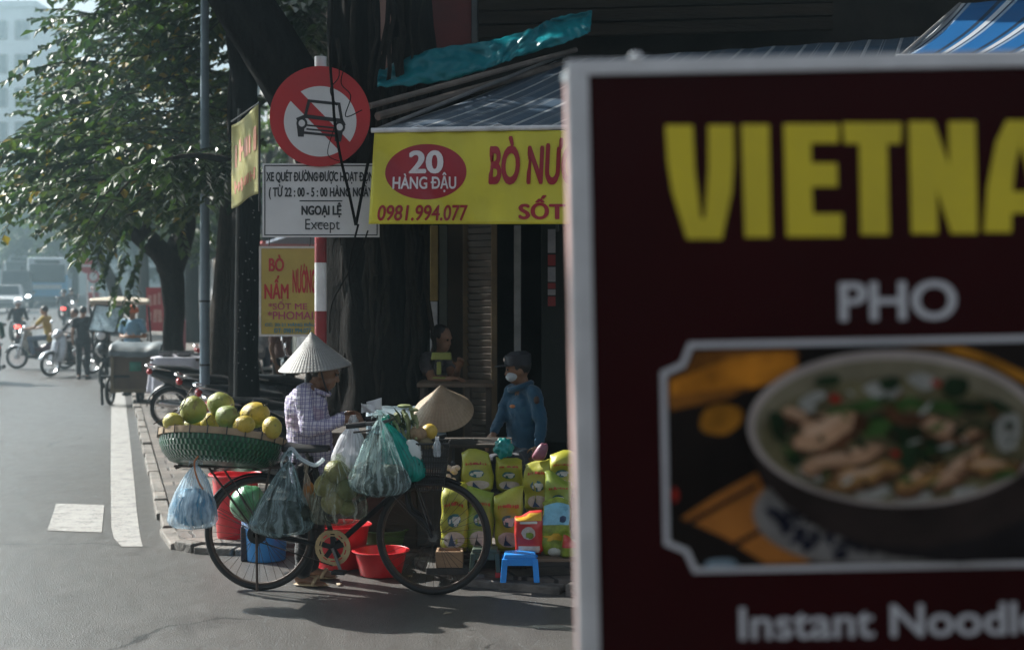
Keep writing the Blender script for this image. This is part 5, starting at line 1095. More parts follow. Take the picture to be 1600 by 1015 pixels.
    o = remesh(mb, 'trousers', trousers, root, max(.01, voxel), 3); o.data.transform(world_mat(root).inverted()); wrinkle(o, .011*s, base[1])
    if shoes:
        for q in 'LR':
            mb = MB(); a, t = J['an'+q], J['to'+q]; d = V3((t.x-a.x, t.y-a.y, 0)); mb.cone(V3((a.x, a.y, t.z))-d*.35, t+d*.15, .045*s, .042*s, 12); part(mb, 'shoe', shoes, root, world=True)
    if hair == 'short':
        mb = MB(); mb.ell(H+up*.034*s-f*.022*s, (.093*s, .081*s, .094*s), B, 24, 16, nz=.05, nf=5); part(mb, 'hair', HAIR, root, world=True)
    elif hair == 'bun':
        mb = MB(); mb.ell(H+up*.03*s-f*.025*s, (.092*s, .082*s, .092*s), B, 20, 14); mb.cone(H-f*.085*s-up*.01*s, H-f*.09*s-up*.12*s, .04*s, .025*s); part(mb, 'hair', HAIR, root, world=True)
    if helmet:
        mb = MB(); M = Matrix.Translation(H+up*.03*s) @ B; mb.lathe([(.118*s, -.03*s), (.124*s, 0), (.112*s, .055*s), (.075*s, .1*s), (.001, .118*s)], 28, M); mb.cone(H+f*.1*s+up*.02*s+sd*.05*s, H+f*.1*s+up*.02*s-sd*.05*s, .018*s, .018*s, 8); part(mb, 'helmet', helmet, root, world=True)
    return root
def clothmat(n, c, r=.85, v=.15): return mat('cloth_'+n, c, r, v, 6, .5, 16, .012, sheen=.2)
def pose_local(base, rz, J, H=1.65):
    M = Matrix.Translation(base) @ rotz(rz); k = H/1.65; out = {}
    for n, v in J.items(): out[n] = (rotz(rz) @ V3(v)) if n == 'face' or n.startswith('palm') else M @ (V3(v)*k)
    return out
STAND = dict(face=(1, 0, 0), pelvis=(0, 0, .93), chest=(.01, 0, 1.24), neck=(0, 0, 1.43), head=(.02, 0, 1.54), shL=(0, .18, 1.36), elL=(-.03, .23, 1.1), wrL=(.05, .24, .88), hdL=(.08, .235, .78), shR=(0, -.18, 1.36), elR=(-.03, -.23, 1.1), wrR=(.05, -.24, .88), hdR=(.08, -.235, .78),
             palmL=(0, -1, 0), palmR=(0, 1, 0), hipL=(0, .09, .9), knL=(.04, .1, .5), anL=(0, .1, .09), toL=(.14, .12, .03), hipR=(0, -.09, .9), knR=(.02, -.1, .5), anR=(-.06, -.1, .09), toR=(.08, -.12, .03))
SIT = dict(face=(1, 0, -.1), pelvis=(-.22, 0, .84), chest=(-.16, 0, 1.15), neck=(-.12, 0, 1.34), head=(-.08, 0, 1.46), shL=(-.13, .18, 1.27), elL=(.06, .25, 1.05), wrL=(.28, .27, 1.0), hdL=(.36, .27, 1.0), shR=(-.13, -.18, 1.27), elR=(.06, -.25, 1.05), wrR=(.28, -.27, 1.0), hdR=(.36, -.27, 1.0),
           hipL=(-.16, .09, .8), knL=(.24, .14, .76), anL=(.12, .15, .36), toL=(.26, .15, .31), hipR=(-.16, -.09, .8), knR=(.24, -.14, .76), anR=(.12, -.15, .36), toR=(.26, -.15, .31))
# ---- the fruit seller
t = NT('plaid_shirt'); s_ = t.n('ShaderNodeSeparateXYZ'); t.l(t.co(), s_.inputs[0]); wob = t.noise(5, 3)
def bars(axis, sc, wd, ph_=0.0): return t.math('LESS_THAN', t.math('FRACT', t.math('ADD', t.math('MULTIPLY', t.math('ADD', s_.outputs[axis], t.math('MULTIPLY', wob, .03)), sc), ph_)), wd)
gx, gz_ = t.math('ADD', bars(0, 38, .26), bars(0, 19, .1, .3)), t.math('ADD', bars(2, 38, .26), bars(2, 19, .1, .3))
c = t.mix(t.math('MULTIPLY', gx, .68), (.56, .53, .60), (.10, .09, .24)); c = t.mix(t.math('MULTIPLY', gz_, .62), c, (.14, .11, .27))
c = t.mix(t.math('MULTIPLY', t.math('GREATER_THAN', t.noise(2.2, 2), .58), .25), c, (.5, .25, .33)); t.l(c, t.b.inputs['Base Color']); t.b.inputs['Roughness'].default_value = .85; t.bump(t.math('ADD', t.noise(9, 4), t.math('MULTIPLY', t.noise(30, 3), .2)), .8, .035); PLAID = t.m
VY_ = 9.22
J = dict(face=V3((1, -.12, -.12)), pelvis=P(487, 722, VY_), chest=P(479, 638, VY_), neck=P(493, 600, VY_), head=P(507, 583, VY_), shR=P(472, 612, 9.05), elR=P(481, 673, 8.97), wrR=P(537, 655, 8.99), hdR=P(556, 651, 9.0), palmR=V3((.1, .3, -1)),
         shL=P(488, 609, 9.38), elL=P(506, 668, 9.42), wrL=P(543, 648, 9.26), hdL=P(560, 643, 9.2), palmL=V3((.1, -.5, -.8)), hipR=P(482, 736, 9.12), knR=P(480, 815, 9.12), anR=P(473, 897, 9.1), toR=P(497, 911, 9.08), hipL=P(492, 736, 9.3), knL=P(492, 812, 9.32), anL=P(486, 886, 9.34), toL=P(512, 897, 9.32))
VEN = person('street fruit seller in conical hat, purple plaid shirt and black trousers walking a loaded bicycle', (P(488, 0, VY_).x, VY_, 0), J, PLAID, clothmat('black_trouser', (.012, .012, .014)), SKIND, .97, .0055, 1.0, None, 'bun', tor=(.155, .158), flat=.92, leg=1.12, grip=.9, hem=.1, smooth_cloth=4)
M = Matrix.Translation(P(492, 573, VY_-.02)) @ Matrix.Rotation(math.radians(5), 4, 'X') @ Matrix.Rotation(math.radians(-5), 4, 'Y')
single(hat_mb(57/F*9.2, .225, M), 'conical_hat', HATM, 'pale conical palm hat worn by the fruit seller', 'hat', loc=P(494, 560, VY_))
mb = MB(); mb.tube(crom([J['head']+V3((-.02, -.085, .05)), J['head']+V3((.01, -.085, -.06)), J['head']+V3((.03, -.04, -.125)), J['head']+V3((.03, .04, -.125)), J['head']+V3((.01, .085, -.05))], 4), .006, 6); part(mb, 'chin_strap', BLK, VEN, world=True)
mb = MB(); mb.tube([J['neck']+V3((.075*math.cos(a)+.012, .085*math.sin(a), -.035+.03*math.cos(a+PI))) for a in (2*PI*k/20 for k in range(20))], .016, 8, closed=True); part(mb, 'collar', PLAID, VEN, world=True)
SAND = mat('sandal_tan', (.36, .27, .16), .6, .2, 10)
for a, tt_ in ((J['anR'], J['toR']), (J['anL'], J['toL'])):
    d = V3((tt_.x-a.x, tt_.y-a.y, 0)); zz = .009 if tt_.z < .06 else .06; c = V3((a.x, a.y, .012))+d*.55; ang = math.atan2(d.y, d.x)
    o = thing('sandal', 'near tan sandal on the seller\'s forward foot' if a is J['anR'] else 'far tan sandal behind the seller\'s near foot', 'sandal', c, ang); mb = MB(); mb.ell((0, 0, 0), (.118, .046, .011), nu=24, nv=8); part(mb, 'sole', SAND, o)
    mb = MB(); mb.tube(crom([(.02, -.045, 0), (.035, -.036, .035), (.04, 0, .05), (.035, .036, .035), (.02, .045, 0)], 4), .012, 6); part(mb, 'strap', SAND, o)
mb = MB(); hp = P(577, 640, 9.16)
mb.grid(lambda a, b: hp+V3((-.05+a*.09, -.03+.02*math.sin(a*5+b*3), -.015+b*.06*(1-a*.3)+.02*noise.noise(V3((a*4, b*4, 2))))), 12, 8); mb.grid(lambda a, b: hp+V3((-.02+a*.10, .0+.02*math.sin(a*4+2), -.0+b*.05+.03*a*b)), 8, 6)
single(mb, 'crumpled_paper', mat('paper_white', (.62, .63, .65), .5, .08, 10), 'crumpled white paper held in the fruit seller\'s hands', 'paper', loc=hp, solid=.002)
# ---- guard in blue beside the shop door
GY = 10.75; PALE_B = clothmat('guard_blue', (.009, .055, .105))
J = dict(face=V3((-1, -.22, -.1)), pelvis=P(818, 705, GY), chest=P(815, 645, GY), neck=P(816, 597, GY), head=P(809, 577, GY-.03), shR=P(800, 610, GY+.1), elR=P(784, 648, GY+.02), wrR=P(772, 676, GY-.12), hdR=P(763, 688, GY-.16), palmR=V3((0, .3, -1)), shL=P(834, 613, GY-.1), elL=P(846, 660, GY-.15), wrL=P(841, 696, GY-.2), hdL=P(836, 712, GY-.22), palmL=V3((0, 1, 0)),
         hipR=P(808, 712, GY-.05), knR=P(770, 722, GY-.25), anR=P(772, 780, GY-.2), toR=P(755, 790, GY-.25), hipL=P(828, 712, GY), knL=P(800, 722, GY-.35), anL=P(805, 780, GY-.3), toL=P(790, 790, GY-.35))
GD = person('seated guard in blue jacket, dark cap and white face mask by the shop door', (P(818, 0, GY).x, GY, ph), J, PALE_B, clothmat('navy', (.015, .02, .035)), SKIND, .95, .009, 1.0, BLK, 'short', tor=(.155, .15))
H = J['head']; fd = J['face'].normalized(); sd = V3((0, 0, 1)).cross(fd).normalized(); Bm = Matrix((fd, sd, V3((0, 0, 1)))).transposed().to_4x4()
mb = MB(); mb.lathe([(.1, .0), (.104, .03), (.1, .075), (.06, .1), (.001, .105)], 28, Matrix.Translation(H+V3((0, 0, .035))) @ Bm); mb.ell(H+fd*.12+V3((0, 0, .04)), (.06, .075, .008), Bm, 16, 6); part(mb, 'cap', mat('cap_navy', (.012, .013, .02), .7), GD, world=True)
mb = MB(); mb.ell(H+fd*.105+V3((0, 0, .085)), (.006, .016, .014), Bm, 10, 6); part(mb, 'cap_badge', mat('badge', (.5, .4, .35), .5), GD, world=True)
mb = MB(); mb.ell(H+fd*.042-V3((0, 0, .045)), (.05, .058, .043), Bm, 20, 12); part(mb, 'face_mask', mat('mask_white', (.36, .4, .44), .7, .1), GD, world=True)
mb = MB(); mb.tube([J['neck']+V3((.08*math.cos(a)-.012, .085*math.sin(a), -.03-.025*math.cos(a+PI))) for a in (2*PI*k/20 for k in range(20))], .024, 8, closed=True); part(mb, 'collar', PALE_B, GD, world=True)
mb = MB(); mb.ell(J['shL']+V3((.02, -.075, -.05)), (.022, .012, .03), None, 10, 8); part(mb, 'arm_badge', mat('patch_dark', (.06, .03, .02), .7), GD, world=True)
mb = MB(); mb.ell(J['chest']+V3((-.07, -.115, .06)), (.022, .01, .014), None, 10, 6); part(mb, 'chest_badge', mat('patch_orange', (.5, .2, .08), .7), GD, world=True)
o = stool(796, 846, 722, 800, GY-.1, mat('stool_maroon', (.1, .02, .02), .5), 'maroon plastic stool under the seated guard')
# ---- helper leaning at the street table
TY = 11.62
J = dict(face=V3((.75, -.55, -.35)), pelvis=P(668, 640, TY+.05), chest=P(672, 578, TY), neck=P(682, 548, TY), head=P(690, 530, TY-.03), shR=P(664, 562, TY-.12), elR=P(675, 592, 11.35), wrR=P(704, 592, 11.22), hdR=P(716, 591, 11.18), shL=P(690, 562, TY+.16), elL=P(712, 588, 11.5), wrL=P(716, 575, 11.3), hdL=P(720, 562, 11.25), hipR=P(660, 650, TY), knR=P(665, 700, 11.3), anR=P(665, 770, 11.35), toR=P(672, 782, 11.2), hipL=P(676, 650, TY+.1), knL=P(690, 700, 11.4), anL=P(688, 770, 11.45), toL=P(695, 782, 11.3), palmR=V3((0, 0, -1)), palmL=V3((0, -1, 0)))
person('dark haired person leaning on the street table in a dark top', (P(668, 0, TY).x, TY, ph), J, clothmat('dark_top', (.04, .035, .04)), clothmat('dark_trouser', (.02, .02, .022)), SKIND, .95, .01, .5, BLK)
stool(645, 692, 690, 790, TY-.1, mat('stool_brown', (.08, .05, .03), .5), 'brown stool under the person at the street table')

# ================================================================== THE LOADED BICYCLE
BA = -.127; BR0 = V3((-1.59, 8.97, 0)); BK = thing('bicycle', 'old black bicycle loaded with fruit and plastic bags beside the fruit seller', 'bicycle', BR0, BA)
def BY_(px): return (8.97+BA*1.59)/(1-BA*(px-800)/F)
def BP(px, py, off=0.0): return P(px, py, BY_(px)+off)
RUB = mat('tyre_rubber', (.012, .012, .012), .6, .2, 20, .2, 60); FRB = mat('frame_black', (.010, .010, .011), .5, .2, 8, spec=.3); STEEL = mat('dull_steel', (.13, .13, .125), .45, .3, 12, metal=.7); RUST = mat('rusty_steel', (.07, .05, .04), .6, .4, 14, metal=.4)
WR = .362
def cyc_wheel(x, spk=36):
    M = Matrix.Translation((x, 0, WR)); w0 = MB(); ring = lambda r, q, n=72: [M @ V3((r*math.cos(2*PI*k/n), 0, r*math.sin(2*PI*k/n))) for k in range(n)]
    w0.tube([M @ V3((0, -.045, 0)), M @ V3((0, .045, 0))], .017, 12); w0.tube([M @ V3((0, -.032, 0)), M @ V3((0, -.028, 0))], .03, 16); w0.tube([M @ V3((0, .028, 0)), M @ V3((0, .032, 0))], .03, 16)
    o = part(w0, 'wheel', STEEL, BK)
    m = MB(); m.tube(ring(WR-.019, 0), .019, 12, closed=True); part(m, 'tyre', RUB, o)
    m = MB(); vs = [(WR-.034, -.013), (WR-.046, -.013), (WR-.05, 0), (WR-.046, .013), (WR-.034, .013), (WR-.038, 0)]
    m.lathe(vs, 72, M @ Matrix.Rotation(PI/2, 4, 'X'), close=True); part(m, 'rim', RUST, o)
    m = MB()
    for k in range(spk):
        a = 2*PI*k/spk; sgn = 1 if k % 2 else -1; b = a+sgn*.5*(1 if k % 4 < 2 else -1)
        m.tube([M @ V3((.028*math.cos(b), sgn*.03, .028*math.sin(b))), M @ V3(((WR-.045)*math.cos(a), 0, (WR-.045)*math.sin(a)))], .0016, 4, cap=False)
    part(m, 'spokes', RUST, o); return o
WB = 1.112; cyc_wheel(0); cyc_wheel(WB)
def bt(pts, r, name, m=FRB, n=10, sm=0, cap=True, p=None):
    mb = MB(); mb.tube(crom(pts, sm) if sm else pts, r, n, cap=cap); return part(mb, name, m, p or BK)
def lz(px, py): q = world_mat(BK).inverted() @ BP(px, py); return V3((q.x, 0, q.z))
CR = lz(523, 853); HT, HB_ = lz(621, 688), lz(636, 764); ST = lz(487, 722)
mb = MB()
mb.tube([CR, ST, ST+(ST-CR).normalized()*.04], .016, 12); mb.tube([HT, HB_], .019, 12); mb.tube([HB_+(HT-HB_)*.12, CR], .018, 12); mb.tube(crom([HT+(HB_-HT)*.15, lz(585, 765), CR.lerp(ST, .35)], 6), .014, 12)
for y in (-1, 1): mb.tube([CR+V3((-.03, y*.02, 0)), V3((.0, y*.055, WR))], .011, 10); mb.tube([CR.lerp(ST, .92)+V3((0, y*.018, 0)), V3((0, y*.055, WR))], .009, 10)
mb.tube([CR+V3((0, -.04, 0)), CR+V3((0, .04, 0))], .024, 14); part(mb, 'frame', FRB, BK)
mb = MB()
for y in (-1, 1): mb.tube(crom([HB_+V3((.0, y*.035, -.005)), HB_+V3((.025, y*.045, -.12)), V3((WB-.055, y*.05, WR+.1)), V3((WB, y*.05, WR))], 6), [.013]*12+[.012]*4+[.01]*3, 10)
mb.tube([HB_+V3((0, -.04, 0)), HB_+V3((0, .04, 0))], .017, 10); mb.tube([HB_, HB_+V3((.01, 0, -.02))], .02, 10); part(mb, 'fork', FRB, BK)
mb = MB(); hb = lz(613, 655); mb.tube([HT, HT+(HT-HB_).normalized()*.06, hb], .012, 10)
for y in (-1, 1): mb.tube(crom([hb, hb+V3((.02, y*.12, .01)), hb+V3((-.03, y*.22, .0)), hb+V3((-.16, y*.25, -.012))], 5), .0115, 10)
hbo = part(mb, 'handlebar', STEEL, BK)
for y in (-1, 1): bt([hb+V3((-.11, y*.245, -.009)), hb+V3((-.23, y*.255, -.022))], .018, 'grip', BLK, 12, p=hbo); bt([hb+V3((-.02, y*.2, -.02)), hb+V3((-.1, y*.235, -.05)), hb+V3((-.19, y*.24, -.06))], .006, 'brake_lever', FRB, 6, p=hbo)
# saddle
mb = MB(); sc_ = lz(481, 705); mb.lathe([], 3) if False else None
def sad(a, b):
    x = -.13+.27*a; wdt = .09*(1-a)**.8+.022+.0*b; th = PI*(b*1.16-.08); return sc_+V3((x-.005, math.cos(th)*wdt, .028*math.sin(th)*(1-.25*a)+.02*(1-a)**3+.012*a))
mb.grid(sad, 16, 14); part(mb, 'saddle', mat('saddle_black', (.012, .012, .012), .5, .2, 10), BK, solid=.02, angle=0)
bt([ST, sc_-V3((.01, 0, .012))], .012, 'seat_post', STEEL)
# crank set
CM = Matrix.Translation(CR+V3((0, -.048, 0))) @ Matrix.Rotation(PI/2, 4, 'X'); GOLD = mat('ring_gold', (.42, .32, .17), .45, .25, 14, metal=.4)
mb = MB(); mb.lathe([(.112, -.003), (.112, .003), (.088, .003), (.088, -.003)], 60, CM, rf=lambda i, a: 1+(.016 if i < 2 and int(a/(2*PI)*60) % 2 else 0), close=True); mb.lathe([(.080, -.003), (.080, .003), (.068, .003), (.068, -.003)], 48, CM, close=True)
for k in range(10): a = 2*PI*k/10; mb.beam(CM @ V3((.078*math.cos(a), .078*math.sin(a), 0)), CM @ V3((.09*math.cos(a), .09*math.sin(a), 0)), .022, .005, up=(0, 1, 0))
cro = part(mb, 'chainring', GOLD, BK)
mb = MB()
for k in range(5): a = 2*PI*k/5+.3; mb.beam(CM @ V3((.012*math.cos(a), .012*math.sin(a), .002)), CM @ V3((.072*math.cos(a), .072*math.sin(a), .002)), .03, .006, up=(0, 1, 0))
part(mb, 'spider', FRB, cro)
for s_, a in ((-1, math.radians(-68)), (1, math.radians(112))):
    e = CR+V3((.15*math.cos(a), s_*.068, .15*math.sin(a))); o = bt([CR+V3((0, s_*.06, 0)), e], .010, 'crank', STEEL)
    mb = MB(); mb.box(e+V3((0, s_*.045, 0)), (.085, .07, .022)); part(mb, 'pedal', RUB, o, False, bevel=.004)
mb = MB(); rs = .045
for z, r0, r1 in ((1, .112, rs), (-1, .112, rs)): mb.beam(CR+V3((0, -.05, z*r0)), V3((0, -.05, WR+z*r1)), .006, .011, up=(0, 1, 0))
mb.lathe([(.045, -.003), (.045, .003), (.012, .003), (.012, -.003)], 24, Matrix.Translation((0, -.05, WR)) @ Matrix.Rotation(PI/2, 4, 'X'), close=True); mb.lathe([(.06, -.02), (.06, .012), (.02, .016), (.02, -.022)], 24, Matrix.Translation((0, -.062, WR)) @ Matrix.Rotation(PI/2, 4, 'X'), close=True); part(mb, 'chain', mat('oily_chain', (.02, .018, .015), .5, .3, 30, metal=.5), BK)
def fender(x, a0, a1, nm, m):
    mb = MB(); r = WR+.016; mb.grid(lambda a, b: V3((x+(r-.012*(2*b-1)**2)*math.cos(math.radians(a0+(a1-a0)*a)), -.026+.052*b, WR+(r-.012*(2*b-1)**2)*math.sin(math.radians(a0+(a1-a0)*a)))), 40, 6); o = part(mb, nm, m, BK, solid=.002)
    for a in (a0+(a1-a0)*.85, a0+(a1-a0)*.55):
        for y in (-1, 1): bt([V3((x, y*.05, WR)), V3((x+r*math.cos(math.radians(a)), y*.024, WR+r*math.sin(math.radians(a))))], .0025, 'fender_stay', STEEL, 6, p=o)
fender(0, 48, 172, 'rear_fender', FRB); fender(WB, 62, 148, 'front_fender', FRB)
mb = MB(); r = WR+.019; mb.grid(lambda a, b: V3((r*math.cos(math.radians(150+24*a)), -.024+.048*b, WR+r*math.sin(math.radians(150+24*a)))), 10, 4); part(mb, 'fender_tip', mat('fender_chrome', (.55, .6, .62), .25, .1, metal=.7), BK, solid=.002)
for y in (-.07,): bt([V3((.0, y, WR)), V3((.01, y-.02, .012))], .009, 'kickstand', RUST, 8)
mb = MB(); z = P(0, 722, 8.95).z-.02
for y in (-.11, -.04, .04, .11): mb.tube([(-.52, y, z), (.2, y, z)], .008, 8)
for x in (-.5, -.25, 0, .18): mb.tube([(x, -.13, z-.01), (x, .13, z-.01)], .008, 8)
for y in (-1, 1): mb.tube([(-.3, y*.11, z), (0, y*.07, WR)], .007, 8); mb.tube([(.1, y*.11, z), (0, y*.07, WR)], .007, 8)
part(mb, 'rear_rack', RUST, BK)
# front wire basket
mb = MB(); Y_ = BY_(680); w0, w1 = .082, .1; c0 = P(673, 762, Y_); c1 = P(677, 690, Y_)
def ringb(t, k): c = c0.lerp(c1, t); h = (w0+(w1-w0)*t); return [c+V3((sx*h*1.0, sy*h*1.25, 0)) for sx, sy in ((-1, -1), (1, -1), (1, 1), (-1, 1))]
for i in range(9):
    q = ringb(i/8, 0); mb.tube(q+[q[0]], .0035 if i < 8 else .007, 5)
for e in range(4):
    for k in range(12):
        f = k/12; a, b = ringb(0, 0), ringb(1, 0); mb.tube([a[e].lerp(a[(e+1) % 4], f), b[e].lerp(b[(e+1) % 4], f)], .0028, 4, cap=False)
a = ringb(0, 0)
for k in range(1, 8): mb.tube([a[0].lerp(a[1], k/8), a[3].lerp(a[2], k/8)], .0028, 4, cap=False)
part(mb, 'basket', mat('wire_dark', (.03, .03, .03), .5, metal=.3), BK, world=True)
# ================================================================== LOADS ON THE BICYCLE
# woven green tray with a bamboo rim
t = NT('green_weave'); br = t.n('ShaderNodeTexBrick', i_Scale=1.0); br.inputs['Brick Width'].default_value = .014; br.inputs['Row Height'].default_value = .07; br.inputs['Mortar Size'].default_value = .012; br.inputs['Mortar Smooth'].default_value = 1; br.offset = .5; t.l(t.co('UV'), br.inputs['Vector'])
br.inputs['Color1'].default_value = (.008, .14, .06, 1); br.inputs['Color2'].default_value = (.012, .21, .085, 1); br.inputs['Mortar'].default_value = (.003, .04, .018, 1); t.l(br.outputs[0], t.b.inputs['Base Color']); t.b.inputs['Roughness'].default_value = .28
t.bump(t.math('ADD', t.math('MULTIPLY', br.outputs['Fac'], -1), t.math('MULTIPLY', t.noise(22, 3), .6)), .9, .012)
TRX, TRY = 345, 8.9; tc = P(346, 699, TRY); TR = thing('woven_tray', 'round green woven tray with a bamboo rim on the bicycle rack', 'basket', tc+V3((0, 0, -.1)))
TM = Matrix.Translation(tc) @ Matrix.Rotation(math.radians(4.0), 4, 'Y') @ Matrix.Rotation(math.radians(-14), 4, 'X'); RT_ = .39
mb = MB(); mb.lathe([(.25, -.115), (.31, -.105), (.355, -.06), (.38, -.01), (.385, .05), (.377, .05), (.37, -.01), (.345, -.055), (.3, -.095), (.001, -.1)], 72, TM); part(mb, 'tray_body', t.m, TR, world=True)
RIM = mat('bamboo_rim', (.3, .215, .13), .6, .25, 14, .3, 40, .004); mb = MB(); mb.lathe([(.378, .035), (.396, .035), (.398, .075), (.376, .077)], 72, TM, close=True); rim = part(mb, 'rim', RIM, TR, world=True)
mb = MB()
for k in range(22): a = 2*PI*k/22+.1; mb.tube([TM @ V3((r*math.cos(a), r*math.sin(a), z_)) for r, z_ in ((.374, .03), (.4, .03), (.402, .08), (.374, .081), (.374, .03))], .0035, 5)
part(mb, 'binding', BLK, rim, world=True)
t = NT('pomelo_skin'); f = t.noise(6, 5, .65); g = t.n('ShaderNodeNewGeometry'); oi = t.n('ShaderNodeObjectInfo')
k = t.math('ADD', t.math('MULTIPLY', oi.outputs['Random'], .55), t.math('MULTIPLY', f, .6)); c = t.ramp(k, [(.25, (.17, .22, .05)), (.55, (.30, .30, .055)), (.85, (.46, .33, .035))])
sp = t.math('GREATER_THAN', t.noise(30, 4, .7), .62); c = t.mix(t.math('MULTIPLY', sp, .6), c, (.12, .09, .03)); b2_ = t.math('GREATER_THAN', t.noise(3.3, 5, .7, stretch=(1.6, 1.6, .6)), .63)
c = t.mix(t.math('MULTIPLY', b2_, .55), c, (.17, .11, .05)); t.l(c, t.b.inputs['Base Color']); t.b.inputs['Roughness'].default_value = .42; t.bump(t.math('ADD', t.noise(110, 2), t.math('MULTIPLY', t.noise(9, 3), 2)), .6, .008); POM = t.m
POM2 = POM.copy(); POM2.name = 'pomelo_skin_green'
for n_ in POM2.node_tree.nodes:
    if n_.type == 'VALTORGB' and len(n_.color_ramp.elements) == 3:
        for e_, c_ in zip(n_.color_ramp.elements, ((.09, .11, .03), (.15, .16, .04), (.24, .2, .05))): e_.color = c_+(1,)
def pomelo(px, py, rx, ry, Y, lb, seed, rot=0.0, m=POM, name='pomelo', cat='pomelo', group='pomelos on the green tray', stem=True):
    c = P(px, py, Y); k = Y/F; o = thing(name, lb, cat, c, rot*2, group); M = Matrix.Rotation(rot, 4, 'Y'); mb = MB(); mb.ell((0, 0, 0), (rx*k, rx*k*.97, ry*k), M, 32, 20, nz=.05, nf=1.6, seed=seed); part(mb, 'fruit', m, o, angle=0)
    if stem: mb = MB(); mb.tube([M @ V3((0, 0, ry*k*.97)), M @ V3((.004, 0, ry*k*1.08)), M @ V3((.012, .004, ry*k*1.16))], [.006, .004, .003], 6); part(mb, 'stem', RUST, o)
    return o
for a in ((302, 640, 21, 21.5, 8.78, 'yellow pomelo with a brown stain, topmost on the tray\'s left side', 1, .1), (345, 632, 22, 19, 8.98, 'blushing yellow pomelo highest at the back of the tray', 2, .5), (356, 651, 20, 18, 8.68, 'green pomelo marked by a dark string in the middle of the tray', 3, .3), (398, 648, 24, 20, 8.88, 'large spotted green pomelo on the tray\'s right half', 4, -.2),
          (271, 660, 17, 15, 8.7, 'small green pomelo at the left edge of the tray', 5, .6), (381, 664, 18, 15, 8.62, 'half sunk green pomelo in front of the spotted one', 6, -.4), (425, 668, 16, 18, 8.72, 'yellow pomelo at the right edge of the tray', 7, -.6), (328, 660, 15, 15, 8.98, 'small yellow pomelo tucked low in the tray centre', 8, .2), (300, 668, 16, 14, 9.0, 'dim green pomelo beneath the stained one', 9, 1)): pomelo(*a)
mb = MB()
for pts in ([(262, 668), (272, 650), (282, 640), (293, 618), (300, 606)], [(272, 650), (276, 645), (270, 655)], [(288, 630), (280, 636)], [(326, 668), (323, 655), (330, 648)], [(240, 662), (258, 652), (276, 640)]): mb.tube(crom([P(x, y, 8.72) for x, y in pts], 4), .0035, 5)
single(mb, 'dry_twig', RUST, 'thin dry twig sticking up among the pomelos', 'twig', loc=P(275, 650, 8.72))
mb = MB(); mb.tube(crom([P(x, y, 8.66) for x, y in ((369, 634), (372, 646), (366, 658), (365, 672))], 4), .004, 5); mb.tube(crom([P(x, y, 8.7) for x, y in ((410, 629), (413, 634), (418, 630))], 3), .004, 5); single(mb, 'dark_string', BLK, 'dark string lying over the middle pomelo', 'string', loc=P(369, 640, 8.66))
mb = MB(); mb.tube(crom([P(x, y, 8.52) for x, y in ((310, 712), (304, 722), (306, 740), (313, 758), (318, 764))], 4), .006, 6); single(mb, 'orange_string', mat('string_orange', (.35, .12, .04), .6), 'orange brown string hanging from the tray', 'string', loc=P(306, 735, 8.55))
# tied plastic bags
def tied_bag(lb, x0, x1, ytop, yneck, ybot, Y, m, seed, depth=.6, cx=None, group=None, contents=None, asym=0.0, name='plastic_bag', pw=.75, ear=True, ful=.25):
    cxp = cx if cx is not None else (x0+x1)/2; k = Y/F; w = (x1-x0)/2; root = thing(name, lb, 'bag', P(cxp, yneck, Y)); mb = MB(); nu, nv = 56, 26; mid = (x0+x1)/2
    def fn(a, b):
        th = 2*PI*a; y = yneck+(ybot-yneck)*b; e = min(1, b/.72); q = min(1, b/.84); wid = w*(.05+.95*((1-ful)*q**.9+ful*math.sin(q*PI/2)**pw)) if b < .84 else w*(1-.45*((b-.84)/.16)**2.2)
        if b > .995: wid = w*.02
        f = 1+.34*(1-b*.75)*noise.noise(V3((math.cos(th)*3.2, math.sin(th)*3.2, b*1.1+seed*3)))+.2*(1-b*.6)*noise.noise(V3((math.cos(th)*8, math.sin(th)*8, b*2.2+seed)))+.07*noise.noise(V3((math.cos(th)*2, math.sin(th)*2, b*3+seed)))+.05*noise.noise(V3((math.cos(th)*7, math.sin(th)*7, b*6+seed)))
        ax = cxp+(mid-cxp)*min(1, b*1.5); p = P(ax+math.cos(th)*wid*f, y+4*noise.noise(V3((math.cos(th)*1.5, math.sin(th)*1.5, seed+5)))*b, Y); p.y += math.sin(th)*wid*f*k*depth; return p
    mb.grid(fn, nu, nv); part(mb, 'bag_film', m, root, world=True, angle=0)
    mb = MB(); mb.tube(crom([P(cxp, yneck+2, Y), P(cxp+1, (yneck+ytop)/2, Y), P(cxp, ytop, Y)], 4), [.012]*4+[.014]*4+[.02], 10)
    if ear:
        for s in (-1, 1): mb.grid(lambda a, b: P(cxp+s*a*w*.28, ytop+(a*6)+b*(5+a*5)+2*math.sin(a*9+b*4), Y)+V3((0, .015*math.sin(a*7+b*5+s), 0)), 8, 4)
    part(mb, 'knot', m, root, world=True, angle=0)
    for i, c in enumerate(contents or []):
        kind, px, py, rx, ry, mm, nm = c; mb = MB()
        mb.ell(P(px, py, Y), (rx*k, min(rx, w*.8)*k*depth*.92, ry*k), None, 24, 16, nz=.18 if kind == 'l' else .04, nf=6 if kind == 'l' else 2, seed=i+seed); part(mb, nm, mm, root, world=True, angle=0)
    return root
DKG = mat('dark_leaves', (.022, .03, .016), .6, .6, 22, .9, 22, .03); 
tied_bag('clear grey bag of dark greens hanging beside the rear wheel', 389, 490, 704, 720, 838, 8.68, film('film_grey', '#a9c2c6', .27), 1, .5, 452, contents=[('l', 444, 808, 45, 25, DKG, 'leaf_bundle'), ('l', 430, 795, 24, 15, DKG, 'leaf_bundle'), ('l', 465, 798, 18, 14, DKG, 'leaf_bundle')])
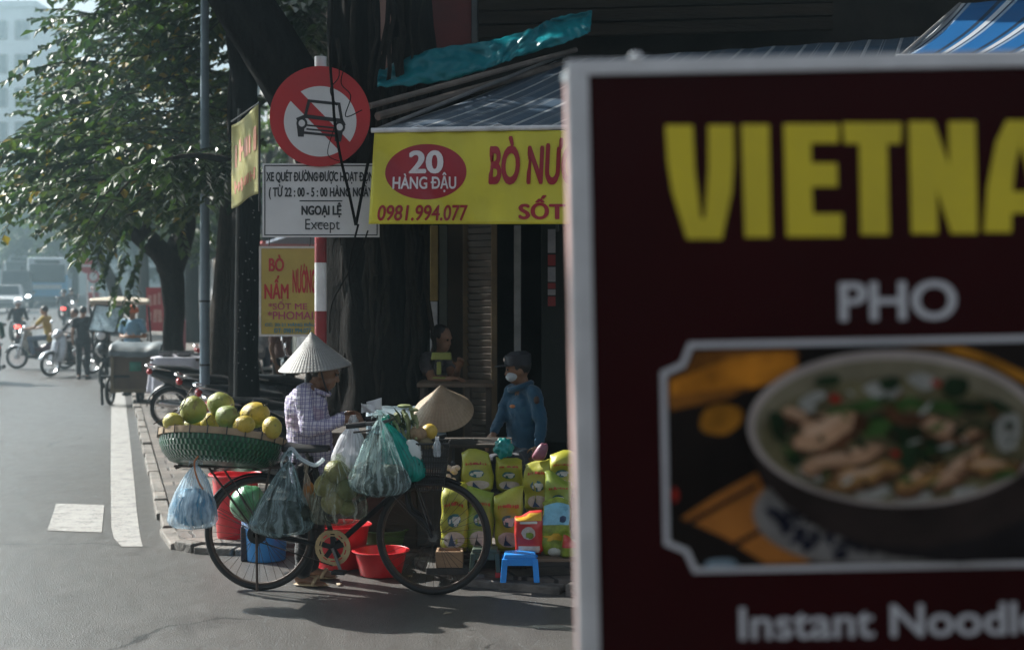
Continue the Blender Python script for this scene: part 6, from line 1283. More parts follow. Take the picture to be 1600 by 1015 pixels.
tied_bag('blue filled white bag hanging under the tray', 262, 342, 712, 726, 826, 8.7, film('film_white', '#cfe0ea', .45), 2, .7, 306, contents=[('l', 302, 792, 33, 29, mat('blue_content', (.02, .2, .34), .5, .4, 12, .4, 14, .02), 'blue_bundle')], ful=.7)
tied_bag('clear bag of leafy herbs hanging from the handlebar', 547, 640, 640, 655, 776, 8.6, film('film_clear', '#c0d8d8', .26), 3, .5, 593, contents=[('l', 594, 750, 43, 22, DKG, 'leaf_bundle'), ('l', 578, 735, 24, 17, DKG, 'leaf_bundle'), ('l', 612, 738, 22, 13, DKG, 'leaf_bundle')])
tied_bag('teal plastic bag behind the clear herb bag', 598, 664, 648, 660, 752, 8.72, film('film_teal', '#12a596', .74), 4, .6, 604, contents=[('s', 643, 708, 17, 22, mat('white_content', (.55, .6, .58), .5, .1), 'white_bundle'), ('l', 622, 705, 14, 28, mat('blue_content2', (.01, .2, .3), .5, .3, 12), 'blue_bundle')], ful=.7)
tied_bag('white crumpled shopping bag under the seller\'s hands', 516, 576, 648, 662, 742, 8.8, film('film_milk', '#e4e6ec', .72, .3, .9, 14), 6, .6, 552, ful=.9, contents=[('l', 548, 715, 22, 20, mat('pale_content', (.5, .5, .52), .5, .2), 'pale_bundle')])
tied_bag('small clear bag with an orange fruit behind the grey bag', 470, 497, 722, 735, 802, 8.86, film('film_thin', '#d8d0c0', .4), 7, .8, 478, contents=[('s', 483, 775, 10, 24, mat('orange_fruit', (.5, .2, .03), .45, .3, 8), 'fruit')])
NETB = film('film_net', '#c8d0c0', .09); r = tied_bag('clear bag stuffed with green pomelos hanging inside the frame', 482, 570, 708, 717, 820, 8.68, NETB, 8, .75, 528, ful=.9)
for i, (x, y, rx, lb) in enumerate(((524, 737, 19, 'upper left pomelo in the clear bag'), (546, 730, 14, 'upper right pomelo in the clear bag'), (508, 759, 18, 'left middle pomelo in the clear bag'), (541, 765, 18, 'yellow right middle pomelo in the clear bag'), (521, 784, 20, 'lowest front pomelo in the clear bag'), (542, 793, 14, 'lowest right pomelo in the clear bag'), (524, 758, 14, 'pomelo deep in the middle of the clear bag'))):
    pomelo(x, y, rx, rx*.97, 8.7+(.1 if i in (1, 6) else 0), lb, 20+i, i*.7, POM2, group='pomelos in the clear bag', stem=False)
mb = MB(); mb.tube(crom([P(x, y, 8.72) for x, y in ((452, 712), (455, 700), (470, 716), (490, 726), (500, 722), (506, 716))], 5), .013, 8); mb.tube(crom([P(x, y, 8.7) for x, y in ((452, 702), (440, 722), (445, 735))], 4), .009, 8); single(mb, 'plastic_strip', film('film_strip', '#d8e4ea', .8), 'white plastic strip tied round the saddle post', 'strip', loc=P(470, 715, 8.72))
# basket goods
pomelo(653, 678, 14, 13, 8.8, 'brown cantaloupe lying in the front basket', 40, .4, mat('cantaloupe', (.27, .18, .1), .7, .25, 22, .5, 40, .006), 'cantaloupe', 'melon', None); pomelo(671, 674, 13, 12, 8.86, 'yellow melon lying in the front basket', 41, .9, mat('yellow_melon', (.5, .34, .05), .45, .2, 8), 'yellow_melon', 'melon', None)
pomelo(664, 692, 13, 10, 8.8, 'dull fruit under the two melons', 42, .3, mat('dull_fruit', (.15, .12, .06), .6), 'fruit', 'fruit', None, stem=False); pomelo(684, 700, 10, 10, 8.86, 'dark round fruit low in the front basket', 44, .3, mat('dark_fruit', (.06, .05, .03), .6), 'fruit', 'fruit', None, stem=False)
mb = MB(); cb = P(683, 713, 8.7); o = thing('plastic_bottle', 'small clear bottle with white cap standing in the front basket', 'bottle', cb); mb.lathe([(.02, 0), (.023, .01), (.023, .075), (.012, .1), (.011, .108)], 20); part(mb, 'bottle_body', film('bottle_clear', '#dfe8ee', .5, .1, .1), o); mb = MB(); mb.lathe([(.0125, .105), (.0125, .122), (.001, .123)], 16); part(mb, 'cap', WHT, o)
ST_ = thing('leek_bundle', 'bundle of pale green stalks poking out of the front basket', 'vegetable', P(640, 690, 8.78)); mb = MB()
for pts in ([(640, 690), (636, 660), (630, 640)], [(645, 688), (646, 660), (642, 636)], [(634, 690), (626, 662), (618, 646)], [(650, 686), (652, 664), (648, 648)], [(628, 690), (620, 664), (610, 654)], [(632, 690), (640, 664), (634, 646)]): mb.tube(crom([P(x, y, 8.78+RT.uniform(-.03, .03)) for x, y in pts], 5), [.009]*6+[.012]*5, 8)
mb.ell(P(632, 634, 8.78), (.045, .03, .012), None, 14, 8, nz=.3); mb.ell(P(646, 640, 8.76), (.03, .02, .012), None, 14, 8, nz=.3); part(mb, 'stalks', mat('stalk_green', (.2, .23, .1), .5, .35, 14), ST_, world=True)
lb_ = MB()
for k in range(60): p = P(RT.uniform(604, 640), RT.uniform(652, 676), 8.8); leaf(lb_, p, V3((RT.uniform(-1, .6), RT.uniform(-.5, .5), RT.uniform(-.4, .9))), V3((RT.uniform(-.5, .5), -.6, 1)), RT.uniform(.05, .1), .01)
part(lb_, 'leaves', mat('leaf_dark', (.03, .06, .02), .5, .4, 20), ST_, False, world=True)
# ================================================================== MOTORBIKES, CARS, CART
CHR = mat('chrome', (.6, .6, .62), .2, .1, metal=.9); SEATB = mat('seat_vinyl', (.014, .014, .015), .4, .2, 12, .2, 60); TL = glow('tail_red', (.9, .04, .03), 5.0); TLO = mat('tail_red_off', (.45, .01, .01), .25, coat=.3); HL = mat('lens_clear', (.7, .72, .75), .12, .05, coat=.5); HLON = glow('headlight_lit', (.9, .95, 1), 6)
def motorbike(label, loc, rz, body, accent, lit=False, group=None, head=False, lean=0, parked=False):
    r = thing('motorbike', label, 'motorbike', loc, rz, group); r.rotation_euler = (lean, 0, rz); R = .285
    for x in (-.62, .62):
        M = Matrix.Translation((x, 0, R)); w0 = MB(); w0.tube([M @ V3((0, -.06, 0)), M @ V3((0, .06, 0))], .05, 14)
        for k in range(12): a = 2*PI*k/12; w0.tube([M @ V3((0, 0, 0)), M @ V3(((R-.06)*math.cos(a), .015*(-1)**k, (R-.06)*math.sin(a)))], .004, 4, cap=False)
        o = part(w0, 'wheel', CHR, r); m = MB(); m.tube([M @ V3(((R-.035)*math.cos(2*PI*k/40), 0, (R-.035)*math.sin(2*PI*k/40))) for k in range(40)], .037, 10, closed=True); part(m, 'tyre', RUB, o)
        m = MB(); m.lathe([(R-.062, -.022), (R-.075, -.022), (R-.075, .022), (R-.062, .022)], 36, M @ Matrix.Rotation(PI/2, 4, 'X'), close=True); part(m, 'rim', CHR, o)
    mb = MB()                                          # under-bone body, side panels, tail
    def side(a, b): return None
    sec = [(-.88, .76, .05, .05), (-.7, .70, .1, .09), (-.4, .62, .13, .13), (-.12, .5, .12, .12), (.1, .42, .09, .1), (.28, .48, .1, .12)]
    vs = [];
    for x, z, w_, h in sec:
        for k in range(16): a = 2*PI*k/16; vs.append(V3((x, w_*math.cos(a), z+h*math.sin(a))))
    mb.add(vs, [(i*16+k, i*16+(k+1) % 16, (i+1)*16+(k+1) % 16, (i+1)*16+k) for i in range(5) for k in range(16)]+[tuple(range(15, -1, -1)), tuple(80+k for k in range(16))]); part(mb, 'body', body, r)
    mb = MB(); mb.grid(lambda a, b: V3((.34+.13*math.cos((a-.5)*2.4)-.06*b+.10*(1-b)**2*.3, .26*(a-.5)*2*(.75+.25*math.sin(b*PI)), .32+.6*b)), 12, 10); part(mb, 'leg_shield', accent, r, solid=.025)
    mb = MB(); mb.cone((.38, 0, .98), (.47, 0, .9), .1, .07, 14, flat=1.25, axis=(0, 0, 1)); part(mb, 'head_cowl', accent, r)
    mb = MB(); mb.ell((.5, 0, .92), (.05, .075, .06), None, 14, 10); part(mb, 'headlight', HLON if head else HL, r)
    mb = MB(); mb.cone((-.9, -.045, .78), (-.9, .045, .78), .04, .04, 10); part(mb, 'tail_light', TL if lit else TLO, r)
    mb = MB(); mb.cone((-.78, 0, .83), (-.42, 0, .8), .085, .11, 14, flat=.42, axis=(0, 1, 0)); mb.cone((-.42, 0, .79), (-.08, 0, .74), .11, .08, 14, flat=.42, axis=(0, 1, 0)); part(mb, 'seat', SEATB, r)
    mb = MB(); mb.tube(crom([(-.62, .1, .8), (-.9, .11, .86), (-.95, 0, .87), (-.9, -.11, .86), (-.62, -.1, .8)], 4), .012, 8); part(mb, 'grab_rail', CHR, r)
    mb = MB(); mb.tube(crom([(.3, .34, .99), (.38, .2, 1.01), (.4, 0, 1.0), (.38, -.2, 1.01), (.3, -.34, .99)], 4), .014, 8); hb_ = part(mb, 'handlebar', SEATB, r)
    for y in (-1, 1): mb = MB(); mb.tube([(.37, y*.22, 1.0), (.33, y*.3, 1.2)], .006, 6); mb.ell((.32, y*.31, 1.24), (.018, .055, .04), None, 14, 8); part(mb, 'mirror', CHR, hb_)
    mb = MB(); mb.tube([(.4, 0, .9), (.62, 0, R)], .03, 8)
    for y in (-1, 1): mb.tube([(.44, y*.07, .78), (.62, y*.075, R)], .02, 8)
    part(mb, 'fork', CHR, r)
    mb = MB(); mb.grid(lambda a, b: V3((.62+(R+.03)*math.cos(math.radians(20+130*a)), -.07+.14*b, R+(R+.03-.03*(2*b-1)**2)*math.sin(math.radians(20+130*a)))), 16, 5); part(mb, 'front_fender', accent, r, solid=.01)
    mb = MB(); mb.grid(lambda a, b: V3((-.62+(R+.035)*math.cos(math.radians(60+115*a)), -.07+.14*b, R+(R+.05-.03*(2*b-1)**2)*math.sin(math.radians(60+115*a)))), 16, 5); part(mb, 'rear_fender', SEATB, r, solid=.01)
    mb = MB(); mb.tube([(.05, -.12, .3), (-.25, -.15, .3), (-.78, -.16, .38)], [.02, .035, .045], 10); part(mb, 'exhaust', CHR, r)
    mb = MB(); mb.box((-.05, 0, .34), (.36, .2, .2)); mb.box((.1, 0, .3), (.3, .34, .03)); mb.tube([(-.62, .08, R), (-.1, .1, .33)], .03, 8); part(mb, 'engine', mat('engine_grey', (.1, .1, .1), .45, .3, 14, metal=.6), r, bevel=.02)
    if parked: mb = MB(); mb.tube([(-.1, .12, .28), (-.12, .24, .01)], .012, 6); part(mb, 'side_stand', SEATB, r)
    return r
MBK = mat('paint_black', (.012, .012, .013), .25, .2, 4, coat=.5); MRED = mat('paint_red', (.35, .01, .015), .25, .1, 4, coat=.5); MSIL = mat('paint_silver', (.45, .47, .5), .28, .08, 4, metal=.3, coat=.4); MMAR = mat('paint_maroon', (.07, .012, .02), .28, .1, 4, coat=.4); MWHT = mat('paint_white', (.65, .68, .7), .3, .05, 4, coat=.4)
ROW = 'motorbikes parked on the pavement'; aw = math.atan2(W_.y, W_.x)
def park(px, Y, body, acc, lb, da=0.0, dx=.62):
    p = V3((P(px, 0, Y).x, Y, ph)); d = rotz(aw+da) @ V3((1, 0, 0)); p = p+d*dx; p.z = gz(p.y)+ph; return motorbike(lb, p, aw+da, body, acc, group=ROW, lean=.1, parked=True)
park(268, 19.2, MBK, MMAR, 'black parked motorbike with its rear wheel showing left of the lamp pole', -.1)
park(352, 15.0, MSIL, MSIL, 'silver parked motorbike just behind the pomelos', .0)
park(372, 13.2, MBK, MSIL, 'dark parked motorbike with silver front nearest the fruit seller', .05)
park(420, 17.0, MBK, MRED, 'black and red parked motorbike behind the fairy light trunk', -.1)
park(318, 17.0, MBK, MBK, 'all black parked motorbike behind the lamp pole', -.05)
park(300, 23.5, MBK, MWHT, 'parked motorbike with white front beside the cloth covered table', .1)
park(330, 27.0, MRED, MRED, 'red parked motorbike deep in the row past the white table', 0)
# mirror catching the light beside the hat
# ---- riders and walkers
UA = math.atan2(U.y, U.x)
def rider(px, py, ang, body, acc, lb_b, lb_p, shirt, trou, helmet=None, lit=False, head=False, sleeve=1.0, H=1.62, hair='short'):
    p = ground(px, py); m = motorbike(lb_b, p, ang, body, acc, lit, 'motorbikes in the traffic', head)
    person(lb_p, p, pose_local(p, ang, SIT, H), shirt, trou, SKIN, H/1.65, .014, sleeve, BLK, hair if not helmet else None, helmet, 'riders in the traffic'); return p
K_ = clothmat('rider_black', (.014, .014, .017)); YLW = clothmat('rider_yellow', (.42, .27, .02)); JN = clothmat('jeans', (.12, .15, .2)); LB = clothmat('light_blue', (.18, .34, .48)); RDS = clothmat('rider_red', (.4, .03, .04)); GRN = clothmat('dark_green', (.02, .08, .05))
rider(28, 551, UA+.05, MBK, MBK, 'black motorbike with glowing red tail light at the far left', 'rider in black seen from behind above the red tail light', K_, K_, MWHT, True)
rider(64, 576, PI-.12, MMAR, MSIL, 'maroon scooter standing side on across the road', 'rider in a yellow shirt on the side on scooter', YLW, JN, None, False, True, .6)
rider(112, 586, -PI/2-.55, MSIL, MSIL, 'silver scooter parked half behind the man in black', 'dark jacketed rider behind the man in black', K_, K_, None)
rider(100, 511, UA, MBK, MBK, 'distant motorbike showing one red tail light under the bus', 'distant rider in grey beside the bus', clothmat('rider_grey', (.1, .11, .12)), K_, MBK, True)
rider(112, 505, UA+PI, MBK, MWHT, 'distant motorbike with a bright headlight by the bus', 'distant dark rider behind the bright headlight', K_, K_, MBK, False, True)
rider(146, 500, UA, MRED, MRED, 'distant red motorbike beyond the three wheeler', 'distant rider in a red shirt beyond the three wheeler', RDS, K_, MRED)
rider(-14, 598, UA+.2, MBK, MBK, 'motorbike cut off by the left edge of the picture', 'rider in dark green cut off by the left edge', GRN, K_, GRN)
p = ground(130, 592); J = pose_local(p, UA-.1, STAND, 1.62); person('man in black shirt and trousers walking away along the road', p, J, K_, clothmat('man_trouser', (.016, .016, .018)), SKIN, .98, .012, .55, BLK, 'short', tor=(.165, .15), leg=1.1)
p = V3((P(207, 0, 26.6).x, 26.6, 0)); J = pose_local(p, -PI/2-.1, STAND, 1.66); J['wrL'] = J['elL']+V3((-.12, -.2, .0)); J['hdL'] = J['wrL']+V3((-.06, -.07, 0)); J['wrR'] = J['elR']+V3((.12, -.2, 0)); J['hdR'] = J['wrR']+V3((.06, -.07, 0))
person('person in light blue shirt and orange helmet behind the brown cart', p, J, LB, K_, SKIN, 1.0, .012, .6, BLK, None, mat('helmet_orange', (.55, .12, .03), .3, .1, coat=.4), tor=(.165, .15))
p = V3((P(440, 0, 19.5).x, 19.5, ph)); J = pose_local(p, -PI/2+1.2, STAND, 1.6); person('dark haired passer-by half hidden behind the conical hat', p, J, clothmat('skin_pink', (.3, .18, .15)), K_, SKIN, .97, .013, .5, BLK)
p = V3((P(408, 0, 24).x, 24, ph)); J = pose_local(p, UA, STAND, 1.6); person('distant person in pale top on the pavement between the trunks', p, J, clothmat('pale_top', (.4, .42, .45)), JN, SKIN, .97, .014, .5, BLK)
# ---- brown handcart with a tarpaulin top
CY = 24.0; c = V3((P(212, 0, CY).x, CY+.4, 0)); CT = thing('handcart', 'brown box handcart with a grey tarpaulin cover at the kerb', 'cart', c)
BRN = mat('cart_brown', (.085, .06, .042), .8, .35, 3, .4, 14, .01); wdt = 78/F*CY; zb, zt = P(0, 612, CY).z, P(0, 548, CY).z
mb = MB(); mb.box((c.x, c.y, (zb+zt)/2), (wdt, .8, zt-zb), taper=1.03); part(mb, 'box', BRN, CT, False, world=True, bevel=.015)
mb = MB()
for sx in (-1, 1): mb.box((c.x+sx*(wdt/2-.03), c.y-.415, (zb+zt)/2), (.05, .03, zt-zb))
mb.box((c.x, c.y-.41, zb+.02), (wdt, .03, .06)); part(mb, 'frame', mat('cart_frame', (.13, .1, .06), .7, .3, 5), CT, False, world=True)
mb = MB(); mb.grid(lambda a, b: V3((c.x+(a-.5)*wdt*1.06, c.y+(b-.5)*.95, zt+.05+.09*math.sin(PI*b)+.05*noise.noise(V3((a*4, b*4, 1)))-.12*max(0, .12-b)*8-.03*math.sin(a*PI))), 20, 14); part(mb, 'cover', mat('cart_tarp', (.11, .13, .14), .45, .35, 5, .3, 14), CT, world=True, solid=.02)
mb = MB(); mb.grid(lambda a, b: V3((c.x-.1+.2*a, c.y-.418, zb+.35+.16*b)), 2, 2); part(mb, 'panel_mark', mat('mark_green', (.03, .14, .1), .7), CT, solid=.004, world=True)
for x in (c.x-wdt/2-.09, c.x+.0):
    R = .2 if x > c.x-.3 else .26; m = MB(); M = Matrix.Translation((x, c.y-.1, R)); m.tube([M @ V3((0, (R-.03)*math.cos(2*PI*k/28), (R-.03)*math.sin(2*PI*k/28))) for k in range(28)], .032, 8, closed=True); m.lathe([(.04, -.03), (.04, .03)], 10, M @ Matrix.Rotation(PI/2, 4, 'Y'))
    for k in range(8): a = 2*PI*k/8; m.tube([M @ V3((0, 0, 0)), M @ V3((0, (R-.03)*math.cos(a), (R-.03)*math.sin(a)))], .006, 5)
    part(m, 'wheel', RUB, CT, world=True)
mb = MB(); mb.tube([V3((c.x-wdt/2-.16, c.y-.4, P(0, 588, CY).z)), V3((c.x-.1, c.y-.42, P(0, 588, CY).z))], .02, 8); mb.tube([V3((c.x-wdt/2-.16, c.y-.4, P(0, 588, CY).z)), V3((c.x-wdt/2-.14, c.y-.4, .02))], .025, 8); part(mb, 'handle', FRB, CT, world=True)
# ---- three wheeler with canopy
TY3 = 29.5; c = V3((P(186, 0, TY3).x, TY3, 0)); TW = thing('three_wheeler', 'three wheeled cargo motorcycle with beige canopy and clear windshield', 'three wheeler', c); kk = TY3/F
def tp(px, py, dy=0.0): return P(px, py, TY3+dy)
mb = MB(); mb.grid(lambda a, b: tp(140+94*a, 474+10*a*0-9*math.sin(PI*b)*(.6+.4*math.sin(PI*a))+14*(1-a)*(b-.5)*.4, -.55+1.2*b), 16, 10); part(mb, 'canopy', mat('canopy_beige', (.42, .36, .28), .8, .2, 4), TW, world=True, solid=.05)
mb = MB(); q = [tp(150, 476, -.6), tp(190, 480, -.6), tp(180, 520, -.75), tp(137, 516, -.75)]; mb.add(q, [(0, 1, 2, 3)]); part(mb, 'windshield', film('windshield_clear', '#cfe2ea', .5, .1, .05), TW, False, world=True, solid=.01)
mb = MB()
for i in range(4): mb.tube([q[i], q[(i+1) % 4]], .018, 6)
for x, y in ((141, 476), (232, 478)):
    for d in (-.55, .6): mb.tube([tp(x, y, d), tp(x+6, 560, d)], .022, 6)
part(mb, 'frame', FRB, TW, world=True)
mb = MB(); mb.box(tp(205, 553, .1), (.85, 1.2, .5)); part(mb, 'cargo_bed', mat('bed_dark', (.045, .05, .05), .6, .3, 4), TW, False, world=True, bevel=.02)
mb = MB(); mb.cone(tp(160, 560, -.3), tp(160, 525, -.5), .2, .16, 14); mb.ell(tp(165, 545, -.55), (.2, .25, .2)); part(mb, 'engine_body', MBK, TW, world=True); mb = MB(); mb.ell(tp(158, 524, -.72), (.09, .06, .09)); part(mb, 'headlight', HL, TW, world=True)
mb = MB(); mb.tube([tp(138, 520, -.55), tp(160, 514, -.6), tp(184, 520, -.55)], .018, 8); part(mb, 'handlebar', FRB, TW, world=True)
mb = MB(); mb.cone(tp(190, 535, 0), tp(215, 535, 0), .13, .13, 12, flat=.6); part(mb, 'seat', SEATB, TW, world=True)
for x, d in ((162, -.6), (182, .4), (230, .4)):
    b_ = tp(x, 0, d); M = Matrix.Translation((b_.x, b_.y, .27)); m = MB(); m.tube([M @ V3((.0, .23*math.cos(2*PI*k/28), .23*math.sin(2*PI*k/28))) for k in range(28)], .045, 8, closed=True); m.lathe([(.1, -.04), (.1, .04)], 14, M @ Matrix.Rotation(PI/2, 4, 'Y')); part(m, 'wheel', RUB, TW, world=True)
# ---- white-cloth table on the pavement
WY = 22.0; a, b = P(232, 560, WY), P(312, 560, WY); c = V3(((a.x+b.x)/2, WY+.35, ph)); WT = thing('street_table', 'low table under a white cloth beside the parked motorbikes', 'table', c); mb = MB(); mb.box((c.x, c.y, a.z-.02), (b.x-a.x-.04, .66, .04)); part(mb, 'top', BRN, WT, False, world=True)
for sx in (-1, 1):
    for sy in (-1, 1): mb = MB(); mb.box((c.x+sx*.33, c.y+sy*.27, (ph+a.z-.04)/2), (.04, .04, a.z-.04-ph)); part(mb, 'leg', BRN, WT, False, world=True)
hw, hd = (b.x-a.x)/2, .35; mb = MB()
def clothf(u, v):
    th = 2*PI*u; e = .35; x = math.copysign(abs(math.cos(th))**e, math.cos(th)); y = math.copysign(abs(math.sin(th))**e, math.sin(th)); r = min(1, v/.5); dn = max(0, v-.5)*2
    fl = 1+dn*(.10+.06*math.sin(th*9)); sag = .55 if math.cos(th) < .2 else .42; return V3((c.x+x*hw*r*fl, c.y+y*hd*r*fl, a.z+.012-dn*sag))
mb.grid(clothf, 64, 16); single(mb, 'tablecloth', mat('cloth_white', (.58, .58, .66), .85, .08, 5, .3, 14, .02), 'white cloth draped over the low street table', 'tablecloth', loc=(c.x, c.y, a.z), solid=.006, angle=0)
for i, (x, lb) in enumerate(((262, 'dark tray of small goods on the white cloth, left one'), (290, 'dark basket of small goods on the white cloth, right one'))):
    mb = MB(); q = P(x, 552, WY+.3); mb.box(q, (.2, .25, .09), taper=1.15); single(mb, 'goods_tray', MBK, lb, 'tray', loc=q, smooth=False, bevel=.015)
# red sign boards and pink cabinet behind
q = P(243, 515, 33); RS = thing('red_banner', 'red standing banner with pale letters behind the cart', 'banner', q); mb = MB(); a, b = P(229, 449, 33), P(257, 517, 33); mb.box(((a.x+b.x)/2, 33, (a.z+b.z)/2), (b.x-a.x, .06, a.z-b.z)); part(mb, 'panel', mat('banner_red_far', (.4, .045, .05), .6, .15, 2), RS, False, world=True)
mb = MB(); strokes_of_print(mb, (232, 456, 254, 478), flat(33, .034), 3, 2); strokes_of_print(mb, (231, 483, 255, 506), flat(33, .034), 3, 5); part(mb, 'faded_print', mat('far_letter', (.55, .3, .25), .6), RS, False, world=True, solid=.004)
mb = MB()
for x in (231, 255): a_ = P(x, 517, 33.05); mb.tube([a_, V3((a_.x, a_.y, gz(33)))], .02, 6)
part(mb, 'post', FRB, RS, world=True)
mb = MB(); a, b = P(256, 500, 30), P(284, 560, 30); mb.box(((a.x+b.x)/2, 30.2, (a.z+ph)/2), (b.x-a.x, .4, a.z-ph)); o = thing('cabinet', 'dull pink metal cabinet beside the leaning tree', 'cabinet', (b.x, 30.2, ph)); part(mb, 'cabinet_body', mat('cabinet_pink', (.3, .1, .13), .6, .2, 4), o, False, world=True, bevel=.02)
mb = MB(); mb.box(((a.x+b.x)/2, 29.99, (a.z+ph)/2+.1), ((b.x-a.x)*.8, .02, (a.z-ph)*.6)); part(mb, 'door', mat('cabinet_door', (.34, .14, .16), .6), o, False, world=True)
mb = MB(); mb.tube([P(277, 530, 29.9)+V3((.06*math.cos(2*PI*k/16), -.02, .12*math.sin(2*PI*k/16))) for k in range(16)], .008, 6, closed=True); part(mb, 'handle', FRB, o, world=True)
# ---- far vehicles
def bus(label, px, py, Y, ang, blue, group='buses in the haze', w=2.5, h=3.15, l=9):
    p = V3((P(px, 0, Y).x, Y, gz(Y))); r = thing('bus', label, 'bus', p, ang, group); BW = mat('bus_pale', (.55, .62, .66), .35, .08, coat=.3)
    mb = MB(); mb.box((0, l/2, .35+h*.28), (w, l, h*.5)); part(mb, 'body', blue, r, False, bevel=.08); mb = MB(); mb.box((0, l/2, h*.74), (w*.985, l*.995, h*.5)); part(mb, 'upper_body', BW, r, False, bevel=.14)
    mb = MB(); mb.box((0, -.035, h*.66), (w*.88, .08, h*.36)); part(mb, 'windshield', GLASS, r, False, bevel=.03); mb = MB(); mb.box((0, l/2, h*.7), (w+.03, l*.88, h*.24)); part(mb, 'side_window', GLASS, r, False)
    mb = MB(); mb.box((0, -.03, h*.9), (w*.6, .06, .22)); part(mb, 'destination_board', MBK, r, False); mb = MB(); mb.box((0, -.05, .45), (w*1.0, .1, .3)); part(mb, 'bumper', mat('bus_bumper', (.12, .16, .2), .5), r, False, bevel=.03)
    mb = MB(); mb.box((0, -.025, 1.22), (w*.7, .06, .3)); part(mb, 'front_band', BW, r, False)
    for s in (-1, 1):
        mb = MB(); mb.ell((s*w*.38, -.04, .82), (.2, .07, .13)); part(mb, 'headlight', HL, r); mb = MB(); mb.tube([(s*w*.48, 0, h*.9), (s*(w*.5+.25), -.3, h*.86)], .03, 6); mb.box((s*(w*.5+.25), -.3, h*.74), (.2, .08, .42)); part(mb, 'mirror', MBK, r, bevel=.02)
        for y in (2, l-2.2): mb = MB(); mb.tube([(s*(w/2-.16), y, .48), (s*(w/2+.02), y, .48)], .48, 24); part(mb, 'wheel', RUB, r)
    return r
bus('pale blue bus facing the camera far down the street', 74, 475, 92, .27, mat('bus_blue', (.09, .36, .62), .35, .08, coat=.3))
bus('second paler bus behind the blue one', 34, 470, 106, .3, mat('bus_lightblue', (.3, .48, .6), .35, .08, coat=.3), h=3.4)
def car(label, px, Y, ang, m, name='car', cat='car', h=1.5, w=1.78, l=4.4, van=False):
    p = V3((P(px, 0, Y).x, Y, gz(Y))); r = thing(name, label, cat, p, ang); mb = MB()
    prof = [(0, .35), (0, .8), (.75, .95), (1.35, h), (3.3, h), (4.1, .98), (l, .9), (l, .35)] if not van else [(0, .35), (0, 1.1), (.3, 1.3), (.75, h), (l-.1, h), (l, h-.2), (l, .35)]
    n = len(prof); vs = [V3((s*w/2*(.86 if z > 1.05 else 1), y, z)) for s in (-1, 1) for y, z in prof]; mb.add(vs, [tuple(range(n)), tuple(range(2*n-1, n-1, -1))]+[(i, n+i, n+(i+1) % n, (i+1) % n) for i in range(n)]); part(mb, 'body', m, r, False, bevel=.06)
    mb = MB(); (y0, z0), (y1, z1) = (prof[2], prof[3]); d = V3((0, -(z1-z0), y1-y0)).normalized()*.02; q = [V3((-w*.4, y0+.08, z0+.05))+d, V3((w*.4, y0+.08, z0+.05))+d, V3((w*.36, y1-.05, z1-.05))+d, V3((-w*.36, y1-.05, z1-.05))+d]; mb.add(q, [(0, 1, 2, 3)]); part(mb, 'windshield', GLASS, r, False, solid=.02)
    mb = MB(); mb.box((0, -.02, .5), (w*.95, .1, .22)); mb.box((0, -.01, .72), (w*.4, .06, .12)); part(mb, 'bumper', mat('bumper_grey', (.2, .21, .22), .5), r, False, bevel=.02)
    for s in (-1, 1):
        mb = MB(); mb.ell((s*w*.37, .02, .74), (.18, .08, .09)); part(mb, 'headlight', HLON, r); mb = MB(); mb.ell((s*(w*.5+.08), 1.2, 1.0), (.1, .06, .07)); part(mb, 'mirror', m, r)
        for y in (.85, l-.85): mb = MB(); mb.tube([(s*(w/2-.2), y, .32), (s*(w/2+.01), y, .32)], .32, 22); part(mb, 'wheel', RUB, r)
    return r
car('white car with lit headlights at the far left', 8, 76, .3, MWHT, h=1.55)
car('grey boxy van between the white car and blue bus', 24, 86, .3, mat('van_grey', (.06, .07, .075), .4, .1, coat=.2), 'van', 'van', 2.3, 1.9, 5, True)
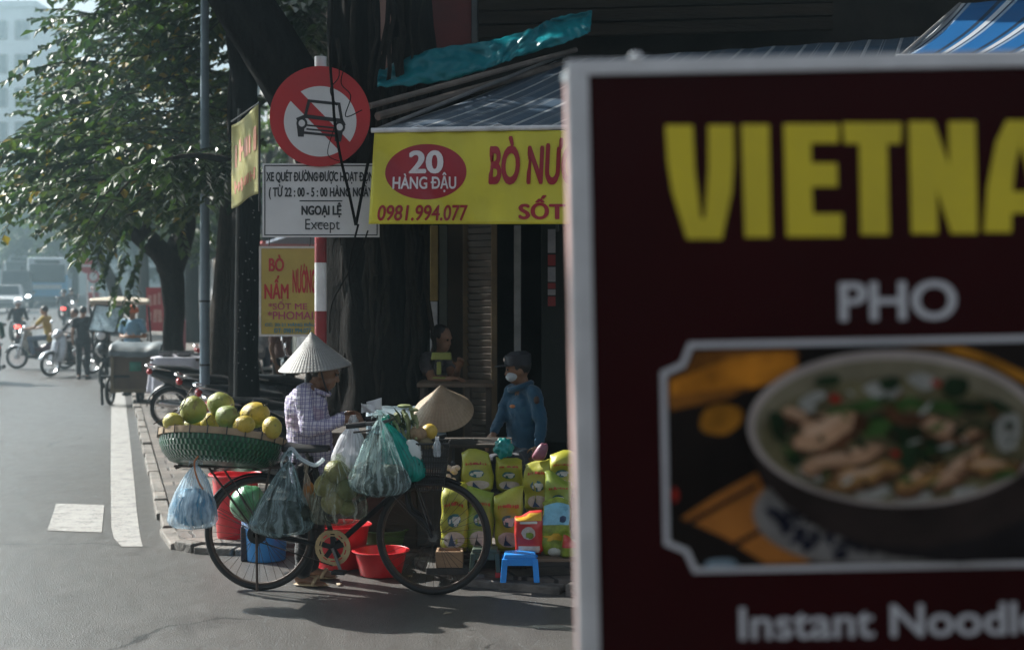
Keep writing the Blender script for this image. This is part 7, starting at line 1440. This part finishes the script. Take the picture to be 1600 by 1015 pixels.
# ---- far traffic light and round signs
b = V3((P(121, 0, 88).x, 88, gz(88))); TLT = thing('traffic_light', 'distant traffic light glowing red above the street', 'traffic light', b+V3((1.8, 0, 0))); zt = P(0, 332, 88).z
mb = MB(); mb.tube([b+V3((1.8, 0, 0)), V3((b.x+1.8, 88, zt+.2)), V3((b.x, 88, zt+.5))], .08, 8); part(mb, 'pole', MATS['pole_bluegrey'], TLT, world=True); mb = MB(); mb.box((b.x, 88, zt-.3), (.4, .25, 1.1)); part(mb, 'housing', MBK, TLT, False, world=True)
mb = MB(); mb.ell((b.x, 87.85, zt), (.2, .06, .2)); part(mb, 'red_lamp', glow('lamp_red', (1, .06, .04), 6), TLT, world=True)
for px, py, R, lb, ring in ((136, 415, .33, 'distant round red sign above the three wheeler', False), (146, 432, .27, 'lower distant round sign with pale centre', True)):
    Y = 62; q = P(px, py, Y); r = thing('round_sign', lb, 'sign', (q.x, Y, gz(Y))); mb = MB(); mb.tube([(q.x, Y+.06, gz(Y)), (q.x, Y+.06, q.z+R)], .04, 8); part(mb, 'post', WHT, r, world=True); mb = MB(); M = Matrix.Translation(q) @ Matrix.Rotation(PI/2, 4, 'X'); mb.lathe([(0, -.01), (R, -.01), (R, .01), (0, .01)], 32, M); part(mb, 'disc', RED, r, world=True)
    mb = MB()
    if ring: mb.lathe([(0, .012), (R*.7, .012), (R*.7, .02), (0, .02)], 28, M)
    else: mb.box(q-V3((0, .016, 0)), (R*1.3, .01, R*.3))
    part(mb, 'sign_mark', WHT, r, world=True)
# ================================================================== THE DAMP CITY AIR
mb = MB(); mb.box((-37, 124, 18.5), (232, 268, 41)); hz = part(mb, 'haze', None, None, False); tag(hz, 'pale blue haze filling the street', 'haze', kind='stuff')
m = bpy.data.materials.new('street_haze'); m.use_nodes = True; n_ = m.node_tree.nodes; n_.clear(); o_ = n_.new('ShaderNodeOutputMaterial'); v_ = n_.new('ShaderNodeVolumePrincipled'); v_.inputs['Color'].default_value = (.6, .87, 1.0, 1); v_.inputs['Density'].default_value = .0044; v_.inputs['Anisotropy'].default_value = .82
m.node_tree.links.new(v_.outputs[0], o_.inputs['Volume']); hz.data.materials.clear(); hz.data.materials.append(m); hz.display_type = 'WIRE'
